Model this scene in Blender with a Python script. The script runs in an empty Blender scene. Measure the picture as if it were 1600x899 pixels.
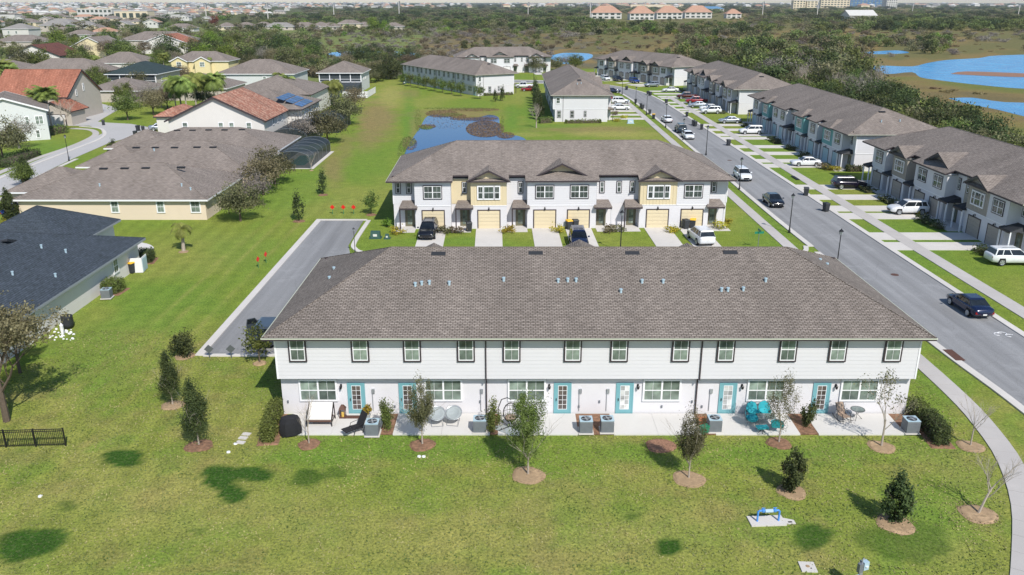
import bpy, math, random
import numpy as np
from mathutils import Vector, Matrix, noise as mn
random.seed(7)
S = bpy.context.scene
C = S.collection
R = math.radians
# ---------------------------------------------------------------- camera
F = 1300.0; PIT = math.atan(447 / F); CH = 25.0
cam = bpy.data.cameras.new('camera'); co = bpy.data.objects.new('camera', cam); C.objects.link(co)
cam.sensor_width = 36; cam.lens = 36 * F / 1600; cam.clip_start = .5; cam.clip_end = 40000
co.location = (0, 0, CH); co.rotation_euler = (math.pi / 2 - PIT, 0, 0); S.camera = co
# ---------------------------------------------------------------- world, sun, exposure
SUN_EL = R(45); SUN_AZ = R(155)          # azimuth clockwise from +Y of the direction TO the sun
w = bpy.data.worlds.new("World"); S.world = w; w.use_nodes = True
nt = w.node_tree; bg = nt.nodes['Background']
sk = nt.nodes.new('ShaderNodeTexSky'); sk.sky_type = 'NISHITA'; sk.sun_disc = False
sk.sun_elevation = SUN_EL; sk.sun_rotation = SUN_AZ; sk.air_density = 1.1; sk.dust_density = .3; sk.ozone_density = 3.0
nt.links.new(sk.outputs[0], bg.inputs[0]); bg.inputs[1].default_value = 0.11
sl = bpy.data.lights.new('sun', 'SUN'); so = bpy.data.objects.new('sun', sl); C.objects.link(so)
sl.energy = 4.2; sl.angle = R(.53); sl.color = (1, .955, .88)
sd = Vector((math.sin(SUN_AZ) * math.cos(SUN_EL), math.cos(SUN_AZ) * math.cos(SUN_EL), math.sin(SUN_EL)))
so.rotation_euler = sd.to_track_quat('Z', 'Y').to_euler(); so.location = (30, -30, 80)
S.view_settings.view_transform = 'Standard'; S.view_settings.look = 'None'; S.view_settings.gamma = 1
S.view_settings.exposure = 0.17
S.cycles.max_bounces = 5; S.cycles.diffuse_bounces = 2; S.cycles.glossy_bounces = 2; S.cycles.transmission_bounces = 3
S.cycles.transparent_max_bounces = 6; S.cycles.use_denoising = True; S.cycles.volume_bounces = 0

# ---------------------------------------------------------------- survey helpers (photo point -> metres on the ground / at a height)
cP, sP = math.cos(PIT), math.sin(PIT)
def at(px, py, z=0.):
    u = (px - 800) / F; v = (449.5 - py) / F
    t = (z - CH) / (-sP + v * cP)
    return (u * t, (cP + v * sP) * t)
def zat(px, py, Y):
    u = (px - 800) / F; v = (449.5 - py) / F
    t = Y / (cP + v * sP); return (u * t, CH + (-sP + v * cP) * t)
def proj(x, y, z=0.):
    dz = z - CH; f = y * cP - dz * sP; u = y * sP + dz * cP
    return (800 + F * x / f, 449.5 - F * u / f)
def onplane(px, py, p, n):
    u = (px - 800) / F; v = (449.5 - py) / F
    d = Vector((u, cP + v * sP, -sP + v * cP)); o = Vector((0, 0, CH))
    t = (Vector(p) - o).dot(Vector(n)) / d.dot(Vector(n)); return o + d * t

# ---------------------------------------------------------------- materials
def L(h):
    h = h.lstrip('#'); c = [int(h[i:i + 2], 16) / 255 for i in (0, 2, 4)]
    return tuple(x / 12.92 if x <= .04045 else ((x + .055) / 1.055) ** 2.4 for x in c)
def sc(c, k): return tuple(min(1, x * k) for x in c)
class NT:
    def __init__(s, name):
        s.m = bpy.data.materials.new(name); s.m.use_nodes = True; s.t = s.m.node_tree
        s.b = s.t.nodes['Principled BSDF']
    def n(s, typ, **k):
        o = s.t.nodes.new('ShaderNode' + typ)
        for a, v in k.items():
            if a in o.inputs.keys() if isinstance(a, str) else False: o.inputs[a].default_value = v
            else: setattr(o, a, v)
        return o
    def l(s, a, b): s.t.links.new(a, b)
    def noise(s, vec, scale, detail=3, rough=.55):
        o = s.n('TexNoise'); o.inputs['Scale'].default_value = scale; o.inputs['Detail'].default_value = detail
        o.inputs['Roughness'].default_value = rough
        if vec: s.l(vec, o.inputs['Vector'])
        return o.outputs['Fac']
    def ramp(s, fac, stops):
        o = s.n('ValToRGB'); e = o.color_ramp.elements
        while len(e) < len(stops): e.new(.5)
        for i, (p, c) in enumerate(stops): e[i].position = p; e[i].color = (*c, 1) if len(c) == 3 else c
        s.l(fac, o.inputs[0]); return o.outputs[0]
    def mix(s, fac, a, b, mode='MIX'):
        o = s.n('Mix'); o.data_type = 'RGBA'; o.blend_type = mode
        for i, v in ((0, fac), (6, a), (7, b)):
            if hasattr(v, 'node'): s.l(v, o.inputs[i])
            else: o.inputs[i].default_value = v if i == 0 else (*v[:3], 1)
        return o.outputs[2]
    def bump(s, h, strength, dist=.02):
        o = s.n('Bump'); o.inputs['Strength'].default_value = strength; o.inputs['Distance'].default_value = dist
        s.l(h, o.inputs['Height']); s.l(o.outputs[0], s.b.inputs['Normal'])
    def obj(s): return s.n('TexCoord').outputs['Object']
    def uv(s): return s.n('TexCoord').outputs['UV']
M = {}
def pm(name, base, var=.10, scale=3., rough=.8, bump=0., bscale=30., metal=0., coords='obj', big=0.):
    t = NT(name); v = t.obj() if coords == 'obj' else t.n('NewGeometry').outputs['Position']
    c = t.ramp(t.noise(v, scale, 5, .6), [(.3, sc(base, 1 - var)), (.7, sc(base, 1 + var))])
    if big:
        c = t.mix(t.ramp(t.noise(v, scale * .12, 3), [(.35, (0, 0, 0)), (.65, (1, 1, 1))]), c, sc(base, 1 - big))
    t.l(c, t.b.inputs['Base Color']); t.b.inputs['Roughness'].default_value = rough; t.b.inputs['Metallic'].default_value = metal
    if bump: t.bump(t.noise(v, bscale, 4), bump)
    M[name] = t.m; return t.m
def glassy(name, col, rough=.06, spec=.6):
    t = NT(name); v = t.obj()
    oi = t.n('ObjectInfo'); c = t.mix(1., t.ramp(t.noise(v, 1.3, 2), [(.35, sc(col, .6)), (.65, sc(col, 1.35))]), t.ramp(oi.outputs['Random'], [(0., (.55,) * 3), (1., (1.5, 1.45, 1.4))]), 'MULTIPLY')
    t.l(c, t.b.inputs['Base Color']); t.b.inputs['Roughness'].default_value = rough
    t.b.inputs['Specular IOR Level'].default_value = spec; M[name] = t.m; return t.m
def paint(name, col, rough=.28, metal=.0):
    t = NT(name); t.l(t.ramp(t.noise(t.obj(), 2, 3), [(.3, sc(col, .93)), (.7, sc(col, 1.05))]), t.b.inputs['Base Color'])
    t.b.inputs['Roughness'].default_value = rough; t.b.inputs['Metallic'].default_value = metal
    t.b.inputs['Coat Weight'].default_value = .6; t.b.inputs['Coat Roughness'].default_value = .06; M[name] = t.m; return t.m
def shingle(name, c1, c2, dark, bw=.30, rh=.15, blot=.16, gap=.028):
    t = NT(name); uv = t.uv()
    b = t.n('TexBrick'); t.l(uv, b.inputs['Vector']); b.offset = .5; b.squash = 1
    for k, v in (('Color1', (*c1, 1)), ('Color2', (*c2, 1)), ('Mortar', (*dark, 1)), ('Scale', 1), ('Mortar Size', gap),
                 ('Mortar Smooth', .25), ('Bias', 0), ('Brick Width', bw), ('Row Height', rh)): b.inputs[k].default_value = v
    mp = t.n('Mapping'); mp.inputs['Scale'].default_value = (1.6, 6.5, 1); t.l(uv, mp.inputs[0])
    tabs = t.ramp(t.noise(mp.outputs[0], 1.0, 2, .7), [(.32, (.72,) * 3), (.5, (1,) * 3), (.68, (1.28,) * 3)])
    c = t.mix(1., b.outputs['Color'], tabs, 'MULTIPLY')
    mp2 = t.n('Mapping'); mp2.inputs['Scale'].default_value = (.25, .10, 1); t.l(uv, mp2.inputs[0])
    bl = t.ramp(t.noise(mp2.outputs[0], 1.2, 5, .65), [(.33, (1 - blot,) * 3), (.66, (1 + blot * .7,) * 3)])
    c = t.mix(1., c, bl, 'MULTIPLY')
    t.l(c, t.b.inputs['Base Color']); t.b.inputs['Roughness'].default_value = .92
    t.b.inputs['Specular IOR Level'].default_value = .25
    t.bump(b.outputs['Fac'], -.5, .02); M[name] = t.m; return t.m
shingle('shingle', L('#908780'), L('#847b74'), L('#564e48'), .30, .15, .16, .03)
shingle('shingle_brown', L('#928881'), L('#857b73'), L('#685f59'), .36, .18, .2, .025)
shingle('shingle_blue', L('#4a525c'), L('#40484f'), L('#2c3138'), .5, .2, .1, .02)
shingle('shingle_green', L('#3c4a4e'), L('#33413f'), L('#2a3434'), .5, .2, .1, .02)
shingle('tile_orange', L('#b8806a'), L('#a86f5a'), L('#7d4c3c'), .33, .38, .25, .05)
shingle('tile_mixed', L('#c29a86'), L('#a06855'), L('#7d5a4c'), .6, .38, .3, .05)
shingle('tile_brown', L('#84574c'), L('#6f463e'), L('#4a302a'), .33, .38, .2, .05)
def pal(name, h, **k): return pm(name, L(h), **k)
pal('stucco', '#d8d6d9', var=.03, scale=1.2, rough=.95, bump=.25, bscale=60, big=.05)
pal('siding', '#d3d2d5', var=.03, scale=.8, rough=.7, big=.03)
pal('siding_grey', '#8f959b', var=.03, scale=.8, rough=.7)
pal('beige', '#d3c4a2', var=.03, scale=.8, rough=.8)
pal('taupe', '#a19a90', var=.03, scale=.8, rough=.8)
pal('teal', '#79adad', var=.03, scale=.8, rough=.8)
pal('mint', '#b9cfca', var=.03, scale=.8, rough=.8)
pal('trim_dark', '#3b3236', var=.08, rough=.6)
pal('trim_white', '#e8e8ea', var=.02, rough=.5)
pal('fascia_pale', '#c9cdbb', var=.04, rough=.6)
pal('aqua', '#72a6ae', var=.03, rough=.5)
pal('olive', '#6d6a55', var=.05, rough=.6)
pal('garage_tan', '#d8c9a8', var=.02, rough=.7)
pal('garage_taupe', '#a39b91', var=.02, rough=.7)
pal('garage_mint', '#a5bfc6', var=.02, rough=.7)
pal('garage_white', '#dddad8', var=.02, rough=.7)
pal('wall_beige', '#dccbb5', var=.04, scale=1., rough=.95, big=.05)
pal('wall_cream', '#dccda8', var=.04, scale=1., rough=.95)
pal('wall_stone', '#b9b0a6', var=.04, scale=1., rough=.95)
pal('wall_white', '#dcd8d3', var=.03, scale=1., rough=.95, big=.04)
pal('wall_pale', '#cfd2d2', var=.03, scale=1., rough=.95, big=.04)
pal('wall_yellow', '#dccd9f', var=.03, scale=1., rough=.95)
pal('concrete', '#d0cbc5', var=.05, scale=1.4, rough=.95, bump=.2, bscale=25, coords='pos', big=.09)
pal('patio_concrete', '#d2cfcb', var=.04, scale=.9, rough=.95, bump=.15, bscale=25, coords='pos', big=.07)
pal('walk_concrete', '#bdb8b4', var=.07, scale=1.1, rough=.95, bump=.2, bscale=25, coords='pos', big=.12)
pal('road_pale', '#b7b5b4', var=.04, scale=.6, rough=.95, coords='pos', big=.08)
pal('metal_black', '#1b1b1e', var=.1, rough=.45)
pal('bronze', '#26211f', var=.1, rough=.4)
pal('metal_grey', '#7b8087', var=.08, rough=.5, metal=.3)
pal('ac_grey', '#7d8186', var=.06, rough=.55)
pal('steel', '#b9bdc2', var=.08, rough=.35, metal=.6)
pal('rubber', '#141415', var=.15, rough=.85)
pal('vent_black', '#23262c', var=.1, rough=.7)
pal('mulch', '#a98f70', var=.4, scale=5, rough=1., bump=.6, bscale=20, big=.15)
pal('mulch_dark', '#85654f', var=.4, scale=5, rough=1., bump=.6, bscale=20)
pal('bark_pale', '#a79c90', var=.15, scale=8, rough=.95)
pal('bark', '#5f5347', var=.25, scale=6, rough=.95)
pal('bin_dark', '#2f3236', var=.1, rough=.6)
pal('bin_yellow', '#e8b428', var=.05, rough=.55)
pal('bin_blue', '#2b4a86', var=.05, rough=.55)
pal('sign_red', '#d2261f', var=.03, rough=.4)
pal('sign_grey', '#62666a', var=.08, rough=.5, metal=.3)
pal('sign_green', '#1d7a5c', var=.05, rough=.4)
pal('pipe_blue', '#4d8fd8', var=.08, rough=.45)
pal('box_green', '#33544c', var=.1, rough=.6)
pal('box_pale', '#a9c0cc', var=.05, rough=.5)
pal('fabric_black', '#232327', var=.12, scale=6, rough=.95)
pal('fabric_white', '#e6e2dc', var=.03, scale=4, rough=.95)
pal('fabric_teal', '#2ba0ab', var=.08, scale=4, rough=.8)
pal('fabric_grey', '#9ba2a4', var=.08, scale=5, rough=.95)
pal('fabric_tan', '#9a8676', var=.06, scale=5, rough=.95)
pal('wood_brown', '#5d4035', var=.12, scale=6, rough=.7)
pal('lantern_gold', '#d8b45a', var=.1, rough=.4)
pal('terracotta', '#b06a45', var=.1, rough=.9)
pal('screen_mesh', '#3a4145', var=.1, scale=1.5, rough=.75)
pal('screen_pale', '#69717a', var=.1, scale=1.5, rough=.75)
pal('roof_metal_blue', '#5f88a8', var=.05, rough=.5)
pal('far_white', '#c9c7c2', var=.05, scale=.3, rough=.9)
pal('far_roof_orange', '#b08a74', var=.1, scale=.3, rough=.9)
pal('far_roof_grey', '#8c8884', var=.1, scale=.3, rough=.9)
pal('far_cream', '#d6c8ac', var=.05, scale=.3, rough=.9)
pal('lamp_glass', '#9aa0a0', var=.05, rough=.3)
pal('pool_water', '#3fa79c', var=.1, scale=.8, rough=.1)
pal('headlamp', '#d9dde0', var=.03, rough=.15)
pal('taillamp', '#8c1414', var=.05, rough=.2)
pal('plate', '#d8d8d4', var=.05, rough=.5)
pal('fallen_leaves', '#8f6b56', var=.4, scale=10, rough=1.)
glassy('glass', (.055, .075, .066)); glassy('glass_blind', (.17, .22, .19), .12); glassy('car_glass', (.012, .016, .02), .04, .7)
glassy('door_glass', (.10, .085, .08), .1); glassy('door_blind', (.50, .52, .52), .15)
glassy('solar', (.012, .05, .16), .08, .7); glassy('tower_glass', (.05, .14, .30), .15, .7); glassy('table_glass', (.25, .30, .30), .06, .6)
for n_, h_, r_, m_ in (('car_white', '#dfe1e4', .3, 0), ('car_silver', '#a3abb5', .3, .5), ('car_black', '#131419', .2, 0), ('car_navy', '#142142', .2, .2),
                      ('car_plum', '#1f1a2c', .2, .2), ('car_red', '#8e1119', .25, 0), ('car_maroon', '#4a1216', .25, 0), ('car_blue', '#23408c', .25, .1),
                      ('car_grey', '#4a535c', .28, .4), ('car_jeep', '#1d3040', .35, 0)):
    paint(n_, L(h_), r_, m_)
# asphalt
def asphalt(name, base):
    t = NT(name); p = t.n('NewGeometry').outputs['Position']
    mp = t.n('Mapping'); mp.inputs['Scale'].default_value = (1.6, .06, 1); t.l(p, mp.inputs[0])
    c = t.ramp(t.noise(p, 18, 2, .7), [(.3, sc(base, .86)), (.7, sc(base, 1.14))])
    c = t.mix(1., c, t.ramp(t.noise(mp.outputs[0], .5, 4, .6), [(.32, (.80,) * 3), (.68, (1.16,) * 3)]), 'MULTIPLY')
    c = t.mix(t.ramp(t.noise(p, .35, 5, .7), [(.55, (0,) * 3), (.75, (.55,) * 3)]), c, sc(base, 1.45))
    # hairline cracks, an actual property of the surface
    vo = t.n('TexVoronoi'); vo.feature = 'DISTANCE_TO_EDGE'; vo.inputs['Scale'].default_value = .16
    nz = t.n('TexNoise'); nz.inputs['Scale'].default_value = 1.2; t.l(p, nz.inputs['Vector'])
    ad = t.n('VectorMath'); ad.operation = 'ADD'; t.l(p, ad.inputs[0]); t.l(nz.outputs['Color'], ad.inputs[1]); t.l(ad.outputs[0], vo.inputs['Vector'])
    c = t.mix(t.ramp(vo.outputs['Distance'], [(.0, (.45,) * 3), (.006, (0,) * 3)]), c, sc(base, .6))
    t.l(c, t.b.inputs['Base Color']); t.b.inputs['Roughness'].default_value = .9; t.bump(t.noise(p, 50, 2), .25, .01); M[name] = t.m
asphalt('asphalt', L('#8c8c8d'))
asphalt('asphalt_lane', L('#888889'))
# leaf materials: colour from the clump's own tone
def leaf(name, dark, light, trans=.25, rnd=.18):
    t = NT(name); a = t.n('Attribute'); a.attribute_name = 'tone'
    c = t.ramp(a.outputs['Fac'], [(0., dark), (1., light)])
    oi = t.n('ObjectInfo'); hs = t.n('HueSaturation')
    mr = t.n('MapRange'); mr.inputs[3].default_value = 1 - rnd; mr.inputs[4].default_value = 1 + rnd; t.l(oi.outputs['Random'], mr.inputs[0])
    t.l(mr.outputs[0], hs.inputs['Value']); t.l(c, hs.inputs['Color'])
    mr2 = t.n('MapRange'); mr2.inputs[3].default_value = .47; mr2.inputs[4].default_value = .52; t.l(oi.outputs['Random'], mr2.inputs[0]); t.l(mr2.outputs[0], hs.inputs['Hue'])
    t.l(hs.outputs[0], t.b.inputs['Base Color']); t.b.inputs['Roughness'].default_value = .6; t.b.inputs['Specular IOR Level'].default_value = .25
    tr = t.n('BsdfTranslucent'); t.l(hs.outputs[0], tr.inputs[0]); mx = t.n('MixShader'); mx.inputs[0].default_value = trans
    t.l(t.b.outputs[0], mx.inputs[1]); t.l(tr.outputs[0], mx.inputs[2]); t.l(mx.outputs[0], t.t.nodes['Material Output'].inputs[0]); M[name] = t.m
leaf('leaf_green', (.055, .085, .02), (.22, .28, .07))
leaf('leaf_olive', (.07, .078, .034), (.24, .24, .115))
leaf('leaf_dark', (.028, .046, .018), (.12, .155, .05))
leaf('leaf_bright', (.09, .16, .02), (.26, .38, .06))
leaf('leaf_grey', (.15, .13, .11), (.36, .325, .28))
leaf('leaf_brown', (.11, .092, .05), (.28, .235, .14))
leaf('leaf_yellow', (.20, .18, .02), (.62, .55, .06))
leaf('leaf_scrub', (.11, .115, .055), (.31, .29, .155))
leaf('leaf_wood', (.075, .105, .03), (.24, .29, .09))
leaf('turf', (.10, .15, .035), (.40, .36, .15))
leaf('leaf_red', (.10, .03, .02), (.28, .09, .05))
leaf('leaf_palm', (.07, .10, .02), (.30, .36, .09))
leaf('reed', (.17, .135, .065), (.38, .29, .155))
leaf('reed_green', (.10, .13, .03), (.28, .32, .09))
# ---------------------------------------------------------------- builders
class MB:
    def __init__(s): s.v = []; s.f = []; s.mi = []; s.m = 0; s.tone = []
    def vs(s, pts): n = len(s.v); s.v += [tuple(p) for p in pts]; return n
    def face(s, pts, m=None):
        n = s.vs(pts); s.f.append(tuple(range(n, n + len(pts)))); s.mi.append(s.m if m is None else m)
    def box(s, x0, y0, z0, x1, y1, z1, m=None):
        n = s.vs([(x0, y0, z0), (x1, y0, z0), (x1, y1, z0), (x0, y1, z0), (x0, y0, z1), (x1, y0, z1), (x1, y1, z1), (x0, y1, z1)])
        for q in ((0, 3, 2, 1), (4, 5, 6, 7), (0, 1, 5, 4), (1, 2, 6, 5), (2, 3, 7, 6), (3, 0, 4, 7)):
            s.f.append(tuple(n + i for i in q)); s.mi.append(s.m if m is None else m)
    def hull8(s, p, m=None):      # 8 points: bottom ring, top ring
        n = s.vs(p)
        for q in ((0, 3, 2, 1), (4, 5, 6, 7), (0, 1, 5, 4), (1, 2, 6, 5), (2, 3, 7, 6), (3, 0, 4, 7)):
            s.f.append(tuple(n + i for i in q)); s.mi.append(s.m if m is None else m)
    def tube(s, pts, rad, k=6, m=None, cap=True):
        pts = [Vector(p) for p in pts]; rings = []
        if not isinstance(rad, (list, tuple)): rad = [rad] * len(pts)
        for i, p in enumerate(pts):
            d = (pts[min(i + 1, len(pts) - 1)] - pts[max(i - 1, 0)])
            if d.length < 1e-9: d = Vector((0, 0, 1))
            d.normalize(); a = d.orthogonal().normalized(); b = d.cross(a)
            if i and len(rings):
                pa = prev; a = (pa - d * pa.dot(d)).normalized(); b = d.cross(a)
            prev = a
            rings.append(s.vs([p + (a * math.cos(t) + b * math.sin(t)) * rad[i] for t in [2 * math.pi * j / k for j in range(k)]]))
        for i in range(len(rings) - 1):
            for j in range(k):
                j2 = (j + 1) % k; s.f.append((rings[i] + j, rings[i] + j2, rings[i + 1] + j2, rings[i + 1] + j)); s.mi.append(s.m if m is None else m)
        if cap:
            s.f.append(tuple(rings[0] + j for j in reversed(range(k)))); s.f.append(tuple(rings[-1] + j for j in range(k)))
            s.mi += [s.m if m is None else m] * 2
    def lathe(s, c, prof, k=12, m=None):     # prof: (r,z)
        rings = [s.vs([(c[0] + r * math.cos(2 * math.pi * j / k), c[1] + r * math.sin(2 * math.pi * j / k), c[2] + z) for j in range(k)]) for r, z in prof]
        for i in range(len(rings) - 1):
            for j in range(k):
                j2 = (j + 1) % k; s.f.append((rings[i] + j, rings[i] + j2, rings[i + 1] + j2, rings[i + 1] + j)); s.mi.append(s.m if m is None else m)
        s.f.append(tuple(rings[0] + j for j in reversed(range(k)))); s.f.append(tuple(rings[-1] + j for j in range(k))); s.mi += [s.m if m is None else m] * 2
    def mesh(s, name, mats, smooth=False, tone=None):
        me = bpy.data.meshes.new(name); me.from_pydata(s.v, [], s.f)
        for mt in (mats if isinstance(mats, (list, tuple)) else [mats]): me.materials.append(M[mt] if isinstance(mt, str) else mt)
        if any(s.mi): me.polygons.foreach_set('material_index', s.mi)
        uvl = me.uv_layers.new(name='UVMap'); d = uvl.data
        for p in me.polygons:
            n = p.normal; h = Vector((-n.y, n.x, 0))
            if h.length < 1e-3: h = Vector((1, 0, 0))
            h.normalize(); t = n.cross(h)
            for li in p.loop_indices:
                q = me.vertices[me.loops[li].vertex_index].co; d[li].uv = (q.dot(h), q.dot(t))
        if smooth: me.polygons.foreach_set('use_smooth', [True] * len(me.polygons))
        if tone is not None:
            at_ = me.attributes.new('tone', 'FLOAT', 'POINT'); at_.data.foreach_set('value', tone)
        me.update(); return me
    def build(s, name, mats, parent=None, **k):
        return ob(name, s.mesh(name, mats, **k), parent)
def ob(name, me, parent=None, loc=None, rot=None):
    o = bpy.data.objects.new(name, me); C.objects.link(o)
    if parent: o.parent = parent
    if loc is not None: o.location = loc
    if rot is not None: o.rotation_euler = rot if isinstance(rot, (tuple, list)) else (0, 0, rot)
    return o
def tag(o, label=None, cat=None, group=None, kind=None):
    if label: o['label'] = label
    if cat: o['category'] = cat
    if group: o['group'] = group
    if kind: o['kind'] = kind
    return o
def thing(name, label, cat, loc=(0, 0, 0), rz=0., group=None):
    o = bpy.data.objects.new(name, None); C.objects.link(o); o.empty_display_size = .3
    o.location = loc if len(loc) == 3 else (*loc, 0); o.rotation_euler = (0, 0, rz); return tag(o, label, cat, group)
def struct(name, mb, mats, label=None, **k):
    return tag(mb.build(name, mats, None, **k), label, None, None, 'structure')
def copy_tree(src, parent=None):
    c = src.copy(); C.objects.link(c); c.parent = parent
    for ch in src.children: copy_tree(ch, c)
    return c
PROTO = {}
def inst(key, maker, name, label, cat, loc, rz=0., group=None, s=1.):
    """first use builds the thing, later ones copy it (mesh data shared)"""
    if key not in PROTO: o = maker(); PROTO[key] = o
    else: o = copy_tree(PROTO[key])
    o.name = name; o.location = (*loc, 0) if len(loc) == 2 else loc; o.rotation_euler = (0, 0, rz)
    o.scale = (s, s, s) if not isinstance(s, tuple) else s
    for k in ('label', 'group', 'category'):
        if k in o: del o[k]
    return tag(o, label, cat, group)
def empty(name='thing'):
    o = bpy.data.objects.new(name, None); C.objects.link(o); o.empty_display_size = .3; return o
# ================================================================ GROUND
def lin(a, b, n): return [a + (b - a) * i / n for i in range(n)]
XS = lin(-7000, -2000, 10) + lin(-2000, -700, 14) + lin(-700, -220, 40) + lin(-220, -60, 60) + lin(-60, 50, 270) + lin(50, 110, 50) + lin(110, 260, 60) + lin(260, 700, 36) + lin(700, 2000, 14) + lin(2000, 7001, 10) + [7001]
YS = lin(-60, 20, 12) + lin(20, 60, 130) + lin(60, 110, 80) + lin(110, 230, 90) + lin(230, 420, 90) + lin(420, 900, 110) + lin(900, 2200, 70) + lin(2200, 12000, 30) + [12000, 16000]
def N(x, y, s, o=3): return mn.fractal(Vector((x * s, y * s, 0.3)), 1.0, 2.0, o)
def sm(a, b, x):
    t = max(0., min(1., (x - a) / (b - a))); return t * t * (3 - 2 * t)
G_MID = Vector(L('#778738')); G_BRT = Vector(L('#688636')); G_DRY = Vector(L('#9b955a')); G_DRK = Vector(L('#36551f')); G_BRN = Vector(L('#8c7a58'))
FLOOR = Vector(L('#545838')); MARSH = Vector(L('#6f644a')); MARSH2 = Vector(L('#84714e')); MGREEN = Vector(L('#66703c')); GREYF = Vector(L('#6a665a'))
# patches that are a different colour of grass or soil: photo px, py, rx, ry, colour, strength
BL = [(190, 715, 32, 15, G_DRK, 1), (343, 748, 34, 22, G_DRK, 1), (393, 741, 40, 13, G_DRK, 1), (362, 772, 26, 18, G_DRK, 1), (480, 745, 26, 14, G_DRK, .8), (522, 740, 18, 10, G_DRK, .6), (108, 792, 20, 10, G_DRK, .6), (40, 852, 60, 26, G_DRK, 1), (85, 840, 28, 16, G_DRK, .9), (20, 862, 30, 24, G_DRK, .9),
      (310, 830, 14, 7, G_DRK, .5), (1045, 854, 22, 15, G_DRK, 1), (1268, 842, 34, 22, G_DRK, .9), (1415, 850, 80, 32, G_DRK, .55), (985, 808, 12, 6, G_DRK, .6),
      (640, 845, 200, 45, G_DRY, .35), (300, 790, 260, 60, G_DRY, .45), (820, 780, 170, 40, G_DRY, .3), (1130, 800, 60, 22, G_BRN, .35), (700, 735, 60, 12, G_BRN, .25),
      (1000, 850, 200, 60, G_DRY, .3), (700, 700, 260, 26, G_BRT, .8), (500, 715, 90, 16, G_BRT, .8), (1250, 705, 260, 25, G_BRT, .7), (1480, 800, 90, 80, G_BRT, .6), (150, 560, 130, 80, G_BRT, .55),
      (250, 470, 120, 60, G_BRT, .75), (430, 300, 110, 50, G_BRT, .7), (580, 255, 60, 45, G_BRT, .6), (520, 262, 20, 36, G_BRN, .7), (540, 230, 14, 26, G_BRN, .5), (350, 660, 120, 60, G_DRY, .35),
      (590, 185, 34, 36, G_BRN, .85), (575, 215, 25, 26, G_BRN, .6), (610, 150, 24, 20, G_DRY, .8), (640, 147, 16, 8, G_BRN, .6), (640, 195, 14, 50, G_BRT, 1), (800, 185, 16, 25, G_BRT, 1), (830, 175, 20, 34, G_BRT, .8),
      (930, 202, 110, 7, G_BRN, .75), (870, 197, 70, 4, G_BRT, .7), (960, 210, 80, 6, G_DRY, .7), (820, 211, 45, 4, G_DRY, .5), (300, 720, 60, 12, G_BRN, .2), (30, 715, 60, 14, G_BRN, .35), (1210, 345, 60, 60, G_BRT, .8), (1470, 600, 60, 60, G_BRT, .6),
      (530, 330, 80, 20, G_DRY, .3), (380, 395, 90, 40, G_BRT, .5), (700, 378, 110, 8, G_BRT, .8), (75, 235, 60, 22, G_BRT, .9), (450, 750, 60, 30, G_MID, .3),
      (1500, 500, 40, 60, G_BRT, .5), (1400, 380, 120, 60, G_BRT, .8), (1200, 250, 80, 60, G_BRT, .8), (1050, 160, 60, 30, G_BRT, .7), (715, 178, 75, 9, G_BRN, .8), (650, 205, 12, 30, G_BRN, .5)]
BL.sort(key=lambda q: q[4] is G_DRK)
def in_estate(x, y):
    if y > 345: return 0
    a = 1 - sm(325, 345, y + 10 * N(x, y, .02)); b = sm(-160, -140, x); c = 1 - sm(66, 70, x + 1.5 * N(x, y, .1))
    if y > 270 and x < -30: a *= sm(-20, 12, x + (y - 270) * -.2 + 30) if y > 300 else 1 - sm(-55, -60, x) * 0 if x > -55 else 0
    return a * b * c
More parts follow.
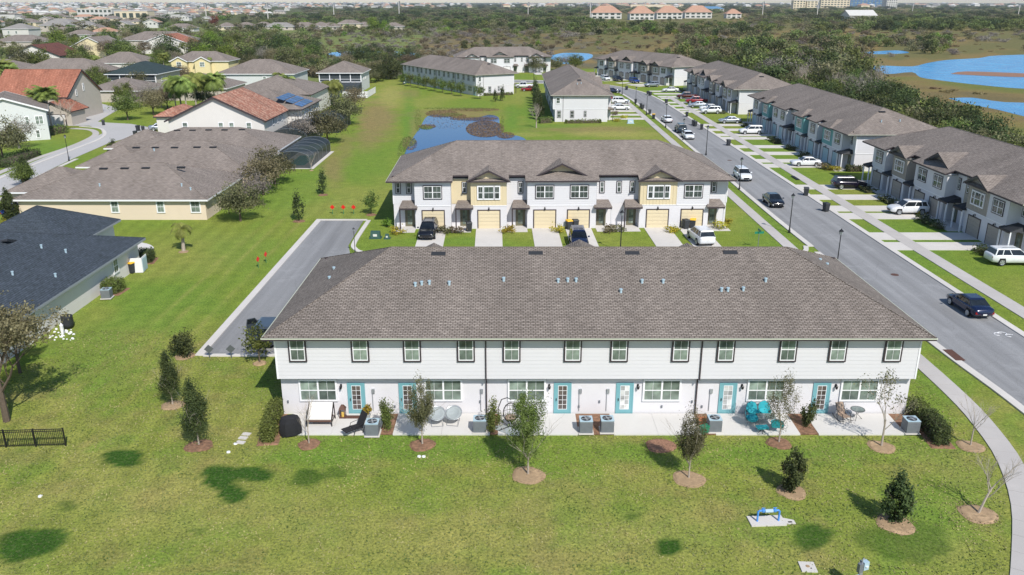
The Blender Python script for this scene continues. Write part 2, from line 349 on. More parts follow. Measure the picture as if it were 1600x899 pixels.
def ground_col(x, y):
    px, py = proj(x, max(y, 8.)) if y > 8 else (800, 950)
    e = in_estate(x, y); n1 = N(x, y, .055); n2 = N(x, y, .3, 2)
    if e > 0:
        g = G_MID.lerp(G_DRY, sm(-.2, .6, n1) * .35).lerp(G_BRT, sm(-.1, .5, -n1) * .4)
        if y < 60 and -80 < x < 40: g = g.lerp(G_DRY, (.12 + .22 * (1 - sm(30, 43, y))) * (1 - sm(44, 60, y)) + .35 * sm(.0, .5, N(x, y, .22, 4)) * (1 - sm(50, 70, y)))
        if y < 62: g = g.lerp(G_BRN, .32 * sm(.12, .5, N(x + 40, y, .45, 4))).lerp(G_BRT, .5 * sm(.1, .45, N(x - 70, y, .38, 4)))
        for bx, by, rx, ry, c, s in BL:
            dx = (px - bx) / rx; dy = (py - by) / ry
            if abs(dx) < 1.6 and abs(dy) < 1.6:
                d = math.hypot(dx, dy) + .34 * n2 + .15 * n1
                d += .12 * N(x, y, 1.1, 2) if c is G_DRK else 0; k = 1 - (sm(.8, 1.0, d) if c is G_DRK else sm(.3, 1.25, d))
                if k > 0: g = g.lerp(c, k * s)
        # mower lines run along the lane on the left side, across the street on the right
        if x < -16 and y < 110: g = g * (1 + .07 * math.sin((x + .35 * (y - 40) * .12) * 3.3) * (1 - sm(-18, -16, x)))
        if x < -22 and 28 < y < 100:
            t = (x + 29.5) + .4 * n1
            for off in (0, 1.8, 4.2): g = g.lerp(G_DRY, .45 * math.exp(-((t - off) / .22) ** 2) * (.5 + .5 * sm(-.3, .3, n2)))
    else: g = FLOOR
    if e < 1:
        f = FLOOR.lerp(MGREEN, sm(-.1, .5, n1) * .3)
        if y > 330 and x < 80 * (y / 400) :
            m = N(px, py * 6, .012); m2 = N(px + 90, py * 9, .02)
            if 48 < py < 118 and px > 470:
                f = MARSH.lerp(GREYF, sm(-.2, .4, m)).lerp(MARSH2, sm(.0, .35, m2) * (1 if py > 72 else .4)).lerp(MGREEN, sm(.2, .6, -m2 - m) * .25)
        if x > 76 and y > 100:
            m = N(x, y, .03)
            f = MARSH2.lerp(MGREEN, sm(-.3, .3, m) * .85).lerp(MARSH, sm(.0, .5, -m))
        if x > 60 and y > 330 : f = MARSH.lerp(MGREEN, .35).lerp(MARSH2, sm(-.2, .4, N(px, py * 5, .015)) * .8)
        if x < -60 and y < 900: f = Vector(L('#6e7256')).lerp(G_MID, .4)
        g = f.lerp(g, e) if e > 0 else f
    return g
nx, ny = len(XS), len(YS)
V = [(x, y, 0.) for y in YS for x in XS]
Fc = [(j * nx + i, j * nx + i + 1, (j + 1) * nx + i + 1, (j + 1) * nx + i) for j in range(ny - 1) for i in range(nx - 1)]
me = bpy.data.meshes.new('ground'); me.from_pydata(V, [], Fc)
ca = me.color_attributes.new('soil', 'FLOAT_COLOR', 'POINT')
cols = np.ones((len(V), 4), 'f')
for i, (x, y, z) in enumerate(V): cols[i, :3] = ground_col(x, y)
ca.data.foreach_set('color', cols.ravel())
t = NT('grass_ground'); p = t.n('NewGeometry').outputs['Position']; a = t.n('Attribute'); a.attribute_name = 'soil'
fine = t.ramp(t.noise(p, 6.5, 6, .85), [(.36, (.40, .46, .32)), (.5, (1, 1, 1)), (.64, (1.62, 1.56, 1.3))])
mid = t.ramp(t.noise(p, .9, 5, .7), [(.32, (.80, .84, .76)), (.68, (1.2, 1.17, 1.1))])
straw = t.ramp(t.noise(p, 5.5, 4, .8), [(.52, (0,) * 3), (.68, (.30,) * 3)])
c = t.mix(1., t.mix(1., a.outputs['Color'], fine, 'MULTIPLY'), mid, 'MULTIPLY'); c = t.mix(straw, c, (.34, .30, .17))
t.l(c, t.b.inputs['Base Color']); t.b.inputs['Roughness'].default_value = 1.; t.b.inputs['Specular IOR Level'].default_value = .1
t.bump(t.noise(p, 14, 3, .8), .7, .06); me.materials.append(t.m)
tag(ob('ground', me), 'green and dry lawn running out into marsh and woodland floor', None, None, 'structure')

def sheet(name, pts, z, m, label=None, thick=0.):
    b = MB(); b.face([(x, y, z) for x, y in pts])
    if thick:
        for i in range(len(pts)):
            p, q = pts[i], pts[(i + 1) % len(pts)]; b.face([(p[0], p[1], z), (q[0], q[1], z), (q[0], q[1], z - thick), (p[0], p[1], z - thick)])
    me = b.mesh(name, m)
    bmx = bmesh.new(); bmx.from_mesh(me); bmesh.ops.recalc_face_normals(bmx, faces=bmx.faces)
    if bmx.faces[0].normal.z < 0: bmesh.ops.reverse_faces(bmx, faces=bmx.faces)
    bmx.to_mesh(me); bmx.free()
    return tag(ob(name, me), label, None, None, 'structure')
import bmesh
def offset(pts, d):
    out = []
    for i, p in enumerate(pts):
        a = pts[max(i - 1, 0)]; b = pts[min(i + 1, len(pts) - 1)]; tx, ty = b[0] - a[0], b[1] - a[1]; l = math.hypot(tx, ty) or 1
        out.append((p[0] - ty / l * d, p[1] + tx / l * d))
    return out
def spline(pts, n=6):
    out = []
    for i in range(len(pts) - 1):
        p0, p1, p2, p3 = pts[max(i - 1, 0)], pts[i], pts[i + 1], pts[min(i + 2, len(pts) - 1)]
        for k in range(n):
            t = k / n; out.append(tuple(.5 * (2 * p1[c] + (p2[c] - p0[c]) * t + (2 * p0[c] - 5 * p1[c] + 4 * p2[c] - p3[c]) * t * t + (3 * p1[c] - p0[c] - 3 * p2[c] + p3[c]) * t ** 3) for c in (0, 1)))
    return out + [tuple(pts[-1])]
def band(name, pts, d0, d1, z, m, label=None, thick=.1, piece=0., joint=.012, jname='slab'):
    """a ribbon beside a line, z = its top; with piece > 0 it is laid as separate slabs"""
    A = offset(pts, d0); B = offset(pts, d1); b = MB()
    def seg(bb, a0, a1, b1, b0, ends=True):
        h = [(p[0], p[1], z - thick) for p in (a0, b0, b1, a1)] + [(p[0], p[1], z) for p in (a0, b0, b1, a1)]; bb.hull8(h)
    if not piece:
        for i in range(len(pts) - 1): seg(b, A[i], A[i + 1], B[i + 1], B[i])
        return struct(name, b, m, label)
    root = empty(name); root['kind'] = 'structure'
    if label: root['label'] = label
    L_ = [0]
    for i in range(len(pts) - 1): L_.append(L_[-1] + math.dist(pts[i], pts[i + 1]))
    def pt(arr, s):
        for i in range(len(L_) - 1):
            if s <= L_[i + 1] + 1e-9:
                k = (s - L_[i]) / max(1e-9, L_[i + 1] - L_[i]); return tuple(arr[i][c] + (arr[i + 1][c] - arr[i][c]) * k for c in (0, 1))
        return arr[-1]
    n = max(1, round(L_[-1] / piece)); st = L_[-1] / n
    for k in range(n):
        s0, s1 = k * st + joint, (k + 1) * st - joint; bb = MB(); dz = random.uniform(-.004, .004); zz = z
        a0, a1, b1, b0 = pt(A, s0), pt(A, s1), pt(B, s1), pt(B, s0)
        bb.hull8([(p[0], p[1], zz - thick) for p in (a0, b0, b1, a1)] + [(p[0], p[1], zz + dz) for p in (a0, b0, b1, a1)])
        bb.build(jname, m, root)
    return root
# ---- main street (runs away from the viewer on the right, then bends left)
LK = spline([(33.4, 40), (33.3, 50), (32.9, 58), (32.6, 75), (32.4, 84)], 5)
LK2 = spline([(32.5, 86.5), (32.4, 100), (32.6, 130), (32.8, 170), (32.7, 203), (32.3, 232), (30.5, 250), (24, 266), (10, 275), (-4, 279)], 5)
RK = spline([(40.4, 40), (40.2, 60), (40.1, 85), (40.1, 130), (40.0, 170), (39.8, 205), (39.2, 232), (36.5, 252), (29, 270), (13, 283), (-4, 287)], 5)
sheet('street', [(33.3, 40)] + LK[1:] + LK2 + RK[::-1], .03, 'asphalt', 'grey asphalt street running away between the rows')
# ---- the side street between the two front rows, and the dead-end lane on the left
sheet('side_street', [(-17.1, 73), (32.62, 73), (32.5, 83.3), (-16.9, 83.3)], .034, 'asphalt', 'asphalt side street between the two front rows')
LN = [(-23.0, 57.3), (-23.0, 97.4), (-17.9, 97.4), (-17.7, 86.6), (-16.9, 83.3), (-16.9, 73), (-17.2, 57.3)]
sheet('lane', LN, .038, 'asphalt_lane', 'dead-end asphalt lane beside the near row')
kz = .11
band('kerb', LK, 0, .62, kz, 'concrete', 'pale concrete kerb beside the near corner lawn')
band('kerb', [(32.5, 86.2)] + LK2, 0, .62, kz, 'concrete', 'pale kerb along the left side of the street')
band('kerb', RK, -.62, 0, kz, 'concrete', 'pale kerb in front of the right-hand row driveways')
band('kerb', spline([(31.9, 86.2), (31.2, 84.3), (29.6, 83.4), (20, 83.3), (0, 83.3), (-13, 83.3), (-15.6, 83.6), (-17.0, 85.2), (-17.5, 88), (-17.5, 97.4)], 4), -.5, 0, kz, 'concrete', 'kerb curving from the street into the lane')
band('kerb', [(-23.0, 57.0), (-23.0, 97.9)], 0, .62, kz, 'concrete', 'straight kerb along the left side of the lane')
band('kerb', [(-22.99, 97.45), (-17.5, 97.45)], 0, .42, kz, 'concrete', 'kerb closing the far end of the lane')
band('kerb', [(-22.99, 57.2), (-16.6, 57.2)], -.35, 0, kz, 'concrete', 'kerb closing the near end of the lane')
band('kerb', spline([(-17.1, 57.2), (-17.1, 70.5), (-15.5, 72.6), (-13, 73), (26, 73), (30.8, 72.6), (32.5, 69.5)], 4), -.45, 0, kz - .004, 'concrete', 'kerb in front of the near row driveways')
# ---- sidewalks laid as separate slabs
WK = spline([(22.2, 29.5), (24.5, 33.2), (26.9, 37.5), (28.6, 42), (29.4, 46), (29.8, 50), (29.9, 57), (29.85, 71.6)], 6)
band('sidewalk', WK, -.68, .68, .06, 'walk_concrete', 'curving sidewalk at the right of the near lawn', .1, 1.5)
band('sidewalk', [(29.85, 84.6), (29.9, 110), (30.2, 150), (30.2, 215), (30.0, 236)], -.65, .65, .06, 'walk_concrete', 'straight sidewalk left of the street past the second row', .1, 3.)
band('sidewalk', [(43.4, 56), (43.4, 130), (43.5, 190), (43.6, 236)], -.8, .8, .064, 'walk_concrete', 'sidewalk crossing the right-hand row driveways', .1, 3.)
band('sidewalk', [(-13.5, 85.2), (28.8, 85.2)], -.6, .6, .06, 'walk_concrete', 'sidewalk in front of the second row', .1, 3.)
# ---- ponds and lake
def blob(pts, n=5): p = [at(*q) for q in pts]; return spline(p + [p[0]], n)[:-1]
t = NT('pond_water'); p = t.n('NewGeometry').outputs['Position']
t.b.inputs['Base Color'].default_value = (.003, .07, .22, 1); t.b.inputs['Roughness'].default_value = .03; t.b.inputs['IOR'].default_value = 1.2; t.b.inputs['Specular IOR Level'].default_value = .35  # blue of the reflected sky is put into the base colour, real reflection kept weak
t.bump(t.noise(p, 1.6, 3), .12, .03); M['pond_water'] = t.m
t = NT('lake_water'); p = t.n('NewGeometry').outputs['Position']
t.l(t.ramp(t.noise(p, .12, 4), [(.3, (.008, .20, .50)), (.7, (.02, .30, .62))]), t.b.inputs['Base Color']); t.b.inputs['Roughness'].default_value = .22; t.b.inputs['Specular IOR Level'].default_value = .25  # two blues painted in for the sky mirrored on the lake
t.bump(t.noise(p, 1.2, 4), .6, .2); M['lake_water'] = t.m
sheet('pond_water', blob([(624, 262), (638, 228), (656, 200), (668, 182), (690, 180), (715, 185), (745, 184), (765, 180), (779, 184), (781, 198), (788, 209), (818, 216), (826, 240), (700, 262)], 4), .03, 'pond_water', 'dark blue pond reflecting the row behind it')
sheet('lake_water', blob([(1362, 108), (1372, 103), (1425, 104), (1448, 99), (1480, 94), (1530, 91), (1560, 87), (1660, 88), (1680, 140), (1600, 139), (1530, 133), (1470, 126), (1438, 121), (1425, 113), (1385, 116)], 3), .02, 'lake_water', 'bright blue lake beyond the right-hand trees')
sheet('lake_water', blob([(1482, 154), (1520, 153), (1570, 160), (1680, 165), (1690, 200), (1600, 182), (1560, 172), (1510, 162)], 3), .02, 'lake_water', 'blue inlet behind the trees at the right')
sheet('lake_water', blob([(860, 88), (880, 83), (920, 84), (925, 90), (900, 99), (868, 99)], 3), .02, 'lake_water', 'small blue pool behind the far white row')
sheet('lake_water', blob([(1345, 82), (1400, 79), (1420, 83), (1370, 85)], 3), .02, 'lake_water', 'thin strip of water in the marsh')
sheet('lake_water', blob([(510, 83), (560, 80), (640, 82), (640, 88), (570, 89), (520, 89)], 3), .02, 'lake_water', 'grey marsh water behind the screened house')
sheet('marsh_bank', blob([(1485, 116), (1510, 112), (1600, 115), (1680, 118), (1680, 122), (1600, 121), (1540, 119)], 3), .05, 'fallen_leaves', 'low brown reed bank in the lake')
# ---- pale street and island on the left
sheet('left_street', [at(*q) for q in [(-60, 345), (-10, 312), (60, 274), (115, 248), (170, 224), (210, 213), (235, 207), (232, 199), (205, 194), (168, 192), (120, 187), (92, 192), (104, 197), (140, 197), (158, 203), (160, 209), (130, 222), (60, 250), (0, 275), (-90, 312)]], .03, 'road_pale', 'pale concrete street curving into a turning circle')
sheet('left_driveway', [at(*q) for q in [(112, 194), (150, 192), (188, 170), (150, 160)]], .036, 'road_pale', 'pale driveway of the tile-roofed house')
band('left_walk', spline([at(*q) for q in [(-60, 298), (0, 270), (60, 247), (110, 230), (140, 217), (150, 209), (140, 203), (110, 201)]], 4), -.6, .6, .05, 'walk_concrete', 'narrow path curving round the green island', .06, 0)
band('left_kerb', spline([at(*q) for q in [(-60, 311), (0, 279), (60, 255), (120, 232), (155, 218), (164, 209), (155, 201), (125, 198)]], 4), -.3, .3, .09, 'concrete', 'kerb round the green island', .08)
band('left_kerb', [at(*q) for q in [(-20, 325), (60, 276), (120, 249)]], -.3, .3, .09, 'concrete', 'kerb in front of the long beige houses', .08)
# ---- manholes, drains, the mark sprayed on the asphalt
def disc(name, x, y, r, m, label, z=.042):
    b = MB(); b.lathe((x, y, z - .03), [(r, 0), (r, .03), (r * .82, .033)], 16); return tag(b.build(name, m), label, 'drain cover' if 'grate' not in label else 'drain', None)
disc('manhole_cover', *at(1398, 430), .38, 'wood_brown', 'round brown manhole cover in the near street')
disc('manhole_cover', *at(1140, 251), .38, 'wood_brown', 'small manhole cover farther up the street')
b = MB(); x, y = at(1490, 557); b.box(x - .35, y - 1.0, .1, x + .35, y + 1.0, .13)
for i in range(9): b.box(x - .33, y - .95 + i * .22, .13, x + .33, y - .87 + i * .22, .145)
tag(b.build('storm_drain', 'wood_brown'), 'rusty storm drain grate in the near kerb', 'drain')
b = MB(); x, y = at(1242, 279); b.box(x - .2, y - 1.4, .112, x + .3, y + 1.4, .13); tag(b.build('storm_drain', 'vent_black'), 'dark storm drain opening in the right kerb', 'drain')
x, y = at(1560, 523); b = MB()
for a_, (cx, cy) in ((.5, (0, 0)), (-.6, (.35, .15)), (.5, (.75, -.3))):
    b.tube([(x + cx + .35 * math.cos(a_ + t_), y + cy + .28 * math.sin(a_ + t_), .034) for t_ in lin(0, 4.6, 8)], .035, 4)
b.build('painted_mark', 'trim_white')['kind'] = 'structure'
# ================================================================ ROW HOUSES
def lap(b, x0, y0, x1, y1, z0, z1, pitch=.24):
    """lap boards on a wall seen from the right of the direction p0->p1"""
    d = Vector((x1 - x0, y1 - y0, 0)); n = Vector((d.y, -d.x, 0)).normalized(); k = max(1, round((z1 - z0) / pitch)); h = (z1 - z0) / k
    for i in range(k):
        a, c = z0 + i * h, z0 + (i + 1) * h; lo = n * .022; hi = n * .008
        b.face([(x0 + lo.x, y0 + lo.y, a), (x1 + lo.x, y1 + lo.y, a), (x1 + hi.x, y1 + hi.y, c), (x0 + hi.x, y0 + hi.y, c)])
        b.face([(x0, y0, a), (x1, y1, a), (x1 + lo.x, y1 + lo.y, a), (x0 + lo.x, y0 + lo.y, a)])
WM = {}
def window(parent, x, y, z, w, h, face=0, n=1, trim='trim_dark', glass='glass', tw=.09, meet=.5):
    """face: rotation about Z of a window looking along -Y; x,y,z = centre bottom on the wall; n sashes side by side"""
    key = (round(w, 2), round(h, 2), n, trim, glass, tw, meet)
    if key not in WM:
        T = MB()
        if tw: T.box(-w / 2 - tw, -.1, -tw, w / 2 + tw, -.0, 0); T.box(-w / 2 - tw, -.1, h, w / 2 + tw, 0, h + tw); T.box(-w / 2 - tw, -.1, 0, -w / 2, 0, h); T.box(w / 2, -.1, 0, w / 2 + tw, 0, h)
        Fm = MB(); f = .055; sw = w / n
        for i in range(n):
            a = -w / 2 + i * sw; c = a + sw
            Fm.box(a, -.095, 0, a + f, -.0, h); Fm.box(c - f, -.095, 0, c, 0, h); Fm.box(a + f, -.095, 0, c - f, 0, f); Fm.box(a + f, -.095, h - f, c - f, 0, h)
            Fm.box(a + f, -.09, h * meet - f / 2, c - f, -.0, h * meet + f / 2)
            mid = (a + c) / 2; Fm.box(mid - .008, -.075, h * meet + f / 2, mid + .008, -.0, h - f); Fm.box(mid - .008, -.075, f, mid + .008, 0, h * meet - f / 2) if w / n > .7 else None
        panes = []
        for i in range(n):
            a = -w / 2 + i * sw; c = a + sw
            for z0, z1, g in ((f, h * meet - f / 2, glass), (h * meet + f / 2, h - f, glass)):
                P = MB(); P.box(a + f, -.065, z0, c - f, -.002, z1); panes.append(P.mesh('pane', g))
        WM[key] = (T.mesh('window', trim) if tw else Fm.mesh('window', 'trim_white'), Fm.mesh('frame', 'trim_white') if tw else None, panes)
    tm, fm, ps = WM[key]
    o = ob('window', tm, parent, (x, y, z), face)
    if fm: ob('frame', fm, o)
    for p_ in ps: ob('pane', p_, o)
    return o
DM = {}
def door(parent, x, y, z, face, m, style='french', w=.95, h=2.1, glass='door_glass'):
    k = (m, style, glass)
    if k not in DM:
        b = MB(); b.box(-w / 2 - .08, -.06, 0, -w / 2, 0, h + .08); b.box(w / 2, -.06, 0, w / 2 + .08, 0, h + .08); b.box(-w / 2, -.06, h, w / 2, 0, h + .08); b.box(-w / 2, -.045, 0, w / 2, 0, h)
        Ps = []; gx = .27; z0, z1 = (.35, 1.98) if style == 'french' else (.25, 1.95)
        rows = 5
        for i in range(rows):
            for j in (0, 1):
                P = MB(); a = -gx + j * gx; hh = (z1 - z0) / rows; P.box(a + .012, -.058, z0 + i * hh + .015, a + gx - .012, -.046, z0 + (i + 1) * hh - .015); Ps.append(P.mesh('pane', glass))
        g = MB(); g.box(-gx - .02, -.054, z0 - .02, gx + .02, -.047, z1 + .02)
        hd = MB(); hd.box(-w / 2 + .06, -.11, .95, -w / 2 + .1, -.045, 1.12)
        DM[k] = (b.mesh('door', m), Ps, g.mesh('grille', 'trim_white' if style == 'french' else m), hd.mesh('handle', 'bronze'))
    b, Ps, g, hd = DM[k]; o = ob('door', b, parent, (x, y, z), face); ob('grille', g, o); ob('handle', hd, o)
    for p_ in Ps: ob('pane', p_, o)
    return o
GM = {}
def garage(parent, x, y, z, face, m, trim='trim_dark', w=2.44, h=2.13):
    k = (m, trim)
    if k not in GM:
        T = MB(); T.box(-w / 2 - .12, -.05, 0, -w / 2, 0, h + .12); T.box(w / 2, -.05, 0, w / 2 + .12, 0, h + .12); T.box(-w / 2, -.05, h, w / 2, 0, h + .12)
        P = MB(); ph = h / 5; P.box(-w / 2, -.035, .012, w / 2, .0, ph - .012)
        for j in range(4): a = -w / 2 + w / 4 * j; P.box(a + .07, -.045, .08, a + w / 4 - .07, -.035, ph - .08)
        GM[k] = (T.mesh('garage_door', trim), P.mesh('door_panel', m))
    t_, p_ = GM[k]; o = ob('garage_door', t_, parent, (x, y, z), face)
    for i in range(5): ob('door_panel', p_, o, (0, 0, i * h / 5))
    return o
def sconce_mesh():
    if 'sconce' not in WM:
        b = MB(); b.box(-.06, -.03, -.1, .06, 0, .12); b.tube([(0, -.02, .05), (0, -.12, .16), (0, -.2, .12)], .018, 5); b.lathe((0, -.2, -.16), [(.05, 0), (.075, .05), (.09, .2), (.03, .27)], 6)
        WM['sconce'] = b.mesh('wall_lamp', 'metal_black')
    return WM['sconce']
SEG6 = [('R', 2.6), ('D', 4.15), ('R', 2.3), ('T', 4.15), ('R', 2.37), ('W', 8.0), ('R', 2.15), ('R', 2.9), ('T', 4.27), ('D', 3.8), ('R', 2.35)]
SEG8 = [('R', 2.6), ('D', 4.15), ('R', 2.3), ('T', 4.15), ('R', 2.37), ('W', 8.0), ('R', 2.15), ('R', 2.9), ('T', 4.15), ('R', 2.4), ('D', 4.15), ('R', 2.4), ('T', 4.27), ('D', 3.8), ('R', 2.35)]
SEG7 = [('R', 2.6), ('D', 4.15), ('R', 2.3), ('T', 4.15), ('R', 2.37), ('W', 8.0), ('R', 2.15), ('R', 2.9), ('T', 4.2), ('R', 2.4), ('T', 4.27), ('D', 3.8), ('R', 2.35)]
SEG5 = [('R', 2.6), ('T', 4.15), ('R', 2.4), ('W', 8.0), ('R', 2.15), ('R', 2.6), ('T', 4.3), ('R', 2.35)]
D = 15.4; ZE = 5.72; ZL = 2.72
def row(label, org, ang, segs, length, c, roofm='shingle_brown', gable=True, rearspec=None, hx=7.2, ridge=9.0, detail=True, side='L', beds=True):
    """local: x along the front, front faces -y, rear at y = D"""
    root = thing('townhouse_row', label, 'townhouse row', (*org, 0), ang)
    k = length / sum(s[1] for s in segs); X = 0; S_ = []
    for tt, wd in segs: S_.append((tt, X, X + wd * k)); X += wd * k
    Ln = length; rc = 1.2
    LW, UW = MB(), MB()
    LW.box(0, rc, 0, Ln, D - .5, ZL); UW.box(0, rc, ZL, Ln, D, ZE - .02)
    UW.box(.02, D - .5, ZL - .02, Ln - .02, D - .02, ZL)      # overhang soffit
    lap(UW, Ln, D, 0, D, ZL, ZE - .25); lap(UW, 0, D, 0, rc, ZL, ZE - .25); lap(UW, Ln, rc, Ln, D, ZL, ZE - .25)
    for i, (tt, a, e) in enumerate(S_):
        if tt == 'R': lap(UW, a, rc, e, rc, ZL, ZE - .05)
        else:
            LW.box(a, 0, 0, e, rc + .05, ZL)
            if tt in 'DW': UW.box(a, 0, ZL, e, rc + .05, ZE - .02); lap(UW, a, 0, e, 0, ZL, ZE - .05); lap(UW, a, rc, a, 0, ZL, ZE - .05); lap(UW, e, 0, e, rc, ZL, ZE - .05)
            else:
                TW = MB(); TW.box(a, 0, ZL, e, rc + .05, ZE - .02); cx = (a + e) / 2; ap = 6.62 if gable else ZE
                if gable:
                    for yy in (0,): TW.face([(a, yy, ZE - .02), (e, yy, ZE - .02), (e, yy, 5.95), (cx, yy, ap), (a, yy, 5.95)])
                n = round((e - a) / .4)
                for j in range(n + 1):
                    bx = a + .03 + (e - a - .06) * j / n; top = 5.9 + max(0, (ap - 5.95) * (1 - abs(bx - cx) / ((e - a) / 2))) if gable else ZE - .05
                    TW.box(bx - .025, -.03, ZL + .08, bx + .025, 0, top)
                TW.build('gable_wall', c['T'], root)
                if (i == 3 or c.get('rc') == 2) and S_[i - 1][0] == 'R' and c.get('rc'): RW = MB(); RW.box(S_[i - 1][1] + .02, rc - .05, ZL, a, rc - .04, ZE - .05); RW.build('recess_wall', c['T'], root)
    LW.build('lower_wall', 'stucco' if 'lower' not in c else c['lower'], root); UW.build('upper_wall', c['upper'], root)
    # --- trim: corners, belt line, downspouts
    tm = 'trim_white' if c['upper'] != 'teal' else 'mint'
    class TR:
        def box(s, *k): q = MB(); q.box(*k); q.build('trim', tm, root)
    tr = TR()
    for x_ in (0, Ln):
        for y_ in (D,): tr.box(x_ - .05, y_ - .1, ZL, x_ + .05, y_ + .045, ZE - .2)
        tr.box(x_ - .05, rc - .06, ZL, x_ + .05, rc + .08, ZE - .2)
        s_ = -1 if x_ == 0 else 1
        tr.box(min(x_, x_ + s_ * .05), rc, ZL - .03, max(x_, x_ + s_ * .05), D, ZL + .05)
    for tt, a, e in S_:
        if tt in 'DWT': tr.box(a - .03, -.045, ZL - .02, e + .03, -.0, ZL + .06)
    # --- roof
    o = .55; yf = -.5; yr = D + .68; ym = (yf + yr) / 2; sl = (ridge - ZE) / (ym - yf); yn = .62; zn = ZE + sl * (yn - yf)
    def zf(y_): return ZE + sl * (y_ - yf)
    hipx = lambda y_: -o + (y_ - yf) / (ym - yf) * (hx + o)
    rf = MB()
    rf.face([(hipx(yn), yn, zn), (Ln - hipx(yn), yn, zn), (Ln - hx, ym, ridge), (hx, ym, ridge)])
    rf.face([(Ln + o, yr, ZE), (-o, yr, ZE), (hx, ym, ridge), (Ln - hx, ym, ridge)])
    rf.face([(-o, yr, ZE), (-o, yf, ZE), (hx, ym, ridge)]); rf.face([(Ln + o, yf, ZE), (Ln + o, yr, ZE), (Ln - hx, ym, ridge)])
    fa = MB(); so_ = MB()
    th = .17
    runs = []                       # front eave pieces that come down to yf
    cur = None
    for i, (tt, a, e) in enumerate(S_):
        inner = tt == 'R' and 0 < i < len(S_) - 1
        if not inner:
            a2 = -o if i == 0 else a - .25; e2 = Ln + o if i == len(S_) - 1 else e + .25
            if cur and cur[1] > a2 - .01: cur = (cur[0], e2); runs[-1] = cur
            else: cur = (a2, e2); runs.append(cur)
    for a, e in runs:
        aa = a if a > -o else -o; ta = max(aa, hipx(yn)) if a <= -o else a; te = min(e, Ln - hipx(yn)) if e >= Ln + o else e
        rf.face([(a, yf, ZE), (e, yf, ZE), (te, yn, zn), (ta, yn, zn)])
        fa.box(a, yf - .02, ZE - th, e, yf, ZE - .01)
        for x_ in (a, e):
            if -o < x_ < Ln + o: fa.face([(x_, yf, ZE - .012), (x_, yn, zn - .012), (x_, yn, zn - th), (x_, yf, ZE - th)])
        so_.face([(a + .01, yf, ZE - th), (e - .01, yf, ZE - th), (e - .01, rc, ZE - th), (a + .01, rc, ZE - th)])
    so_.face([(0, yn + .01, zn - th - .01), (Ln, yn + .01, zn - th - .01), (Ln, rc + .1, zn - th - .01), (0, rc + .1, zn - th - .01)])
    fa.box(0, yn - .02, zn - th, Ln, yn, zn - .015)
    fa.box(-o, yr, ZE - th, Ln + o, yr + .02, ZE - .03)
    for x_, s_ in ((-o, -1), (Ln + o, 1)): fa.box(min(x_, x_ + s_ * .02), yf - .02, ZE - th, max(x_, x_ + s_ * .02), yr + .02, ZE - .03)
    so_.face([(-o, D - .01, ZE - th), (Ln + o, D - .01, ZE - th), (Ln + o, yr, ZE - th), (-o, yr, ZE - th)])
    for x0_, x1_ in ((-o, .01), (Ln - .01, Ln + o)): so_.face([(x0_, yf, ZE - th - .002), (x1_, yf, ZE - th - .002), (x1_, yr, ZE - th - .002), (x0_, yr, ZE - th - .002)])
    for i, (tt, a, e) in enumerate(S_):          # gables over the board-and-batten bays
        cx = (a + e) / 2
        if tt == 'T' and gable:
            hw = (e - a) / 2 + .42; ap = 6.98; ez = ap - .5 * hw; y0 = yf - .12; yb = yf + (ap - ZE) / sl + .02; ye = max(yf + (ez - ZE) / sl, y0 + .05)
            for s_ in (-1, 1):
                q = [(cx, y0, ap), (cx, yb, ap), (cx + s_ * hw, ye, ez), (cx + s_ * hw, y0, ez)]
                rf.face(q if s_ > 0 else q[::-1]); q = [(p[0], p[1], p[2] - .14) for p in q]; so_.face(q[::-1] if s_ > 0 else q)
                fa.face([(cx, y0 - .01, ap), (cx + s_ * hw, y0 - .01, ez), (cx + s_ * hw, y0 - .01, ez - .2), (cx, y0 - .01, ap - .2)])
                fa.face([(cx + s_ * hw, y0, ez - .01), (cx + s_ * hw, ye, ez - .01), (cx + s_ * hw, ye, ez - .2), (cx + s_ * hw, y0, ez - .2)])
        elif tt == 'T':
            hw = (e - a) / 2 + .3; ap = ZE + .42 * hw; y0 = yf - .35; yb = yf + (ap - ZE) / sl + .02; yp = y0 + hw * .8
            rf.face([(cx - hw, y0, ZE + .01), (cx + hw, y0, ZE + .01), (cx, yp, ap)])
            for s_ in (-1, 1):
                q = [(cx, yp, ap), (cx, yb, ap), (cx + s_ * hw, yf + .04, ZE + .012), (cx + s_ * hw, y0, ZE + .01)]; rf.face(q if s_ > 0 else q[::-1])
            fa.box(cx - hw, y0 - .02, ZE - th, cx + hw, y0, ZE)
            so_.face([(cx - hw, y0, ZE - th + .004), (cx + hw, y0, ZE - th + .004), (cx + hw, 0, ZE - th + .004), (cx - hw, 0, ZE - th + .004)])
        elif tt == 'W' and gable:
            hw = 3.5; ap = 7.55; y0 = .42; ez = ap - .48 * hw; yb = yf + (ap - ZE) / sl + .02; ye = max(yf + (ez - ZE) / sl, y0 + .02)
            for s_ in (-1, 1):
                q = [(cx, y0, ap), (cx, yb, ap), (cx + s_ * hw, ye, ez), (cx + s_ * hw, y0, ez)]; rf.face(q if s_ > 0 else q[::-1])
                q = [(p[0], p[1], p[2] - .14) for p in q]; so_.face(q[::-1] if s_ > 0 else q)
                fa.face([(cx, y0 - .01, ap), (cx + s_ * hw, y0 - .01, ez), (cx + s_ * hw, y0 - .01, ez - .2), (cx, y0 - .01, ap - .2)])
            gw = MB(); zz = zf(1.35); gw.face([(cx - (ap - zz) / .48, 1.35, zz), (cx + (ap - zz) / .48, 1.35, zz), (cx, 1.35, ap - .1)]); gw.build('dormer_wall', c['T'], root)
    rf_o = rf.build('roof', roofm, root); fa.build('fascia', 'trim_dark', rf_o); so_.build('soffit', 'siding_grey', rf_o)
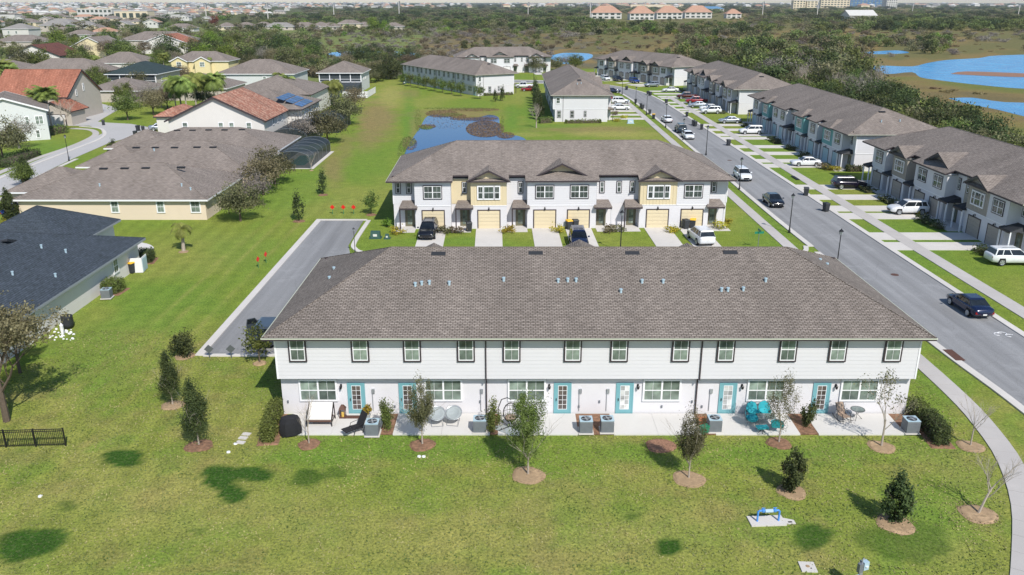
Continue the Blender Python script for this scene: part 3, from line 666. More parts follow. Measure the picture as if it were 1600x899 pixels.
    gu = MB(); gu.box(-o - .02, yr + .02, ZE - .06, Ln + o + .02, yr + .06, ZE + .0); gu.box(-o - .06, yf, ZE - .06, -o - .02, yr + .06, ZE + .0); gu.box(Ln + o + .02, yf, ZE - .06, Ln + o + .06, yr + .06, ZE); gu.build('drip_edge', 'fascia_pale', rf_o)
    cp = MB()                       # hip and ridge caps
    for p_, q_ in (((-o, yf, ZE), (hx, ym, ridge)), ((-o, yr, ZE), (hx, ym, ridge)), ((Ln + o, yf, ZE), (Ln - hx, ym, ridge)), ((Ln + o, yr, ZE), (Ln - hx, ym, ridge)), ((hx, ym, ridge), (Ln - hx, ym, ridge))):
        cp.tube([p_, q_], .055, 4)
    cp.build('ridge_cap', roofm, rf_o)
    # --- front openings
    gl = 'glass'; tm = c.get('wtrim', 'trim_dark')
    gar = []
    for i, (tt, a, e) in enumerate(S_):
        cx = (a + e) / 2; wd = e - a
        if tt == 'D':
            window(root, cx, 0, 3.62, 2.0, 1.45, 0, 2, tm); gar.append(cx)
        elif tt == 'T': window(root, cx, -.03, 3.55, 1.15, 1.45, 0, 1, 'trim_white'); window(root, cx - .95, -.03, 3.55, .58, 1.45, 0, 1, 'trim_white'); window(root, cx + .95, -.03, 3.55, .58, 1.45, 0, 1, 'trim_white'); gar.append(cx)
        elif tt == 'W':
            for s_ in (-1, 1): window(root, cx + s_ * wd * .25, 0, 3.62, 2.0, 1.45, 0, 2, tm); gar.append(cx + s_ * wd * .245)
        else:
            nb = S_[i + 1][0] if i + 1 < len(S_) else 'R'
            dx = e - .75 if (nb != 'R' and i < len(S_) - 1) else a + .75
            window(root, dx, rc, 4.0, .45, 1.25, 0, 1, tm)
            if i == 0 or (nb != 'R' and wd > 2.7) : window(root, a + .6, rc, 4.0, .45, 1.25, 0, 1, tm)
            door(root, dx, rc, .02, 0, c.get('door', 'olive'), 'front', glass='glass_blind')
            a2, e2 = dx - 1.05, dx + 1.05; z0, z1 = 2.55, 3.15
            aw = MB(); aw.hull8([(a2, -.55, z0), (e2, -.55, z0), (e2, rc, z0), (a2, rc, z0), (a2, -.55, z0 + .12), (e2, -.55, z0 + .12), (e2 - .25, rc, z1), (a2 + .25, rc, z1)])
            ao = aw.build('porch_roof', c.get('awn', roofm), root); fb = MB(); fb.box(a2 + .02, -.57, z0 - .14, e2 - .02, -.5, z0 + .04); fb.build('beam', 'trim_dark', ao)
            for xx in ((a2 + .05, e2 - .17) if c.get('posts') else ()):
                po = MB(); po.box(xx, -.5, 0, xx + .14, -.36, z0); po.build('porch_post', 'trim_white', root)
            if not c.get('posts'):
                po = MB(); px_ = e2 - .14 if dx < (a + e) / 2 else a2; po.box(px_, -.45, 0, px_ + .14, -.31, z0); po.build('porch_post', 'stucco' if nb == 'R' else 'trim_dark', root)
    for gx in gar:
        garage(root, gx, 0, .02, 0, c['garage'], c.get('gtrim', 'trim_dark')); ob('wall_lamp', sconce_mesh(), root, (gx, 0, 2.42))
    # --- rear
    if rearspec is None:
        n = max(1, round(Ln / 6.5)); u = Ln / n; rearspec = dict(up=[], dbl=[], door=[], spout=[])
        for q in range(n):
            m_ = q % 2; x0_ = q * u
            rearspec['up'] += [x0_ + u * .2, x0_ + u * .72]; rearspec['dbl'].append(x0_ + (u * .3 if m_ else u * .7)); rearspec['door'].append(x0_ + (u * .68 if m_ else u * .3))
            if q % 2: rearspec['spout'].append(x0_ + u)
    for x_ in rearspec['up']: window(root, x_, D + .03, 4.0, .92, 1.48, math.pi, 1, 'trim_dark', rearspec.get('g', 'glass_blind'))
    for x_ in rearspec['dbl']: window(root, x_, D - .5, 1.0, 2.3, 1.42, math.pi, 2, 'trim_white', 'glass_blind', 0.06)
    for j, x_ in enumerate(rearspec['door']): door(root, x_, D - .5, .03, math.pi, c.get('rdoor', 'aqua'), 'french', glass='door_blind' if j in rearspec.get('blind', ()) else 'door_glass')
    for x_ in rearspec['spout']:
        ds = MB(); ds.tube([(x_, D + .07, ZE - .2), (x_, D + .07, ZL - .05), (x_ + .0, D - .42, ZL - .12), (x_, D - .42, .05)], .055, 4); ds.build('downspout', 'trim_dark', root)
    # --- end walls
    for s_, x_ in ((0, 0), (1, Ln)):
        fc = -math.pi / 2 if s_ == 0 else math.pi / 2; eps = -.035 if s_ == 0 else .035
        window(root, x_ + eps, D - 1.3, 4.0, .92, 1.2, fc, 1, 'trim_white')
        for yy in (D - 1.6, D - 5.0): window(root, x_, yy, 1.0, .85, 1.35, fc, 1, 'trim_dark')
        window(root, x_, D - 8.4, 1.2, .5, 1.1, fc, 1, 'trim_dark')
        ds = MB(); ds.tube([(x_ + eps * 2.4, D - 2.6, ZE - .2), (x_ + eps * 2.4, D - 2.6, .05)], .045, 4); ds.build('downspout', 'trim_dark', root)
    root['L'] = Ln; return root, gar, S_
WHITE = dict(upper='siding', T='beige', garage='garage_tan', rc=1)
# ---- A: the near row, seen from the rear (turned 180 degrees)
AX0, AX1, AYR = -14.6, 25.15, 47.28
LA = AX1 - AX0
fa_ = lambda X: AX1 - X
scu = 25.35; scl = 24.6
rs = dict(up=[fa_((p_ - 800) / scu) for p_ in (464.8, 562.8, 644, 728, 799.5, 895, 967.5, 1063.5, 1134, 1231, 1309, 1395.5)],
          dbl=[fa_((p_ - 800) / scl) for p_ in (498, 693, 823, 1033.5, 1196, 1341.5)], door=[fa_((p_ - 800) / scl) for p_ in (557, 637, 879, 976, 1137, 1283)],
          spout=[fa_((759 - 800) / scu), fa_((1096.5 - 800) / scu)], blind=(3, 4))
rowA, garA, segA = row('long near townhouse row seen from its rear patios, white siding over stucco', (AX1, AYR + D), math.pi, SEG6[::-1][::-1], LA, WHITE, 'shingle', rearspec=rs, hx=6.3, ridge=9.05)
B0 = (-13.75, 93.5)
rowB, garB, segB = row('second townhouse row facing the viewer with tan garage doors and two beige gables', B0, R(1.2), SEG6, 38.9, WHITE, 'shingle_brown')
E1 = (51.7, 121.3); E2 = (51.8, 184.5); E3 = (51.7, 255.3); E4 = (29.6, 308.4)
rowE1, garE1, segE1 = row('right-hand row nearest the viewer with taupe gables and white bays', E1, -math.pi / 2, SEG6, 39.2, dict(upper='siding', T='taupe', garage='garage_taupe', rc=2, awn='vent_black', posts=1), ridge=8.9)
rowE2, garE2, segE2 = row('right-hand row with teal bays and hipped bay roofs', E2, -math.pi / 2, SEG8, 56.2, dict(upper='siding', T='teal', garage='garage_mint', rc=2, awn='vent_black', posts=1), gable=False, ridge=8.9)
rowE3, garE3, segE3 = row('right-hand row beyond the teal one with grey pointed gables', E3, -math.pi / 2, SEG8, 58., dict(upper='siding', T='taupe', garage='garage_taupe', rc=2, awn='vent_black', posts=1), ridge=8.9)
rowE4, garE4, segE4 = row('farthest right-hand row angled across the bend of the street', E4, R(-65), SEG7, 47., dict(upper='siding', T='taupe', garage='garage_taupe', rc=2, awn='vent_black', posts=1), ridge=8.9)
rowC, garC, segC = row('row seen end-on beyond the pond with a blank white end wall', (21.9, 184.6), math.pi / 2, SEG8, 55.5, WHITE, ridge=8.9); rowC.scale = (1, .84, 1)
rowD, garD, segD = row('long row behind the pond showing its shaded rear wall', (1.4, 243.6), R(121), SEG7, 49.5, WHITE, ridge=8.9); rowD.scale = (1, .86, 1)
rowD2, garD2, segD2 = row('white row facing the viewer behind the others at the far end', (-20.3, 314.5), R(7), SEG5, 35., dict(upper='siding', T='siding', garage='garage_white'), ridge=8.9)
# ---- box vents and pipes on the roofs
def roofpt(root, px, py, side='rear'):
    Ln = root['L']; sl = (9.0 - ZE) / ((D + 1) / 2)
    mw = Matrix.LocRotScale(root.location, root.rotation_euler, root.scale)
    P = mw @ Vector((Ln / 2, D + .5 if side == 'rear' else -.5, ZE)); nl = Vector((0, sl, 1)) if side == 'rear' else Vector((0, -sl, 1))
    if side == 'left': P = mw @ Vector((-.55, D / 2, ZE)); nl = Vector((-sl * 1.05, 0, 1))
    if side == 'right': P = mw @ Vector((Ln + .55, D / 2, ZE)); nl = Vector((sl * 1.05, 0, 1))
    nw = (mw.to_3x3() @ nl).normalized(); q = onplane(px, py, P, nw); return mw.inverted() @ q, nl.normalized()
def vent(root, px, py, side='rear', w=1.05, d=.42, kind='vent'):
    q, n = roofpt(root, px, py, side); key = kind + str(w)
    if key not in WM:
        b = MB()
        if kind == 'vent': b.hull8([(-w / 2, -d / 2, -.02), (w / 2, -d / 2, -.02), (w / 2, d / 2, -.02), (-w / 2, d / 2, -.02), (-w / 2 + .06, -d / 2 + .02, .16), (w / 2 - .06, -d / 2 + .02, .16), (w / 2 - .03, d / 2 - .1, .1), (-w / 2 + .03, d / 2 - .1, .1)])
        else: b.lathe((0, 0, -.05), [(.085, 0), (.085, .3), (.11, .3), (.11, .38)], 8)
        WM[key] = b.mesh('roof_vent' if kind == 'vent' else 'vent_pipe', 'vent_black' if kind == 'vent' else 'box_pale')
    o = ob('roof_vent' if kind == 'vent' else 'vent_pipe', WM[key], root, q)
    if kind == 'vent':
        z_ = n; x_ = Vector((1, 0, 0)) if side in ('rear', 'front') else Vector((0, 1, 0)); y_ = z_.cross(x_).normalized(); x_ = y_.cross(z_)
        o.rotation_euler = Matrix((x_, y_, z_)).transposed().to_euler()
for p_ in ((685, 399), (837, 398), (988, 398), (1141, 397)): vent(rowA, *p_)
for p_ in ((649, 449), (659, 447), (671, 446), (702, 447), (787, 441), (872, 443), (887, 442), (900, 442), (1003, 444), (1036, 444), (1196, 442), (1127, 457), (1137, 457), (1161, 456), (970, 459)): vent(rowA, *p_, kind='pipe', w=0)
vent(rowA, 574, 404, 'right'); vent(rowA, 1262, 401, 'left')
for p_ in ((522, 424), (515, 439)): vent(rowA, *p_, 'right', kind='pipe', w=0)
for p_ in ((1281, 411), (1292, 418)): vent(rowA, *p_, 'left', kind='pipe', w=0)
vent(rowC, 905, 126, 'left'); vent(rowC, 902, 132, 'left', kind='pipe', w=0); vent(rowC, 908, 131, 'left', kind='pipe', w=0)
for p_ in ((885, 106), (890, 111), (894, 115), (898, 119)): vent(rowC, *p_, 'rear', w=.7)
for p_ in ((686, 87), (700, 89), (716, 91), (731, 93.5), (748, 96)): vent(rowD, *p_, 'rear', w=.9)
vent(rowD, 764, 100.5, 'left')
vent(rowE2, 1378, 175, 'right'); vent(rowE2, 1377, 191, 'right', kind='pipe', w=0); vent(rowE2, 1406, 190, 'right', kind='pipe', w=0)
vent(rowE3, 1190, 120, 'right'); vent(rowE4, 1060, 90, 'right')
# gas meters and fittings on the near rear wall
for i, px in enumerate((449, 616, 750, 905, 937, 1035, 1082, 1098)):
    b = MB(); b.box(-.05, -.07, -.08, .05, 0, .08); ob('wall_fitting', b.mesh('wall_fitting', 'metal_grey'), rowA, (fa_((px - 800) / scl), D - .5, .55 if i % 2 else .9), math.pi)
for px in (582, 751, 905, 948, 1109):
    b = MB(); b.tube([(0, -.03, 0), (0, -.03, 1.3), (.12, -.03, 1.35), (.12, -.03, 1.5)], .03, 5); b.box(-.02, -.1, 1.25, .16, -.0, 1.55); ob('conduit', b.mesh('conduit', 'steel'), rowA, (fa_((px - 800) / scl), D - .5, .25), math.pi)
for px in (534, 858, 996, 1158, 1304): ob('wall_lamp', sconce_mesh(), rowA, (fa_((px - 800) / scl), D - .5, 2.0), math.pi)
# ---- driveways, front walks and lawn beds of each row
def drive(name, pts, label=None, m='concrete', z=.05): return sheet(name, pts, z, m, label, .05)
def xf(root, x, y):
    v = Matrix.LocRotScale(root.location, root.rotation_euler, root.scale) @ Vector((x, y, 0)); return (v.x, v.y)
for root, gars, depth, dz in ((rowB, garB, -8.9, 0), (rowA, garA, -9.9, 0), (rowE1, garE1, -10.9, .0), (rowE2, garE2, -11.1, 0), (rowE3, garE3, -11.2, 0), (rowE4, garE4, -10, 0), (rowC, garC, -9.6, 0), (rowD2, garD2, -9, 0)):
    for i, gx in enumerate(gars):
        r_ = empty('driveway'); r_['kind'] = 'structure'; n = 3 if root in (rowB, rowE1, rowE2) else 1
        for j in range(n):
            a_, b_ = depth * j / n, depth * (j + 1) / n
            p_ = sheet('slab', [xf(root, gx - 1.5, a_ - (.012 if j else 0)), xf(root, gx + 1.5, a_ - (.012 if j else 0)), xf(root, gx + 1.5, b_), xf(root, gx - 1.5, b_)], .05, 'concrete', None, .05); p_.parent = r_; del p_['kind']
    for tt, a, e in {rowB: segB, rowE1: segE1, rowE2: segE2, rowA: segA}.get(root, ()):
        if tt == 'R': sheet('front_walk', [xf(root, a, -1.6), xf(root, e, -1.6), xf(root, e, 1.2), xf(root, a, 1.2)], .045, 'concrete', None, .04)['kind'] = 'structure'
# ================================================================ VEGETATION
rng = np.random.default_rng(11)
def leafmesh(name, mat, c, size, tone, nrm=None, up=.35):
    """c (n,3) leaf centres -> small quads"""
    n = len(c); a = rng.normal(size=(n, 3)); a[:, 2] += up
    if nrm is not None: a += nrm * .9
    a /= np.linalg.norm(a, axis=1, keepdims=True); r = rng.normal(size=(n, 3)); u = np.cross(a, r); u /= np.linalg.norm(u, axis=1, keepdims=True); v = np.cross(a, u)
    s = (size * rng.uniform(.6, 1.4, n))[:, None] if np.isscalar(size) else size[:, None] * rng.uniform(.7, 1.3, n)[:, None]
    P = np.stack([c - u * s, c - v * s * .6, c + u * s, c + v * s * .6], 1).reshape(-1, 3)
    me = bpy.data.meshes.new(name); me.vertices.add(4 * n); me.vertices.foreach_set('co', P.ravel().astype('f'))
    me.loops.add(4 * n); me.loops.foreach_set('vertex_index', np.arange(4 * n, dtype='i')); me.polygons.add(n)
    me.polygons.foreach_set('loop_start', np.arange(0, 4 * n, 4, dtype='i')); me.polygons.foreach_set('loop_total', np.full(n, 4, 'i'))
    at_ = me.attributes.new('tone', 'FLOAT', 'POINT'); at_.data.foreach_set('value', np.repeat(np.clip(tone, 0, 1), 4).astype('f'))
    me.materials.append(M[mat]); me.update(); me.validate(); return me
def cloud(rx, ry, rz, z0, nc, nl, spread=.3, shape='oval', fill=.45):
    """clumped leaf positions in a crown; returns centres, outward normals, tones"""
    C_ = []
    while len(C_) < nc:
        p = rng.uniform(-1, 1, 3); r = np.linalg.norm(p)
        if r > 1 or r < fill * rng.random(): continue
        if shape == 'cone': k = 1 - .62 * (p[2] + 1) / 2; p[0] *= k * 1.1; p[1] *= k * 1.1
        if shape == 'dome' and p[2] < -.25: p[2] *= .3
        C_.append(p)
    C_ = np.array(C_); ct = rng.uniform(.1, .75, nc); cr = rng.uniform(.6, 1.35, nc) * spread
    i = rng.integers(0, nc, nl); p = C_[i] + rng.normal(size=(nl, 3)) * cr[i][:, None] * .6
    nrm = p / (np.linalg.norm(p, axis=1, keepdims=True) + 1e-6)
    t = ct[i] + rng.uniform(-.25, .3, nl); p = p * np.array([rx, ry, rz]); p[:, 2] += z0
    return p, nrm, t
def hedge_pts(lx, ly, lz, n, rough=.09):
    f = rng.random(n); p = rng.uniform(-.5, .5, (n, 3)); k = rng.integers(0, 5, n)
    for j, (ax, v) in enumerate(((0, -.5), (0, .5), (1, -.5), (1, .5), (2, .5))): p[k == j, ax] = v
    nrm = np.zeros((n, 3))
    for j, (ax, v) in enumerate(((0, -1), (0, 1), (1, -1), (1, 1), (2, 1))): nrm[k == j, ax] = v
    q = p * np.array([lx, ly, lz]); q[:, 2] += lz / 2
    q += rng.normal(size=(n, 3)) * rough
    bump = np.array([mn.noise(Vector(tuple(x * 2.2))) for x in q]); q += nrm * bump[:, None] * rough * 1.6; q[:, 2] = np.maximum(q[:, 2], .02)
    return q, nrm, .45 + .35 * bump + rng.uniform(-.25, .3, n)
def limbs(b, p, d, L_, r, depth, spread=.6, k=5, up=.25, kids=3, keep=None):
    p = Vector(p); d = Vector(d).normalized(); pts = [p]; n = 3
    for i in range(n):
        d = (d + Vector((random.gauss(0, .10), random.gauss(0, .10), random.gauss(.02, .06)))).normalized(); pts.append(pts[-1] + d * L_ / n)
    rr = [r * (1 - .5 * i / n) for i in range(n + 1)]; b.tube(pts, rr, k, cap=False)
    if keep is not None: keep.append((pts[-1], depth))
    if depth > 0:
        for i in range(kids + (1 if random.random() < .4 else 0)):
            t = random.uniform(.35, 1.) if i else 1.; q = pts[0].lerp(pts[-1], t) if t < 1 else pts[-1]
            a = random.uniform(0, 2 * math.pi); s_ = Vector((math.cos(a), math.sin(a), 0)); nd = (d + s_ * spread * random.uniform(.6, 1.3) + Vector((0, 0, up))).normalized()
            limbs(b, q, nd, L_ * random.uniform(.55, .8), r * .5, depth - 1, spread, max(3, k - 1), up, kids, keep)
def tree_proto(key, h, cr, crz, mat, bark='bark', nc=26, nl=1200, leaf_=.16, trunk_r=.12, base=.28, shape='oval', twigs=True, spread=.3, kids=3, lean=0.):
    def mk():
        o = empty('tree'); b = MB(); zt = h * base
        b.tube([(0, 0, -.05), (lean * .3, 0, zt * .5), (lean, 0, zt)], [trunk_r * 1.25, trunk_r, trunk_r * .85], 7, cap=False)
        if twigs:
            for i in range(kids + 1):
                a = 2 * math.pi * i / (kids + 1) + random.uniform(-.4, .4); limbs(b, (lean, 0, zt * random.uniform(.85, 1.)), (math.cos(a) * .55, math.sin(a) * .55, 1), (h - zt) * .42, trunk_r * .55, 2, .6, 4, .2, 2)
        b.build('trunk', bark, o)
        p, n_, t_ = cloud(cr, cr, crz, h - crz * .98, nc, nl, spread, shape); p[:, 0] += lean
        ob('crown', leafmesh('crown', mat, p, leaf_, t_, n_), o); return o
    return key, mk
def bare_proto(key, h, r, bark='bark_pale', depth=4, spread=.55, leaves=0, mat='leaf_brown', lf=.06, lean=0., up=.3, kids=3):
    def mk():
        o = empty('tree'); b = MB(); keep = []
        b.tube([(0, 0, -.05), (lean * .5, 0, h * .2), (lean, 0, h * .36)], [r * 1.2, r, r * .8], 6, cap=False)
        b.build('trunk', bark, o); b = MB()
        for i in range(4):
            a = i * 1.6 + random.uniform(-.3, .3); limbs(b, (lean * (1 - .2 * (i > 1)), 0, h * (.34 - .04 * i)), (math.cos(a) * .5 + lean * .3, math.sin(a) * .5, 1), h * .27, r * .55, depth, spread, 4, up, kids, keep)
        b.build('branches', bark, o)['kind'] = 'stuff'
        if leaves:
            e = [p for p, d in keep if d <= 1]; idx = rng.integers(0, len(e), leaves); c = np.array([tuple(e[i]) for i in idx]) + rng.normal(size=(leaves, 3)) * lf * 2.2
            ob('crown', leafmesh('crown', mat, c, lf, rng.uniform(0, 1, leaves)), o)
        return o
    return key, mk
def palm_proto(key, h, fr=2.2, nf=16, mat='leaf_palm', bark='bark_pale', droop=1.0):
    def mk():
        o = empty('palm_tree'); b = MB(); b.tube([(0, 0, -.05), (.06, 0, h * .5), (.1, 0, h)], [.2, .15, .13], 8, cap=False); b.build('trunk', bark, o)
        cen, tn, nr = [], [], []
        fb = MB(); tones = []
        for i in range(nf):
            a = 2 * math.pi * i / nf + random.uniform(-.2, .2); el = random.uniform(-.2, 1.2); L_ = fr * random.uniform(.85, 1.1); pts = []
            for k in range(7):
                s_ = k / 6; ee = el - droop * 1.9 * s_ * s_; pts.append(None)
            p = Vector((.1, 0, h)); n = 8; ee = el
            seg = []
            for k in range(n + 1): seg.append(p.copy()); p += Vector((math.cos(a) * math.cos(ee), math.sin(a) * math.cos(ee), math.sin(ee))) * L_ / n; ee -= droop * 1.7 / n
            side = Vector((-math.sin(a), math.cos(a), 0)); tn_ = random.uniform(.25, 1)
            for k in range(n):
                for s_ in (-1, 1):
                    for q in (0, .5):
                        m0 = seg[k].lerp(seg[k + 1], q); wl = fr * .34 * math.sin(math.pi * min(1, (k + q + 1.2) / (n + 1.5))) + .05; d = seg[k + 1] - seg[k]
                        tip = m0 + side * s_ * wl + d * .8 - Vector((0, 0, wl * .55)); fb.face([m0, m0 + d * .62, tip]); tones += [tn_ * random.uniform(.7, 1.2)] * 3
        fb.build('fronds', mat, o, tone=[min(1, t_) for t_ in tones]); return o
    return key, mk
P_ = dict([
    tree_proto('lawn_oak', 4.9, 1.0, 1.95, 'leaf_green', 'bark_pale', 70, 15000, .038, .05, .22, 'oval', True, .24),
    tree_proto('lawn_oak2', 4.35, .74, 1.7, 'leaf_olive', 'bark_pale', 56, 11000, .035, .045, .22, 'oval', True, .24),
    tree_proto('sparse_oak', 4.6, .85, 1.7, 'leaf_olive', 'bark_pale', 40, 4600, .036, .045, .3, 'oval', True, .28),
    tree_proto('magnolia', 3.0, .95, 1.5, 'leaf_dark', 'bark', 60, 4600, .075, .05, .12, 'cone', True, .22),
    tree_proto('dense_oak', 4.2, .92, 1.8, 'leaf_dark', 'bark_pale', 60, 10000, .045, .05, .2, 'cone', True, .27),
    tree_proto('round_bush', 1.9, .95, .95, 'leaf_dark', 'bark', 40, 2600, .075, .05, .12, 'oval', True, .3),
    tree_proto('olive_tree', 7.5, 4.2, 3.4, 'leaf_olive', 'bark', 60, 5200, .18, .2, .28, 'dome', True, .28),
    tree_proto('green_tree', 8., 3.8, 3.4, 'leaf_green', 'bark', 55, 4600, .19, .2, .25, 'dome', True, .28),
    tree_proto('dark_tree', 9., 3.8, 4.2, 'leaf_dark', 'bark', 55, 4600, .2, .2, .2, 'oval', True, .3),
    tree_proto('bright_tree', 8., 3.6, 3.6, 'leaf_bright', 'bark', 50, 3600, .2, .2, .22, 'oval', True, .3),
    tree_proto('grey_tree', 7., 4., 3.0, 'leaf_grey', 'bark_pale', 50, 2600, .15, .2, .25, 'dome', True, .3),
    tree_proto('brown_tree', 6.5, 3.6, 2.8, 'leaf_brown', 'bark', 50, 3400, .16, .2, .25, 'dome', True, .3),
    tree_proto('red_tree', 8, 3.5, 3.5, 'leaf_red', 'bark', 40, 2200, .22, .2, .25, 'oval', True, .3),
    tree_proto('small_green', 3.6, 1.1, 1.4, 'leaf_green', 'bark', 26, 1100, .1, .06, .3, 'oval', False, .3),
    tree_proto('small_dark', 3.4, .8, 1.5, 'leaf_dark', 'bark', 26, 1100, .1, .06, .2, 'cone', False, .3),
    bare_proto('bare_thin', 3.9, .045, 'bark_pale', 3, .5), bare_proto('bare_lean', 4.1, .06, 'bark_pale', 3, .5, lean=.55),
    bare_proto('bare_mid', 8.5, .2, 'bark_pale', 4, .6), bare_proto('bare_leafy', 4.4, .05, 'bark_pale', 3, .5, 700, 'leaf_olive', .05),
    bare_proto('big_oak_bare', 7.6, .16, 'bark', 4, .72, 12000, 'leaf_brown', .07, up=.15),
    palm_proto('small_palm', 2.4, 1.5, 11, droop=1.5), palm_proto('queen_palm', 7.5, 3.7, 34, droop=1.1), palm_proto('fan_palm', 8.2, 3.0, 60, droop=.75), palm_proto('short_palm', 4.6, 3.2, 30, droop=1.1)])
def T(key, px, py, label, group=None, s=1., rz=None, name='tree', cat='tree', xy=None):
    x, y = xy if xy else at(px, py)
    return inst('tree_' + key, P_[key], name if 'palm' not in key else 'palm_tree', label, cat if 'palm' not in key else 'palm tree', (x, y), random.uniform(0, 6.28) if rz is None else rz, group, s)
def mulch(px, py, r=.9, m='mulch', parent=None, ry=None, label='ring of mulch round a young tree'):
    x, y = at(px, py); b = MB(); n = 22; ry = ry or r
    ring = [(x + r * math.cos(a) * (1 + .08 * math.sin(3 * a + px)), y + ry * math.sin(a) * (1 + .08 * math.cos(2 * a + py)), .012) for a in [2 * math.pi * i / n for i in range(n)]]
    top = [(x + (q[0] - x) * .8, y + (q[1] - y) * .8, .07) for q in ring]
    for i in range(n): j = (i + 1) % n; b.face([ring[i], ring[j], top[j], top[i]])
    for k in range(int(150 * r * r)):
        a = random.uniform(0, 6.28); q = r * random.uniform(.8, 1.22); cx, cy = x + q * math.cos(a), y + (ry / r) * q * math.sin(a); s_ = random.uniform(.02, .06); t_ = random.uniform(0, 3); z_ = .03 if q > r else .075
        b.face([(cx + s_ * math.cos(t_), cy + s_ * math.sin(t_), z_), (cx - s_ * math.sin(t_) * .5, cy + s_ * math.cos(t_) * .5, z_), (cx - s_ * math.cos(t_), cy - s_ * math.sin(t_), z_ + .02), (cx + s_ * math.sin(t_) * .5, cy - s_ * math.cos(t_) * .5, z_)])
    b.face(top); o = b.build('mulch_ring', m, None); o['kind'] = 'stuff'; o['label'] = label
    return o
GL = 'young trees on the lawn behind the near row'
for key, px, py, s, lab, mr, mm in (
    ('lawn_oak', 825, 742, 1.0, 'leafy young tree in the middle of the lawn below the egg chair', 1.15, 'mulch'),
    ('lawn_oak2', 1076, 748, 1.0, 'leafy young tree on the lawn beside the heap of dead leaves', 1.1, 'mulch'),
    ('lawn_oak2', 660, 695, 1.02, 'young tree with a sparse top before the round papasan chairs', .95, 'mulch_dark'),
    ('bare_thin', 483, 694, .85, 'thin leafless young tree before the white-covered swing', .8, 'mulch_dark'),
    ('sparse_oak', 1217, 692, .98, 'half-leafy young tree before the teal chairs', .9, 'mulch_dark'),
    ('bare_leafy', 1377, 698, 1.12, 'sparse young tree before the patio rocking chair', .95, 'mulch'),
    ('bare_thin', 1516, 697, .95, 'leafless young tree between the hedge and the curving sidewalk', .95, 'mulch'),
    ('bare_lean', 1528, 803, 1.0, 'leaning leafless young tree near the lower bend of the sidewalk', 1.15, 'mulch'),
    ('magnolia', 1237, 768, .82, 'glossy dark magnolia bush nearest the blue pipe frame', .95, 'mulch'),
    ('magnolia', 1399, 818, .92, 'glossy dark magnolia bush at the lower right, in a tan mulch ring', 1.1, 'mulch'),
    ('dense_oak', 311, 696, .98, 'dark dense young tree nearest the stepping stones', 1.0, 'mulch_dark'),
    ('dense_oak', 270, 633, .86, 'dark dense young tree behind the stepping-stone tree', .9, 'mulch'),
    ('round_bush', 289, 556, .95, 'round dark shrub near the end of the lane', .9, 'mulch'),
    ('small_green', 406, 567, .9, 'small tree beside the car with the open door', .6, 'mulch'),
    ('small_dark', 467, 345, 1.0, 'small dark conical tree left of the far lane end', .9, 'mulch_dark'),
    ('small_dark', 505, 304, .95, 'small dark conical tree farther up the green strip', .8, 'mulch_dark'),
    ('small_green', 580, 335, .85, 'thin small tree between the red markers and the second row', .8, 'mulch_dark'),
    ('bare_thin', 487, 266, .8, 'thin bare tree beside the screened pool cage', .4, 'mulch'),
    ('magnolia', 640, 345, .4, 'tiny dark bush at the corner of the second row', .4, 'mulch')):
    T(key, px, py, lab, GL, s); mulch(px, py + 1, mr * .82, mm)
mulch(1032, 697, .9, 'fallen_leaves', label='heap of dead leaves on the lawn')
T('small_palm', 287, 393, 'small palm standing alone on the lawn by the blue-roofed house', None, 1.05); mulch(287, 394, .5, 'mulch')
T('big_oak_bare', 0, 0, 'large half-bare oak at the left edge above the black fence', None, 1.15, 1.0, xy=(-31.8, 46.8))
T('big_oak_bare', 0, 0, 'half-bare oak behind the one at the left edge, by the blue-roofed house', None, .62, 2.6, xy=(-35.0, 54.0))
# ---- hedges and shrubs
def hedge(x0, y0, x1, y1, w_, h, label, mat='leaf_green', dens=520, leaf_=.055, mul=True, rough=.09, mm='mulch_dark'):
    L_ = math.hypot(x1 - x0, y1 - y0); n = int(dens * (2 * L_ * h + 2 * w_ * h + L_ * w_)); q, nr, t_ = hedge_pts(L_, w_, h, n, rough)
    core = MB(); core.hull8([(-L_ / 2 + .12, -w_ / 2 + .12, 0), (L_ / 2 - .12, -w_ / 2 + .12, 0), (L_ / 2 - .12, w_ / 2 - .12, 0), (-L_ / 2 + .12, w_ / 2 - .12, 0), (-L_ / 2 + .15, -w_ / 2 + .14, h - .14), (L_ / 2 - .15, -w_ / 2 + .14, h - .14), (L_ / 2 - .15, w_ / 2 - .14, h - .14), (-L_ / 2 + .15, w_ / 2 - .14, h - .14)])
    rt = thing('hedge', label, 'hedge', ((x0 + x1) / 2, (y0 + y1) / 2, 0), math.atan2(y1 - y0, x1 - x0)); core.build('stems', 'bark', rt)
    ob('foliage', leafmesh('foliage', mat, q, leaf_, t_, nr), rt)
    if mul:
        b = MB(); e = .35; b.hull8([(-L_ / 2 - e, -w_ / 2 - e, .0), (L_ / 2 + e, -w_ / 2 - e, 0), (L_ / 2 + e, w_ / 2 + e, 0), (-L_ / 2 - e, w_ / 2 + e, 0), (-L_ / 2 - e + .1, -w_ / 2 - e + .1, .058), (L_ / 2 + e - .1, -w_ / 2 - e + .1, .058), (L_ / 2 + e - .1, w_ / 2 + e - .1, .058), (-L_ / 2 - e + .1, w_ / 2 + e - .1, .058)])
        o = b.build('mulch_bed', mm); o['kind'] = 'stuff'; o['label'] = 'mulch bed under a hedge'; o.location = rt.location; o.rotation_euler = rt.rotation_euler
h_ = lambda a, b, *k, **kk: hedge(*at(*a), *at(*b), *k, **kk)
h_((419, 692), (432, 652), .6, 1.2, 'clipped hedge at the left end of the near row patios')
h_((1471, 697), (1447, 668), .75, 1.15, 'dark hedge beside the rightmost air conditioner', 'leaf_dark')
h_((1447, 668), (1425, 645), .7, 1.05, 'hedge along the right end wall of the near row', 'leaf_green')
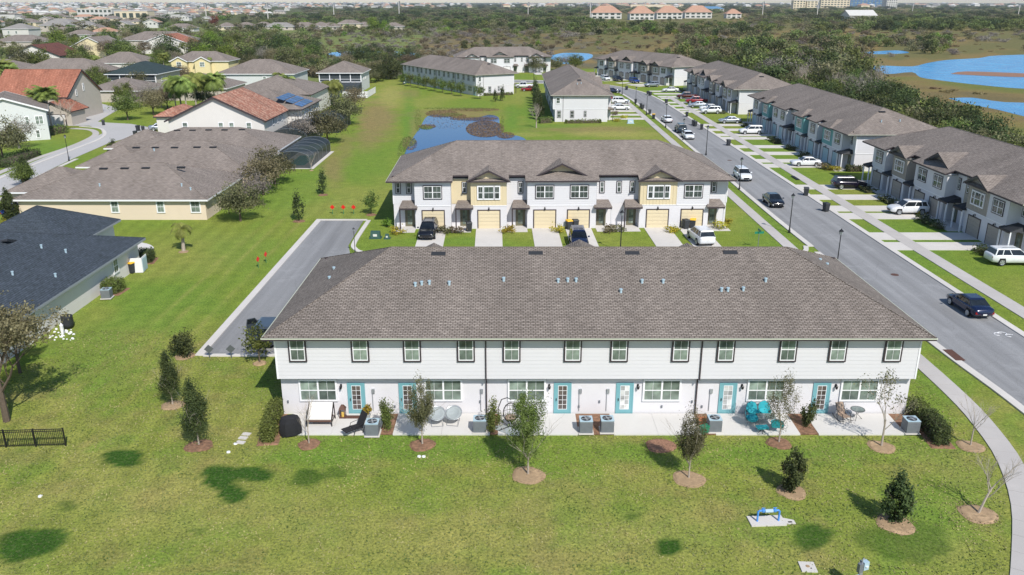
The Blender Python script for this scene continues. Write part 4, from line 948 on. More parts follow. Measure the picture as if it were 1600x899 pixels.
def shrub(key, px, py, r, h, mat, label, group=None, nl=500, lf=.08, xy=None, name='shrub', cat='shrub'):
    def mk():
        p, n_, t_ = cloud(r, r, h / 2, h / 2, 14, nl, .4); p[:, 2] = np.maximum(p[:, 2], .03)
        return ob('shrub', leafmesh('shrub', mat, p, lf, t_, n_))
    x, y = xy if xy else at(px, py)
    return inst('shrub_' + key, mk, name, label, cat, (x, y), random.uniform(0, 6), group)
for px, py, k_ in ((604, 674, 'left'), (771, 674, 'mid'), (1263, 668, 'right')):
    shrub('tall' + k_, px, py, .42, 2.0 if k_ != 'right' else 1.7, 'leaf_dark' if k_ == 'right' else 'leaf_green', {'left': 'tall narrow shrub between the first two patios, beside the air conditioner', 'mid': 'tall narrow shrub beside the left downspout of the near row', 'right': 'tall dark shrub between the teal-chair patio and the rocking-chair patio'}[k_], 'tall shrubs between the patios', 2600, .05)
def bed(px0, px1, py0, py1, m='mulch_dark'):
    p = [at(px0, py0), at(px1, py0), at(px1, py1), at(px0, py1)]; o = sheet('mulch_bed', p, .085, m, 'strip of mulch between two patios', .05); o['kind'] = 'stuff'
# ---- planting in front of the second row and the right-hand rows
YS_ = [((620, 366), 'leaf_yellow', .75, .9), ((712, 364), 'leaf_brown', .9, .9), ((695, 365), 'leaf_olive', .7, .8), ((794, 364), 'leaf_yellow', .8, .8), ((872, 363), 'leaf_yellow', .75, .9),
       ((950, 363), 'leaf_brown', .9, .8), ((965, 362), 'leaf_olive', .8, .8), ((1051, 363), 'leaf_yellow', .8, .8), ((1127, 358), 'leaf_yellow', .9, 1.0), ((1133, 350), 'leaf_yellow', .6, .8), ((604, 355), 'leaf_bright', .6, 1.0)]
SL = ['yellow shrub by the left corner of the second row', 'reddish brown shrub between the first two garages of the second row', 'olive shrub beside the dark car of the second row', 'yellow shrub right of the second tan garage', 'yellow shrub between the middle driveways of the second row',
      'brown shrub before the second beige gable', 'olive shrub left of the fifth driveway of the second row', 'yellow shrub beside the white car of the second row', 'yellow shrub at the right corner of the second row', 'small yellow shrub behind the corner one', 'bright green shrub at the left corner of the second row']
for i, ((px, py), mt, r_, h) in enumerate(YS_): shrub(mt + str(r_), px, py, r_, h, mt, SL[i], 'shrubs in front of the second row', 420, .09)
k0 = 0
for rt, S__, nm in ((rowE1, segE1, 'the nearest right-hand row'), (rowE2, segE2, 'the teal row'), (rowE3, segE3, 'the grey-gabled row')):
    k0 = 0
    for tt, a, e in S__:
        if tt == 'R':
            x, y = xf(rt, (a + e) / 2 - .3, -2.3)
            k0 += 1
            for j in range(2): shrub('ed%d' % j, 0, 0, .8, .9, 'leaf_dark' if j else 'leaf_olive', ('dark' if j else 'olive') + ' shrub by the ' + ['first', 'second', 'third', 'fourth', 'fifth', 'sixth', 'seventh', 'eighth', 'ninth', 'tenth'][k0 - 1] + ' porch from the far end of ' + nm, 'shrubs in the beds of ' + nm, 420, .09, xy=(x + random.uniform(-.4, .3), y + j * 1.2 - .6))
for px, py, mt, lab in ((1430, 334, 'leaf_yellow', 'yellow shrub beside the white car in the right-hand driveway'), (1172, 181, 'leaf_yellow', 'small yellow shrub beside the parked silver car'), (965, 190, 'leaf_yellow', 'yellow shrub at the corner of the end-on row'), (974, 185, 'leaf_yellow', 'second yellow shrub at the corner of the end-on row'),
                        (960, 180, 'leaf_brown', 'brown shrub at the corner of the end-on row'), (1296, 266, 'leaf_yellow', 'yellow shrub at the near end of the teal row'), (1308, 267, 'leaf_yellow', 'yellow shrub next along from the corner of the teal row'), (1285, 264, 'leaf_brown', 'brown shrub beside the white saloon of the teal row'), (1545, 402, 'leaf_dark', 'dark shrub behind the silver car at the right edge')):
    shrub('c' + mt, px, py, .9, .9, mt, lab, None, 420, .09)
h_((1322, 268), (1345, 268), 1., .9, 'dark hedge at the near end of the teal row', 'leaf_dark', 90, .12, False)
h_((884, 193), (938, 192.5), .8, .7, 'low clipped hedge along the blank end wall', 'leaf_green', 60, .12, False)
h_((843, 193), (862, 192), .9, 1.2, 'hedge at the left corner of the end-on row', 'leaf_green', 60, .12, False)
h_((757, 150), (800, 148.5), .8, .7, 'low hedge along the end wall of the row behind the pond', 'leaf_green', 40, .14, False)
h_((52, 215), (100, 207), 2.2, 1.3, 'rounded hedge beside the white house at the left', 'leaf_green', 60, .12, False, .2)
h_((5, 262), (50, 243), 2.6, .9, 'low dark hedge on the green island', 'leaf_dark', 60, .12, False, .25)
h_((185, 452), (172, 460), 1.3, 1.1, 'rounded hedge behind the air conditioner of the blue-roofed house', 'leaf_green', 420, .06)
h_((232, 405), (226, 412), 1.2, 1.1, 'hedge beside the white bin enclosure', 'leaf_dark', 420, .06)
# trees along the rear of the row behind the pond and the end-on row
rd = random.Random(5); OR_ = ['first', 'second', 'third', 'fourth', 'fifth', 'sixth', 'seventh', 'eighth']
for i in range(8):
    x, y = xf(rowD, 2 + i * 5.6, D + 4.5); T('small_green', 0, 0, OR_[i] + ' small tree from the near end of the line behind the pond-side row', 'line of small trees behind the pond-side row', 1.25, xy=(x, y))
    x, y = xf(rowC, 3 + i * 6, D + 3.3); T('small_dark', 0, 0, OR_[i] + ' narrow tree from the near end of the line left of the end-on row', 'line of narrow trees left of the end-on row', 1.45, xy=(x, y))
T('bare_mid', 838, 200, 'tall bare tree at the left corner of the end-on row', None, .62)
T('small_green', 750, 155, 'small tree at the near corner of the row behind the pond', None, 1.2); T('small_dark', 774, 159, 'small dark tree before the white end wall behind the pond', None, .9); T('small_dark', 785, 158, 'second small dark tree before the white end wall behind the pond', None, 1.1)
# ---- larger trees on the left
TL = [('olive_tree', 376, 346, .6, 'olive tree at the corner of the beige house'), ('brown_tree', 412, 305, .78, 'brown leafy tree behind the beige house corner'), ('olive_tree', 430, 288, .68, 'olive tree beside the pool cage'), ('grey_tree', 398, 322, .62, 'greyish tree between the beige house and the lawn strip'),
      ('olive_tree', 512, 224, .85, 'broad olive tree at the edge of the green strip'), ('grey_tree', 480, 226, .8, 'grey twiggy tree before the arched pool cage'), ('olive_tree', 538, 196, .85, 'olive tree below the house with the upper screened porch'), ('brown_tree', 555, 172, .8, 'tree beside the white garden wall'),
      ('queen_palm', 452, 172, .95, 'palm before the house with the upper screened porch'), ('short_palm', 522, 165, 1.2, 'palm standing before the dark screened porch'), ('queen_palm', 440, 148, .7, 'palm beside the grey-roofed house'),
      ('fan_palm', 82, 206, .95, 'fan palm before the orange tile roof'), ('fan_palm', 66, 203, .85, 'second fan palm before the orange tile roof'), ('fan_palm', 12, 158, 1.1, 'tall fan palm at the left edge'), ('fan_palm', 22, 160, 1.0, 'second tall fan palm at the left edge'), ('fan_palm', 0, 165, 1.05, 'fan palm cut off by the left edge'),
      ('queen_palm', 276, 175, .95, 'palm in the thicket behind the solar-panelled house'), ('queen_palm', 293, 179, 1.0, 'leaning palm at the left of the thicket'), ('queen_palm', 308, 177, 1.05, 'palm nearest the mixed tile roof'), ('queen_palm', 323, 172, 1.0, 'palm in the middle of the thicket'), ('queen_palm', 338, 176, 1.0, 'palm at the right of the thicket'), ('olive_tree', 318, 168, .7, 'olive tree among the thicket palms'), ('short_palm', 284, 172, 1.2, 'low palm below the thicket'), ('fan_palm', 342, 166, .85, 'palm at the back of the thicket'),
      ('green_tree', 200, 188, .75, 'rounded green tree beside the pale driveway'), ('brown_tree', 240, 180, .85, 'brown tree between the pale driveway and the white gable house'), ('brown_tree', 262, 170, .75, 'brown tree left of the white gable house'), ('bare_mid', 103, 205, .8, 'bare tree in front of the orange tile roof'), ('brown_tree', 112, 190, .7, 'brown tree in front of the orange tile roof'),
      ('olive_tree', 5, 250, .9, 'olive tree at the left edge before the white house'), ('grey_tree', 30, 232, .8, 'grey tree in front of the white house at the left'),
      ('bright_tree', 448, 96, .9, 'bright green tree beyond the grey hipped roof'), ('bright_tree', 463, 100, .7, 'smaller bright green tree next to the tall one'), ('dark_tree', 549, 98, .8, 'dark evergreen standing alone before the marsh'), ('bright_tree', 583, 52, 1.5, 'bright green tree among the far houses'), ('bright_tree', 602, 52, 1.2, 'second bright green tree among the far houses'), ('red_tree', 336, 44, 1.4, 'tree with reddish leaves among the far houses'),
      ('green_tree', 37, 292, .42, 'small tree at the street corner of the long beige houses'), ('magnolia', 180, 255, 1.2, 'dark young tree beside the street lamp'), ('magnolia', 40, 285, 1.2, 'dark young tree at the corner of the nearest long roof'), ('magnolia', 17, 345, 1.25, 'conical dark bush beside the beige house end'),
      ('fan_palm', 258, 118, .8, 'palm beside the green-roofed house'), ('queen_palm', 325, 118, .7, 'palm before the yellow house'), ('queen_palm', 100, 75, .8, 'palm near the white two-storey house'), ('dark_tree', 188, 88, .8, 'dark tree beside the cream gable house'), ('olive_tree', 200, 100, .8, 'olive tree behind the green-roofed house'), ('short_palm', 148, 108, 1., 'low palm between the grey roofs')]
for k_, px, py, s, lab in TL: T(k_, px, py, lab, None, s)
shrub('yb', 8, 352, 1.2, .6, 'leaf_yellow', 'row of low yellow shrubs at the end of the beige house', None, 700, .09)
# trees filling the streets of the left-hand neighbourhood and the strip beyond it
KD = ['olive_tree', 'green_tree', 'dark_tree', 'brown_tree', 'grey_tree']
LBL = dict(olive_tree='olive-green tree', green_tree='green leafy tree', dark_tree='dark dense tree', brown_tree='brownish tree', grey_tree='grey twiggy tree', bright_tree='bright green tree', bare_mid='bare tree')
HOUSEBOX = []
def wood(n, fx, label, group, kinds, smin=.7, smax=1.1, seed=1, sep=4.):
    r_ = random.Random(seed); done = []; tries = 0
    while len(done) < n and tries < n * 60:
        tries += 1; x, y = fx(r_)
        if any((x - a) ** 2 + (y - b) ** 2 < sep * sep for a, b in done): continue
        if any(a - 2 < x < c + 2 and b_ - 2 < y < d + 2 for a, b_, c, d in HOUSEBOX): continue
        done.append((x, y)); k_ = r_.choice(kinds); s_ = r_.uniform(smin, smax); T(k_, 0, 0, ('tall ' if s_ > smin * .35 + smax * .65 else 'low ' if s_ < smin * .65 + smax * .35 else '') + LBL[k_] + ' ' + (label(x, y) if callable(label) else label), group, s_, r_.uniform(0, 6), xy=(x, y))
LAKE = [at(*q) for q in [(1340, 116), (1430, 126), (1530, 137), (1620, 143)]]
def belt(r_):
    y = r_.uniform(78, 300); x = r_.uniform(70.5, max(73, min(97, 70 + (y - 98) * .25)))
    if y > 240: x = r_.uniform(66, 100)
    return x, y
def belt_where(x, y):
    rank = 'close behind' if x < 82 else 'well behind' if x < 96 else 'lakeward behind'
    return rank + (' the nearest right-hand row' if y < 123 else ' the gap beside the teal row' if y < 132 else ' the near half of the teal row' if y < 158 else ' the far half of the teal row' if y < 188 else ' the near half of the grey-gabled row' if y < 225 else ' the far half of the grey-gabled row' if y < 258 else ' the bend of the street')
wood(84, belt, belt_where, 'trees in the belt behind the right-hand rows', ['dark_tree', 'green_tree', 'dark_tree', 'green_tree', 'olive_tree'], .6, .88, 3, 3.9)
wood(16, lambda r_: (r_.uniform(78, 94), r_.uniform(185, 300)), 'in the tangle behind the right-hand rows', 'bare trees behind the right-hand rows', ['bare_mid', 'grey_tree', 'bare_mid'], .9, 1.3, 4, 5)
def behindE4(r_): y = r_.uniform(300, 350); return r_.uniform(10, 100), y
wood(20, lambda r_: (r_.uniform(8, 26), r_.uniform(312, 345)) if r_.random() < .3 else (r_.uniform(40, 110), r_.uniform(318, 370)), 'behind the farthest right-hand row', 'trees behind the farthest right-hand row', ['dark_tree', 'green_tree', 'olive_tree', 'grey_tree'], .6, .95, 5, 5)
wood(26, lambda r_: (r_.uniform(-75, -38), r_.uniform(300, 350)) if r_.random() < .7 else (r_.uniform(-62, -40), r_.uniform(265, 300)), 'beyond the pond-side row', 'trees beyond the pond-side row', ['olive_tree', 'grey_tree', 'dark_tree', 'brown_tree'], .6, .95, 6, 5)
# ---- reeds round the pond (countless)
def reeds(label, spots, mat, n, hgt=.55, lf=.16):
    c = []
    for (px, py, rx, ry, k) in spots:
        for _ in range(int(n * k)):
            a = rng.uniform(0, 6.283); r = math.sqrt(rng.random()); x, y = at(px + rx * r * math.cos(a), py + ry * r * math.sin(a)); c.append((x, y, rng.uniform(.03, hgt * .5)))
    o = ob('reeds', leafmesh('reeds', mat, np.array(c), lf, rng.uniform(0, 1, len(c)), up=-.3)); tag(o, label, None, None, 'stuff')
reeds('brown reeds standing in the pond', [(690, 178, 25, 6, 1), (715, 182, 14, 3, .3), (758, 202, 30, 13, 2.8), (740, 186, 38, 3, .6), (740, 172, 40, 2.5, .6), (667, 198, 14, 3, .3), (790, 212, 14, 5, .4), (640, 225, 12, 10, .3), (700, 190, 40, 12, .12)], 'reed', 3000, .16, .09)
reeds('green reeds along the pond bank', [(653, 188, 5, 18, .25), (666, 200, 10, 3, .3), (638, 222, 12, 8, .4), (785, 195, 3, 14, .15), (705, 180, 18, 3, .3), (720, 170, 60, 1.5, .4), (628, 240, 7, 18, .25)], 'reed_green', 2600, .2, .09)
# ---- loose blades and clumps standing out of the near turf
wk = lambda y: np.interp(y, [20, 29.5, 33.2, 37.5, 42, 46, 57, 72], [14, 21.2, 23.5, 25.9, 27.6, 28.4, 28.8, 28.8])
n_ = 90000; tx_ = rng.uniform(-42, 30, n_); ty_ = 24 + 38 * rng.random(n_) ** 1.1; ok = ((ty_ < 44.9) | (tx_ < -23.3) | ((tx_ < -14.9) & (ty_ < 57)) | (tx_ > 25.5)) & (tx_ < wk(ty_)) & ~((tx_ < -35) & (ty_ > 42)); tx_, ty_ = tx_[ok], ty_[ok]
def in_patch(x, y):
    px, py = proj(x, y); return any(c is G_DRK and ((px - bx) / rx) ** 2 + ((py - by) / ry) ** 2 < 1.1 for bx, by, rx, ry, c, s in BL)
ok = np.array([not in_patch(x, y) for x, y in zip(tx_, ty_)]); tx_, ty_ = tx_[ok], ty_[ok]
tn_ = np.array([.5 + .9 * mn.noise(Vector((x * .5, y * .5, 5))) for x, y in zip(tx_, ty_)]) + rng.uniform(-.3, .3, len(tx_)); tc_ = np.stack([tx_, ty_, rng.uniform(.01, .05, len(tx_))], 1)
tag(ob('turf_blades', leafmesh('turf_blades', 'turf', tc_, .055, tn_, up=1.2)), 'loose green and straw-coloured blades in the near lawn', None, None, 'stuff')
# ---- far woods and marsh as scattered masses (geometry nodes, countless)
def farproto(name, mat, r, h, n, lf, nc=9):
    p, n_, t_ = cloud(r, r, h / 2, h * .52, nc, n, .42); o = bpy.data.objects.new(name, leafmesh(name, mat, p, lf, t_, n_)); return o
def scatter(name, label, pts, scl, pick, protos):
    me = bpy.data.meshes.new(name); me.from_pydata([(x, y, 0) for x, y in pts], [], [])
    a = me.attributes.new('scl', 'FLOAT_VECTOR', 'POINT'); a.data.foreach_set('vector', [q for s in scl for q in (s if isinstance(s, tuple) else (s, s, s))]); a = me.attributes.new('pick', 'INT', 'POINT'); a.data.foreach_set('value', pick)
    col = bpy.data.collections.new(name + '_kinds'); [col.objects.link(p) for p in protos]
    ng = bpy.data.node_groups.new(name, 'GeometryNodeTree'); ng.interface.new_socket('Geometry', in_out='INPUT', socket_type='NodeSocketGeometry'); ng.interface.new_socket('Geometry', in_out='OUTPUT', socket_type='NodeSocketGeometry')
    nd = ng.nodes; gi = nd.new('NodeGroupInput'); go = nd.new('NodeGroupOutput'); ip = nd.new('GeometryNodeInstanceOnPoints'); ci = nd.new('GeometryNodeCollectionInfo')
    ci.inputs['Collection'].default_value = col; ci.inputs['Separate Children'].default_value = True; ci.inputs['Reset Children'].default_value = True
    def na(n_, t_): q = nd.new('GeometryNodeInputNamedAttribute'); q.data_type = t_; q.inputs[0].default_value = n_; return q.outputs[0]
    rv = nd.new('FunctionNodeRandomValue'); rv.data_type = 'FLOAT_VECTOR'; rv.inputs[0].default_value = (0, 0, 0); rv.inputs[1].default_value = (0, 0, 6.283)
    ip.inputs['Pick Instance'].default_value = True
    for a_, b_ in ((gi.outputs[0], ip.inputs['Points']), (ci.outputs[0], ip.inputs['Instance']), (na('pick', 'INT'), ip.inputs['Instance Index']), (na('scl', 'FLOAT_VECTOR'), ip.inputs['Scale']), (rv.outputs[0], ip.inputs['Rotation']), (ip.outputs[0], go.inputs[0])): ng.links.new(a_, b_)
    o = ob(name, me); md = o.modifiers.new('scatter', 'NODES'); md.node_group = ng; return tag(o, label, None, None, 'stuff')
FK = [farproto('a_dark', 'leaf_dark', 4, 8, 620, .46), farproto('b_green', 'leaf_wood', 4.2, 7.5, 620, .46), farproto('c_olive', 'leaf_scrub', 4.2, 7, 600, .46), farproto('d_grey', 'leaf_grey', 3.6, 4.2, 460, .36),
      farproto('e_brown', 'leaf_brown', 3.6, 5, 500, .4), farproto('f_reed', 'reed', 3.2, 1.3, 420, .3), farproto('g_bright', 'leaf_bright', 3.6, 6.5, 520, .45)]
def inpoly(x, y, P):
    c = False; j = len(P) - 1
    for i in range(len(P)):
        if (P[i][1] > y) != (P[j][1] > y) and x < (P[j][0] - P[i][0]) * (y - P[i][1]) / (P[j][1] - P[i][1]) + P[i][0]: c = not c
        j = i
    return c
WAT = [[(1355, 100), (1425, 101), (1480, 91), (1560, 84), (1700, 85), (1700, 145), (1600, 143), (1530, 137), (1438, 125), (1425, 119), (1355, 119)], [(1478, 151), (1700, 160), (1700, 208), (1600, 186), (1500, 166)], [(855, 80), (930, 80), (930, 102), (862, 102)], [(1340, 77), (1425, 76), (1425, 86), (1345, 88)], [(505, 79), (645, 79), (645, 90), (505, 90)]]
def veg(px, py, n):
    if 915 < px < 1170 and 24 < py < 40: return ([1, 2, 2, 1, 1, 1, .3], .42, .5)
    """which plants grow where beyond the estate: (kind weights, size, density)"""
    if any(inpoly(px, py, w_) for w_ in WAT): return None
    if px < 470:
        if py > 62: return None
        return ([3, 2, 3, 1, 2, 0, .3], 1. if py > 26 else .7, .34 if py > 26 else .26)
    if py < 30: return ([3, 2, 3, .5, 1, 0, .1], 1.05, .9)
    if px < 900:
        if py < 46: return ([3, 2, 3, 1, 1, 0, .5], 1., .9)
        if py < 60: return ([.3, 1, 1.6, 5, 1.5, 1, .4], .8, .85) if n > -.35 else ([1, 3, 2, 1, 1, 0, 1], 1, .8)
        if py < 110: return ([.1, .4, 1, 4, 2.4, 4, .1], .55, .85) if py < 86 or px > 640 else ([1, 1.5, 2.5, 1.5, 2, 1, .3], .62, .75)
        return None
    if px < 1060:
        if py < 56: return ([3, 4, 2, .5, .5, 0, .8], 1.0, .9)
        if py < 92: return ([.05, .25, .5, 2, 2, 5, .1], .55, .6)
        return None
    if py < 40 and px > 1060: return ([3, 2.5, 2.5, .7, 1, 0, .3], 1., .85)
    if px < 1340: return ([.8, 1.6, 2.6, 3, 2.4, 2, .5], .8, .7) if py < 112 and mn.noise(Vector((px * .01, py * .05, 31))) > -.12 else ([.2, .8, 1, 1.5, 2, 4, .5], .8, .6) if 42 < py < 60 and n > -.1 else ([2, 3, 3, 1.2, 1, 0, .4], .95, .85) if py < 112 else (([3, 2, 2, 1, 0, 0, 0], .9, .8) if py < 150 and px > 1150 else None)
    if 40 <= py < 48 : return ([4, 4, 1, 0, 0, 0, .3], 1.15, .9)
    if py < 66: return ([.6, .8, 1.6, 3, 2.6, 3, .3], .7, .55)
    if py < 86: return ([1.6, 2, 2, 1.4, 1, 1, .2], .8, .75) if px < 1490 else ([.1, .3, .5, 1, 1.5, 5, .2], .5, .3)
    if py < 93 and px < 1500: return ([.1, .3, .5, 1, 1.5, 5, .2], .5, .3)
    if px < 1360 and py < 140: return ([3, 2, 2, 1, .5, 0, .3], .8, .8)
    if 137 < py < 152: return ([0, .1, .4, .4, 1, 5, .1], .5, .35)
    return None
pts, sc_, pk = [], [], []; rr = random.Random(9); py = 7.
while py < 150:
    Y = at(800, py)[1]; s0 = 1. + min(2.2, max(0, Y - 500) / 900); rpx = 4 * s0 * F / Y; px = -420 + rr.random() * rpx
    while px < 2050:
        n = mn.noise(Vector((px * .012, py * .07, 3)))
        v_ = veg(px, py, n)
        if v_ and rr.random() < v_[2] * (1 if py > 20 else .8):
            x, y = at(px + rr.uniform(-.5, .5) * rpx, py + rr.uniform(-.4, .4) * (rpx * .3))
            if not (y < 345 and -150 < x < 72):
                wv = list(v_[0]); m = mn.noise(Vector((px * .03, py * .2, 9))); wv[0] *= 1 + m; wv[2] *= 1 - m; wv[1] *= 1 + mn.noise(Vector((px * .05, py * .3, 19)))
                pts.append((x, y)); q_ = v_[1] * rr.uniform(.7, 1.25); sc_.append((s0 * q_, s0 * q_, q_ * (1. if Y < 450 else .8))); pk.append(rr.choices(range(7), [max(0, q) for q in wv])[0])
        px += rpx * 1.15
    py += max(.55, min(rpx * .38, 4.))
# undergrowth filling the belt behind the right-hand rows
r_ = random.Random(77); up, us, uk = [], [], []
for _ in range(520):
    x, y = belt(r_)
    
    up.append((x + r_.uniform(-.5, 3), y)); us.append(r_.uniform(.4, .75)); uk.append(r_.choices(range(7), [3, 4, 3, .6, .8, 0, .3])[0])
for _ in range(150): up.append((r_.uniform(-76, -40), r_.uniform(292, 352))); us.append(r_.uniform(.35, .7)); uk.append(r_.choices(range(7), [2, 2, 3, 2, 1, .5, .2])[0])
for _ in range(260):
    x, y = at(r_.uniform(300, 480), r_.uniform(62, 96)); up.append((x, y)); us.append(r_.uniform(.5, 1.)); uk.append(r_.choices(range(7), [1.5, 3, 3, 1, 2, .5, 1.2])[0])
for _ in range(160):
    x, y = at(r_.uniform(-20, 330), r_.uniform(50, 92)); 
    if not any(a - 3 < x < c + 3 and b_ - 3 < y < d + 3 for a, b_, c, d in HOUSEBOX): up.append((x, y)); us.append(r_.uniform(.35, .75)); uk.append(r_.choices(range(7), [1.5, 3, 3, 1, 2, 0, .5])[0])
def lay_undergrowth():
    k = [i for i, (x, y) in enumerate(up) if not any(a - 4 < x < c + 4 and b_ - 4 < y < d + 4 for a, b_, c, d in HOUSEBOX)]
    scatter('undergrowth', 'thick undergrowth between the trees and houses', [up[i] for i in k], [us[i] for i in k], [uk[i] for i in k], [q.copy() for q in FK])
scatter('forest', 'far woodland, marsh shrubs and reeds running to the horizon', pts, sc_, pk, FK)
print('forest', len(pts))
# ================================================================ HOUSES ON THE LEFT AND FAR BUILDINGS
def roof_part(root, x0, y0, x1, y1, ze, zr, kind, mat, over=.5, fas='trim_white', wall=None, name='roof', clip=0.):
    """kind: hip, gx (ridge along x, gables at the x ends), gy"""
    b = MB(); g = MB(); f = MB(); a0, b0, a1, b1 = x0 - over, y0 - over, x1 + over, y1 + over; W, H = a1 - a0, b1 - b0
    if kind == 'hip':
        if W >= H: r0, r1 = (a0 + H / 2, (b0 + b1) / 2, zr), (a1 - H / 2, (b0 + b1) / 2, zr)
        else: r0, r1 = ((a0 + a1) / 2, b0 + W / 2, zr), ((a0 + a1) / 2, b1 - W / 2, zr)
        c = [(a0, b0, ze), (a1, b0, ze), (a1, b1, ze), (a0, b1, ze)]
        if W >= H: b.face([c[0], c[1], r1, r0]); b.face([c[1], c[2], r1]); b.face([c[2], c[3], r0, r1]); b.face([c[3], c[0], r0])
        else: b.face([c[0], c[1], r0]); b.face([c[1], c[2], r1, r0]); b.face([c[2], c[3], r1]); b.face([c[3], c[0], r0, r1])
        b.face([(a0, b0, ze - .02), (a0, b1, ze - .02), (a1, b1, ze - .02), (a1, b0, ze - .02)])
        cp = MB()
        for p_, q_ in ((c[0], r0), (c[2], r1), (r0, r1), (c[1], r1 if W >= H else r0), (c[3], r0 if W >= H else r1)): cp.tube([p_, q_], .06, 4)
    else:
        m = (b0 + b1) / 2 if kind == 'gx' else (a0 + a1) / 2; cp = MB()
        if kind == 'gx':
            b.face([(a0, b0, ze), (a1, b0, ze), (a1, m, zr), (a0, m, zr)]); b.face([(a1, b1, ze), (a0, b1, ze), (a0, m, zr), (a1, m, zr)])
            b.face([(a0, b0, ze - .16), (a0, m, zr - .16), (a1, m, zr - .16), (a1, b0, ze - .16)]); b.face([(a0, b1, ze - .16), (a1, b1, ze - .16), (a1, m, zr - .16), (a0, m, zr - .16)])
            k = (zr - ze) / (H / 2); zz = ze + k * over - .12
            for xx in (x0, x1): g = MB(); g.face([(xx, y0, ze), (xx, y1, ze), (xx, y1, zz), (xx, m, zr - .17), (xx, y0, zz)]); g.build('gable_wall', wall, root)
            for xx in (a0 - .01, a1 + .01):
                for yy in (b0, b1): f.hull8([(xx - .03, yy, ze - .28), (xx + .03, yy, ze - .28), (xx + .03, m, zr - .28), (xx - .03, m, zr - .28), (xx - .03, yy, ze + .02), (xx + .03, yy, ze + .02), (xx + .03, m, zr + .02), (xx - .03, m, zr + .02)])
            cp.tube([(a0, m, zr), (a1, m, zr)], .06, 4)
        else:
            b.face([(a1, b0, ze), (a1, b1, ze), (m, b1, zr), (m, b0, zr)]); b.face([(a0, b1, ze), (a0, b0, ze), (m, b0, zr), (m, b1, zr)])
            b.face([(a1, b0, ze - .16), (m, b0, zr - .16), (m, b1, zr - .16), (a1, b1, ze - .16)]); b.face([(a0, b0, ze - .16), (a0, b1, ze - .16), (m, b1, zr - .16), (m, b0, zr - .16)])
            k = (zr - ze) / (W / 2); zz = ze + k * over - .12
            for yy in (y0, y1): g = MB(); g.face([(x0, yy, ze), (x1, yy, ze), (x1, yy, zz), (m, yy, zr - .17), (x0, yy, zz)]); g.build('gable_wall', wall, root)
            for yy in (b0 - .01, b1 + .01):
                for xx in (a0, a1): f.hull8([(xx, yy - .03, ze - .28), (xx, yy + .03, ze - .28), (m, yy + .03, zr - .28), (m, yy - .03, zr - .28), (xx, yy - .03, ze + .02), (xx, yy + .03, ze + .02), (m, yy + .03, zr + .02), (m, yy - .03, zr + .02)])
            cp.tube([(m, b0, zr), (m, b1, zr)], .06, 4)
    r = b.build(name, mat, root); cp.build('ridge_cap', mat, r)
    if kind != 'gy': f.box(a0, b0 - .03, ze - .2, a1, b0, ze - .005); f.box(a0, b1, ze - .2, a1, b1 + .03, ze - .005)
    if kind != 'gx': f.box(a0 - .03, b0, ze - .2, a0, b1, ze - .005); f.box(a1, b0, ze - .2, a1 + .03, b1, ze - .005)
    f.build('fascia', fas, r)
    return r
def house(label, x0, y0, x1, y1, ze, zr, kind, wall, roofm, wins=(), over=.5, fas='trim_white', rz=0., cat='house', vents=(), group=None, base=0., lite=False):
    w_, d_ = x1 - x0, y1 - y0; rt = thing('house', label, cat, (x0, y0, 0), rz, group); HOUSEBOX.append((x0, y0, x1, y1))
    b = MB(); b.box(0, 0, 0, w_, d_, ze - (.04 if kind == 'hip' else .0)); b.build('wall', wall, rt)
    roof_part(rt, 0, 0, w_, d_, ze, zr, kind, roofm, over, fas, wall)
    for wn in wins:
        side, u, z, ww, hh = wn[:5]; n = wn[5] if len(wn) > 5 else 1
        x, y, a = {'f': (u, 0, 0), 'r': (w_, u, math.pi / 2), 'l': (0, u, -math.pi / 2), 'b': (u, d_, math.pi)}[side]
        window(rt, x, y, z, ww, hh, a, n, 'trim_white', wn[6] if len(wn) > 6 else 'glass_blind', .08)
    for px, py, k in vents:
        sl = (zr - ze) / ((d_ / 2 if w_ >= d_ else w_ / 2) + over)
        P = Vector((x0, y0 - over, ze)); nl = Vector((0, -sl, 1)); q = onplane(px, py, P, nl) - Vector((x0, y0, 0))
        key = 'vent1.05' if k == 'vent' else 'pipe0'
        o = ob('roof_vent' if k == 'vent' else 'vent_pipe', WM[key], rt, q)
        if k == 'vent': o.rotation_euler = (math.atan(sl), 0, 0)
    return rt
V_ = 'vent'
# blue-shingled house at the lower left: two hipped volumes
h1 = house('single-storey house with a blue-grey shingle roof at the left edge', -56, 43, -37.1, 79.3, 2.75, 6.2, 'hip', 'wall_white', 'shingle_blue', [('r', 31.2, 1., .9, 1.3), ('r', 17., .9, .9, 1.4), ('r', 9, .9, .9, 1.4)], .6, 'siding_grey')
roof_part(h1, 3.4, 33, 13.2, 43.6, 2.78, 5.6, 'hip', 'shingle_blue', .6, 'siding_grey', name='rear_roof'); b = MB(); b.box(3.4, 35, 0, 13.2, 43.6, 2.7); b.build('rear_wall', 'wall_pale', h1)
def h1p(px, py):
    sl = (6.2 - 2.75) / 10.05; P = Vector((-37.1 + .6, 60, 2.75)); return onplane(px, py, P, Vector((sl, 0, 1))) - Vector((-56, 43, 0)), sl
for px, py in ((65, 388), (103, 395), (20, 430), (87, 433)):
    q, sl = h1p(px, py); ob('vent_pipe', WM['pipe0'], h1, q)
q, sl = h1p(14, 378); o = ob('roof_vent', WM['vent1.05'], h1, q, (0, sl, 1.57)); o.scale = (1.5, 1.5, 1.2)
sheet('patio', blob([(205, 378), (222, 380), (236, 384), (240, 390), (225, 396), (205, 395)], 4), .06, 'patio_concrete', 'rounded concrete patio behind the blue-roofed house', .05)
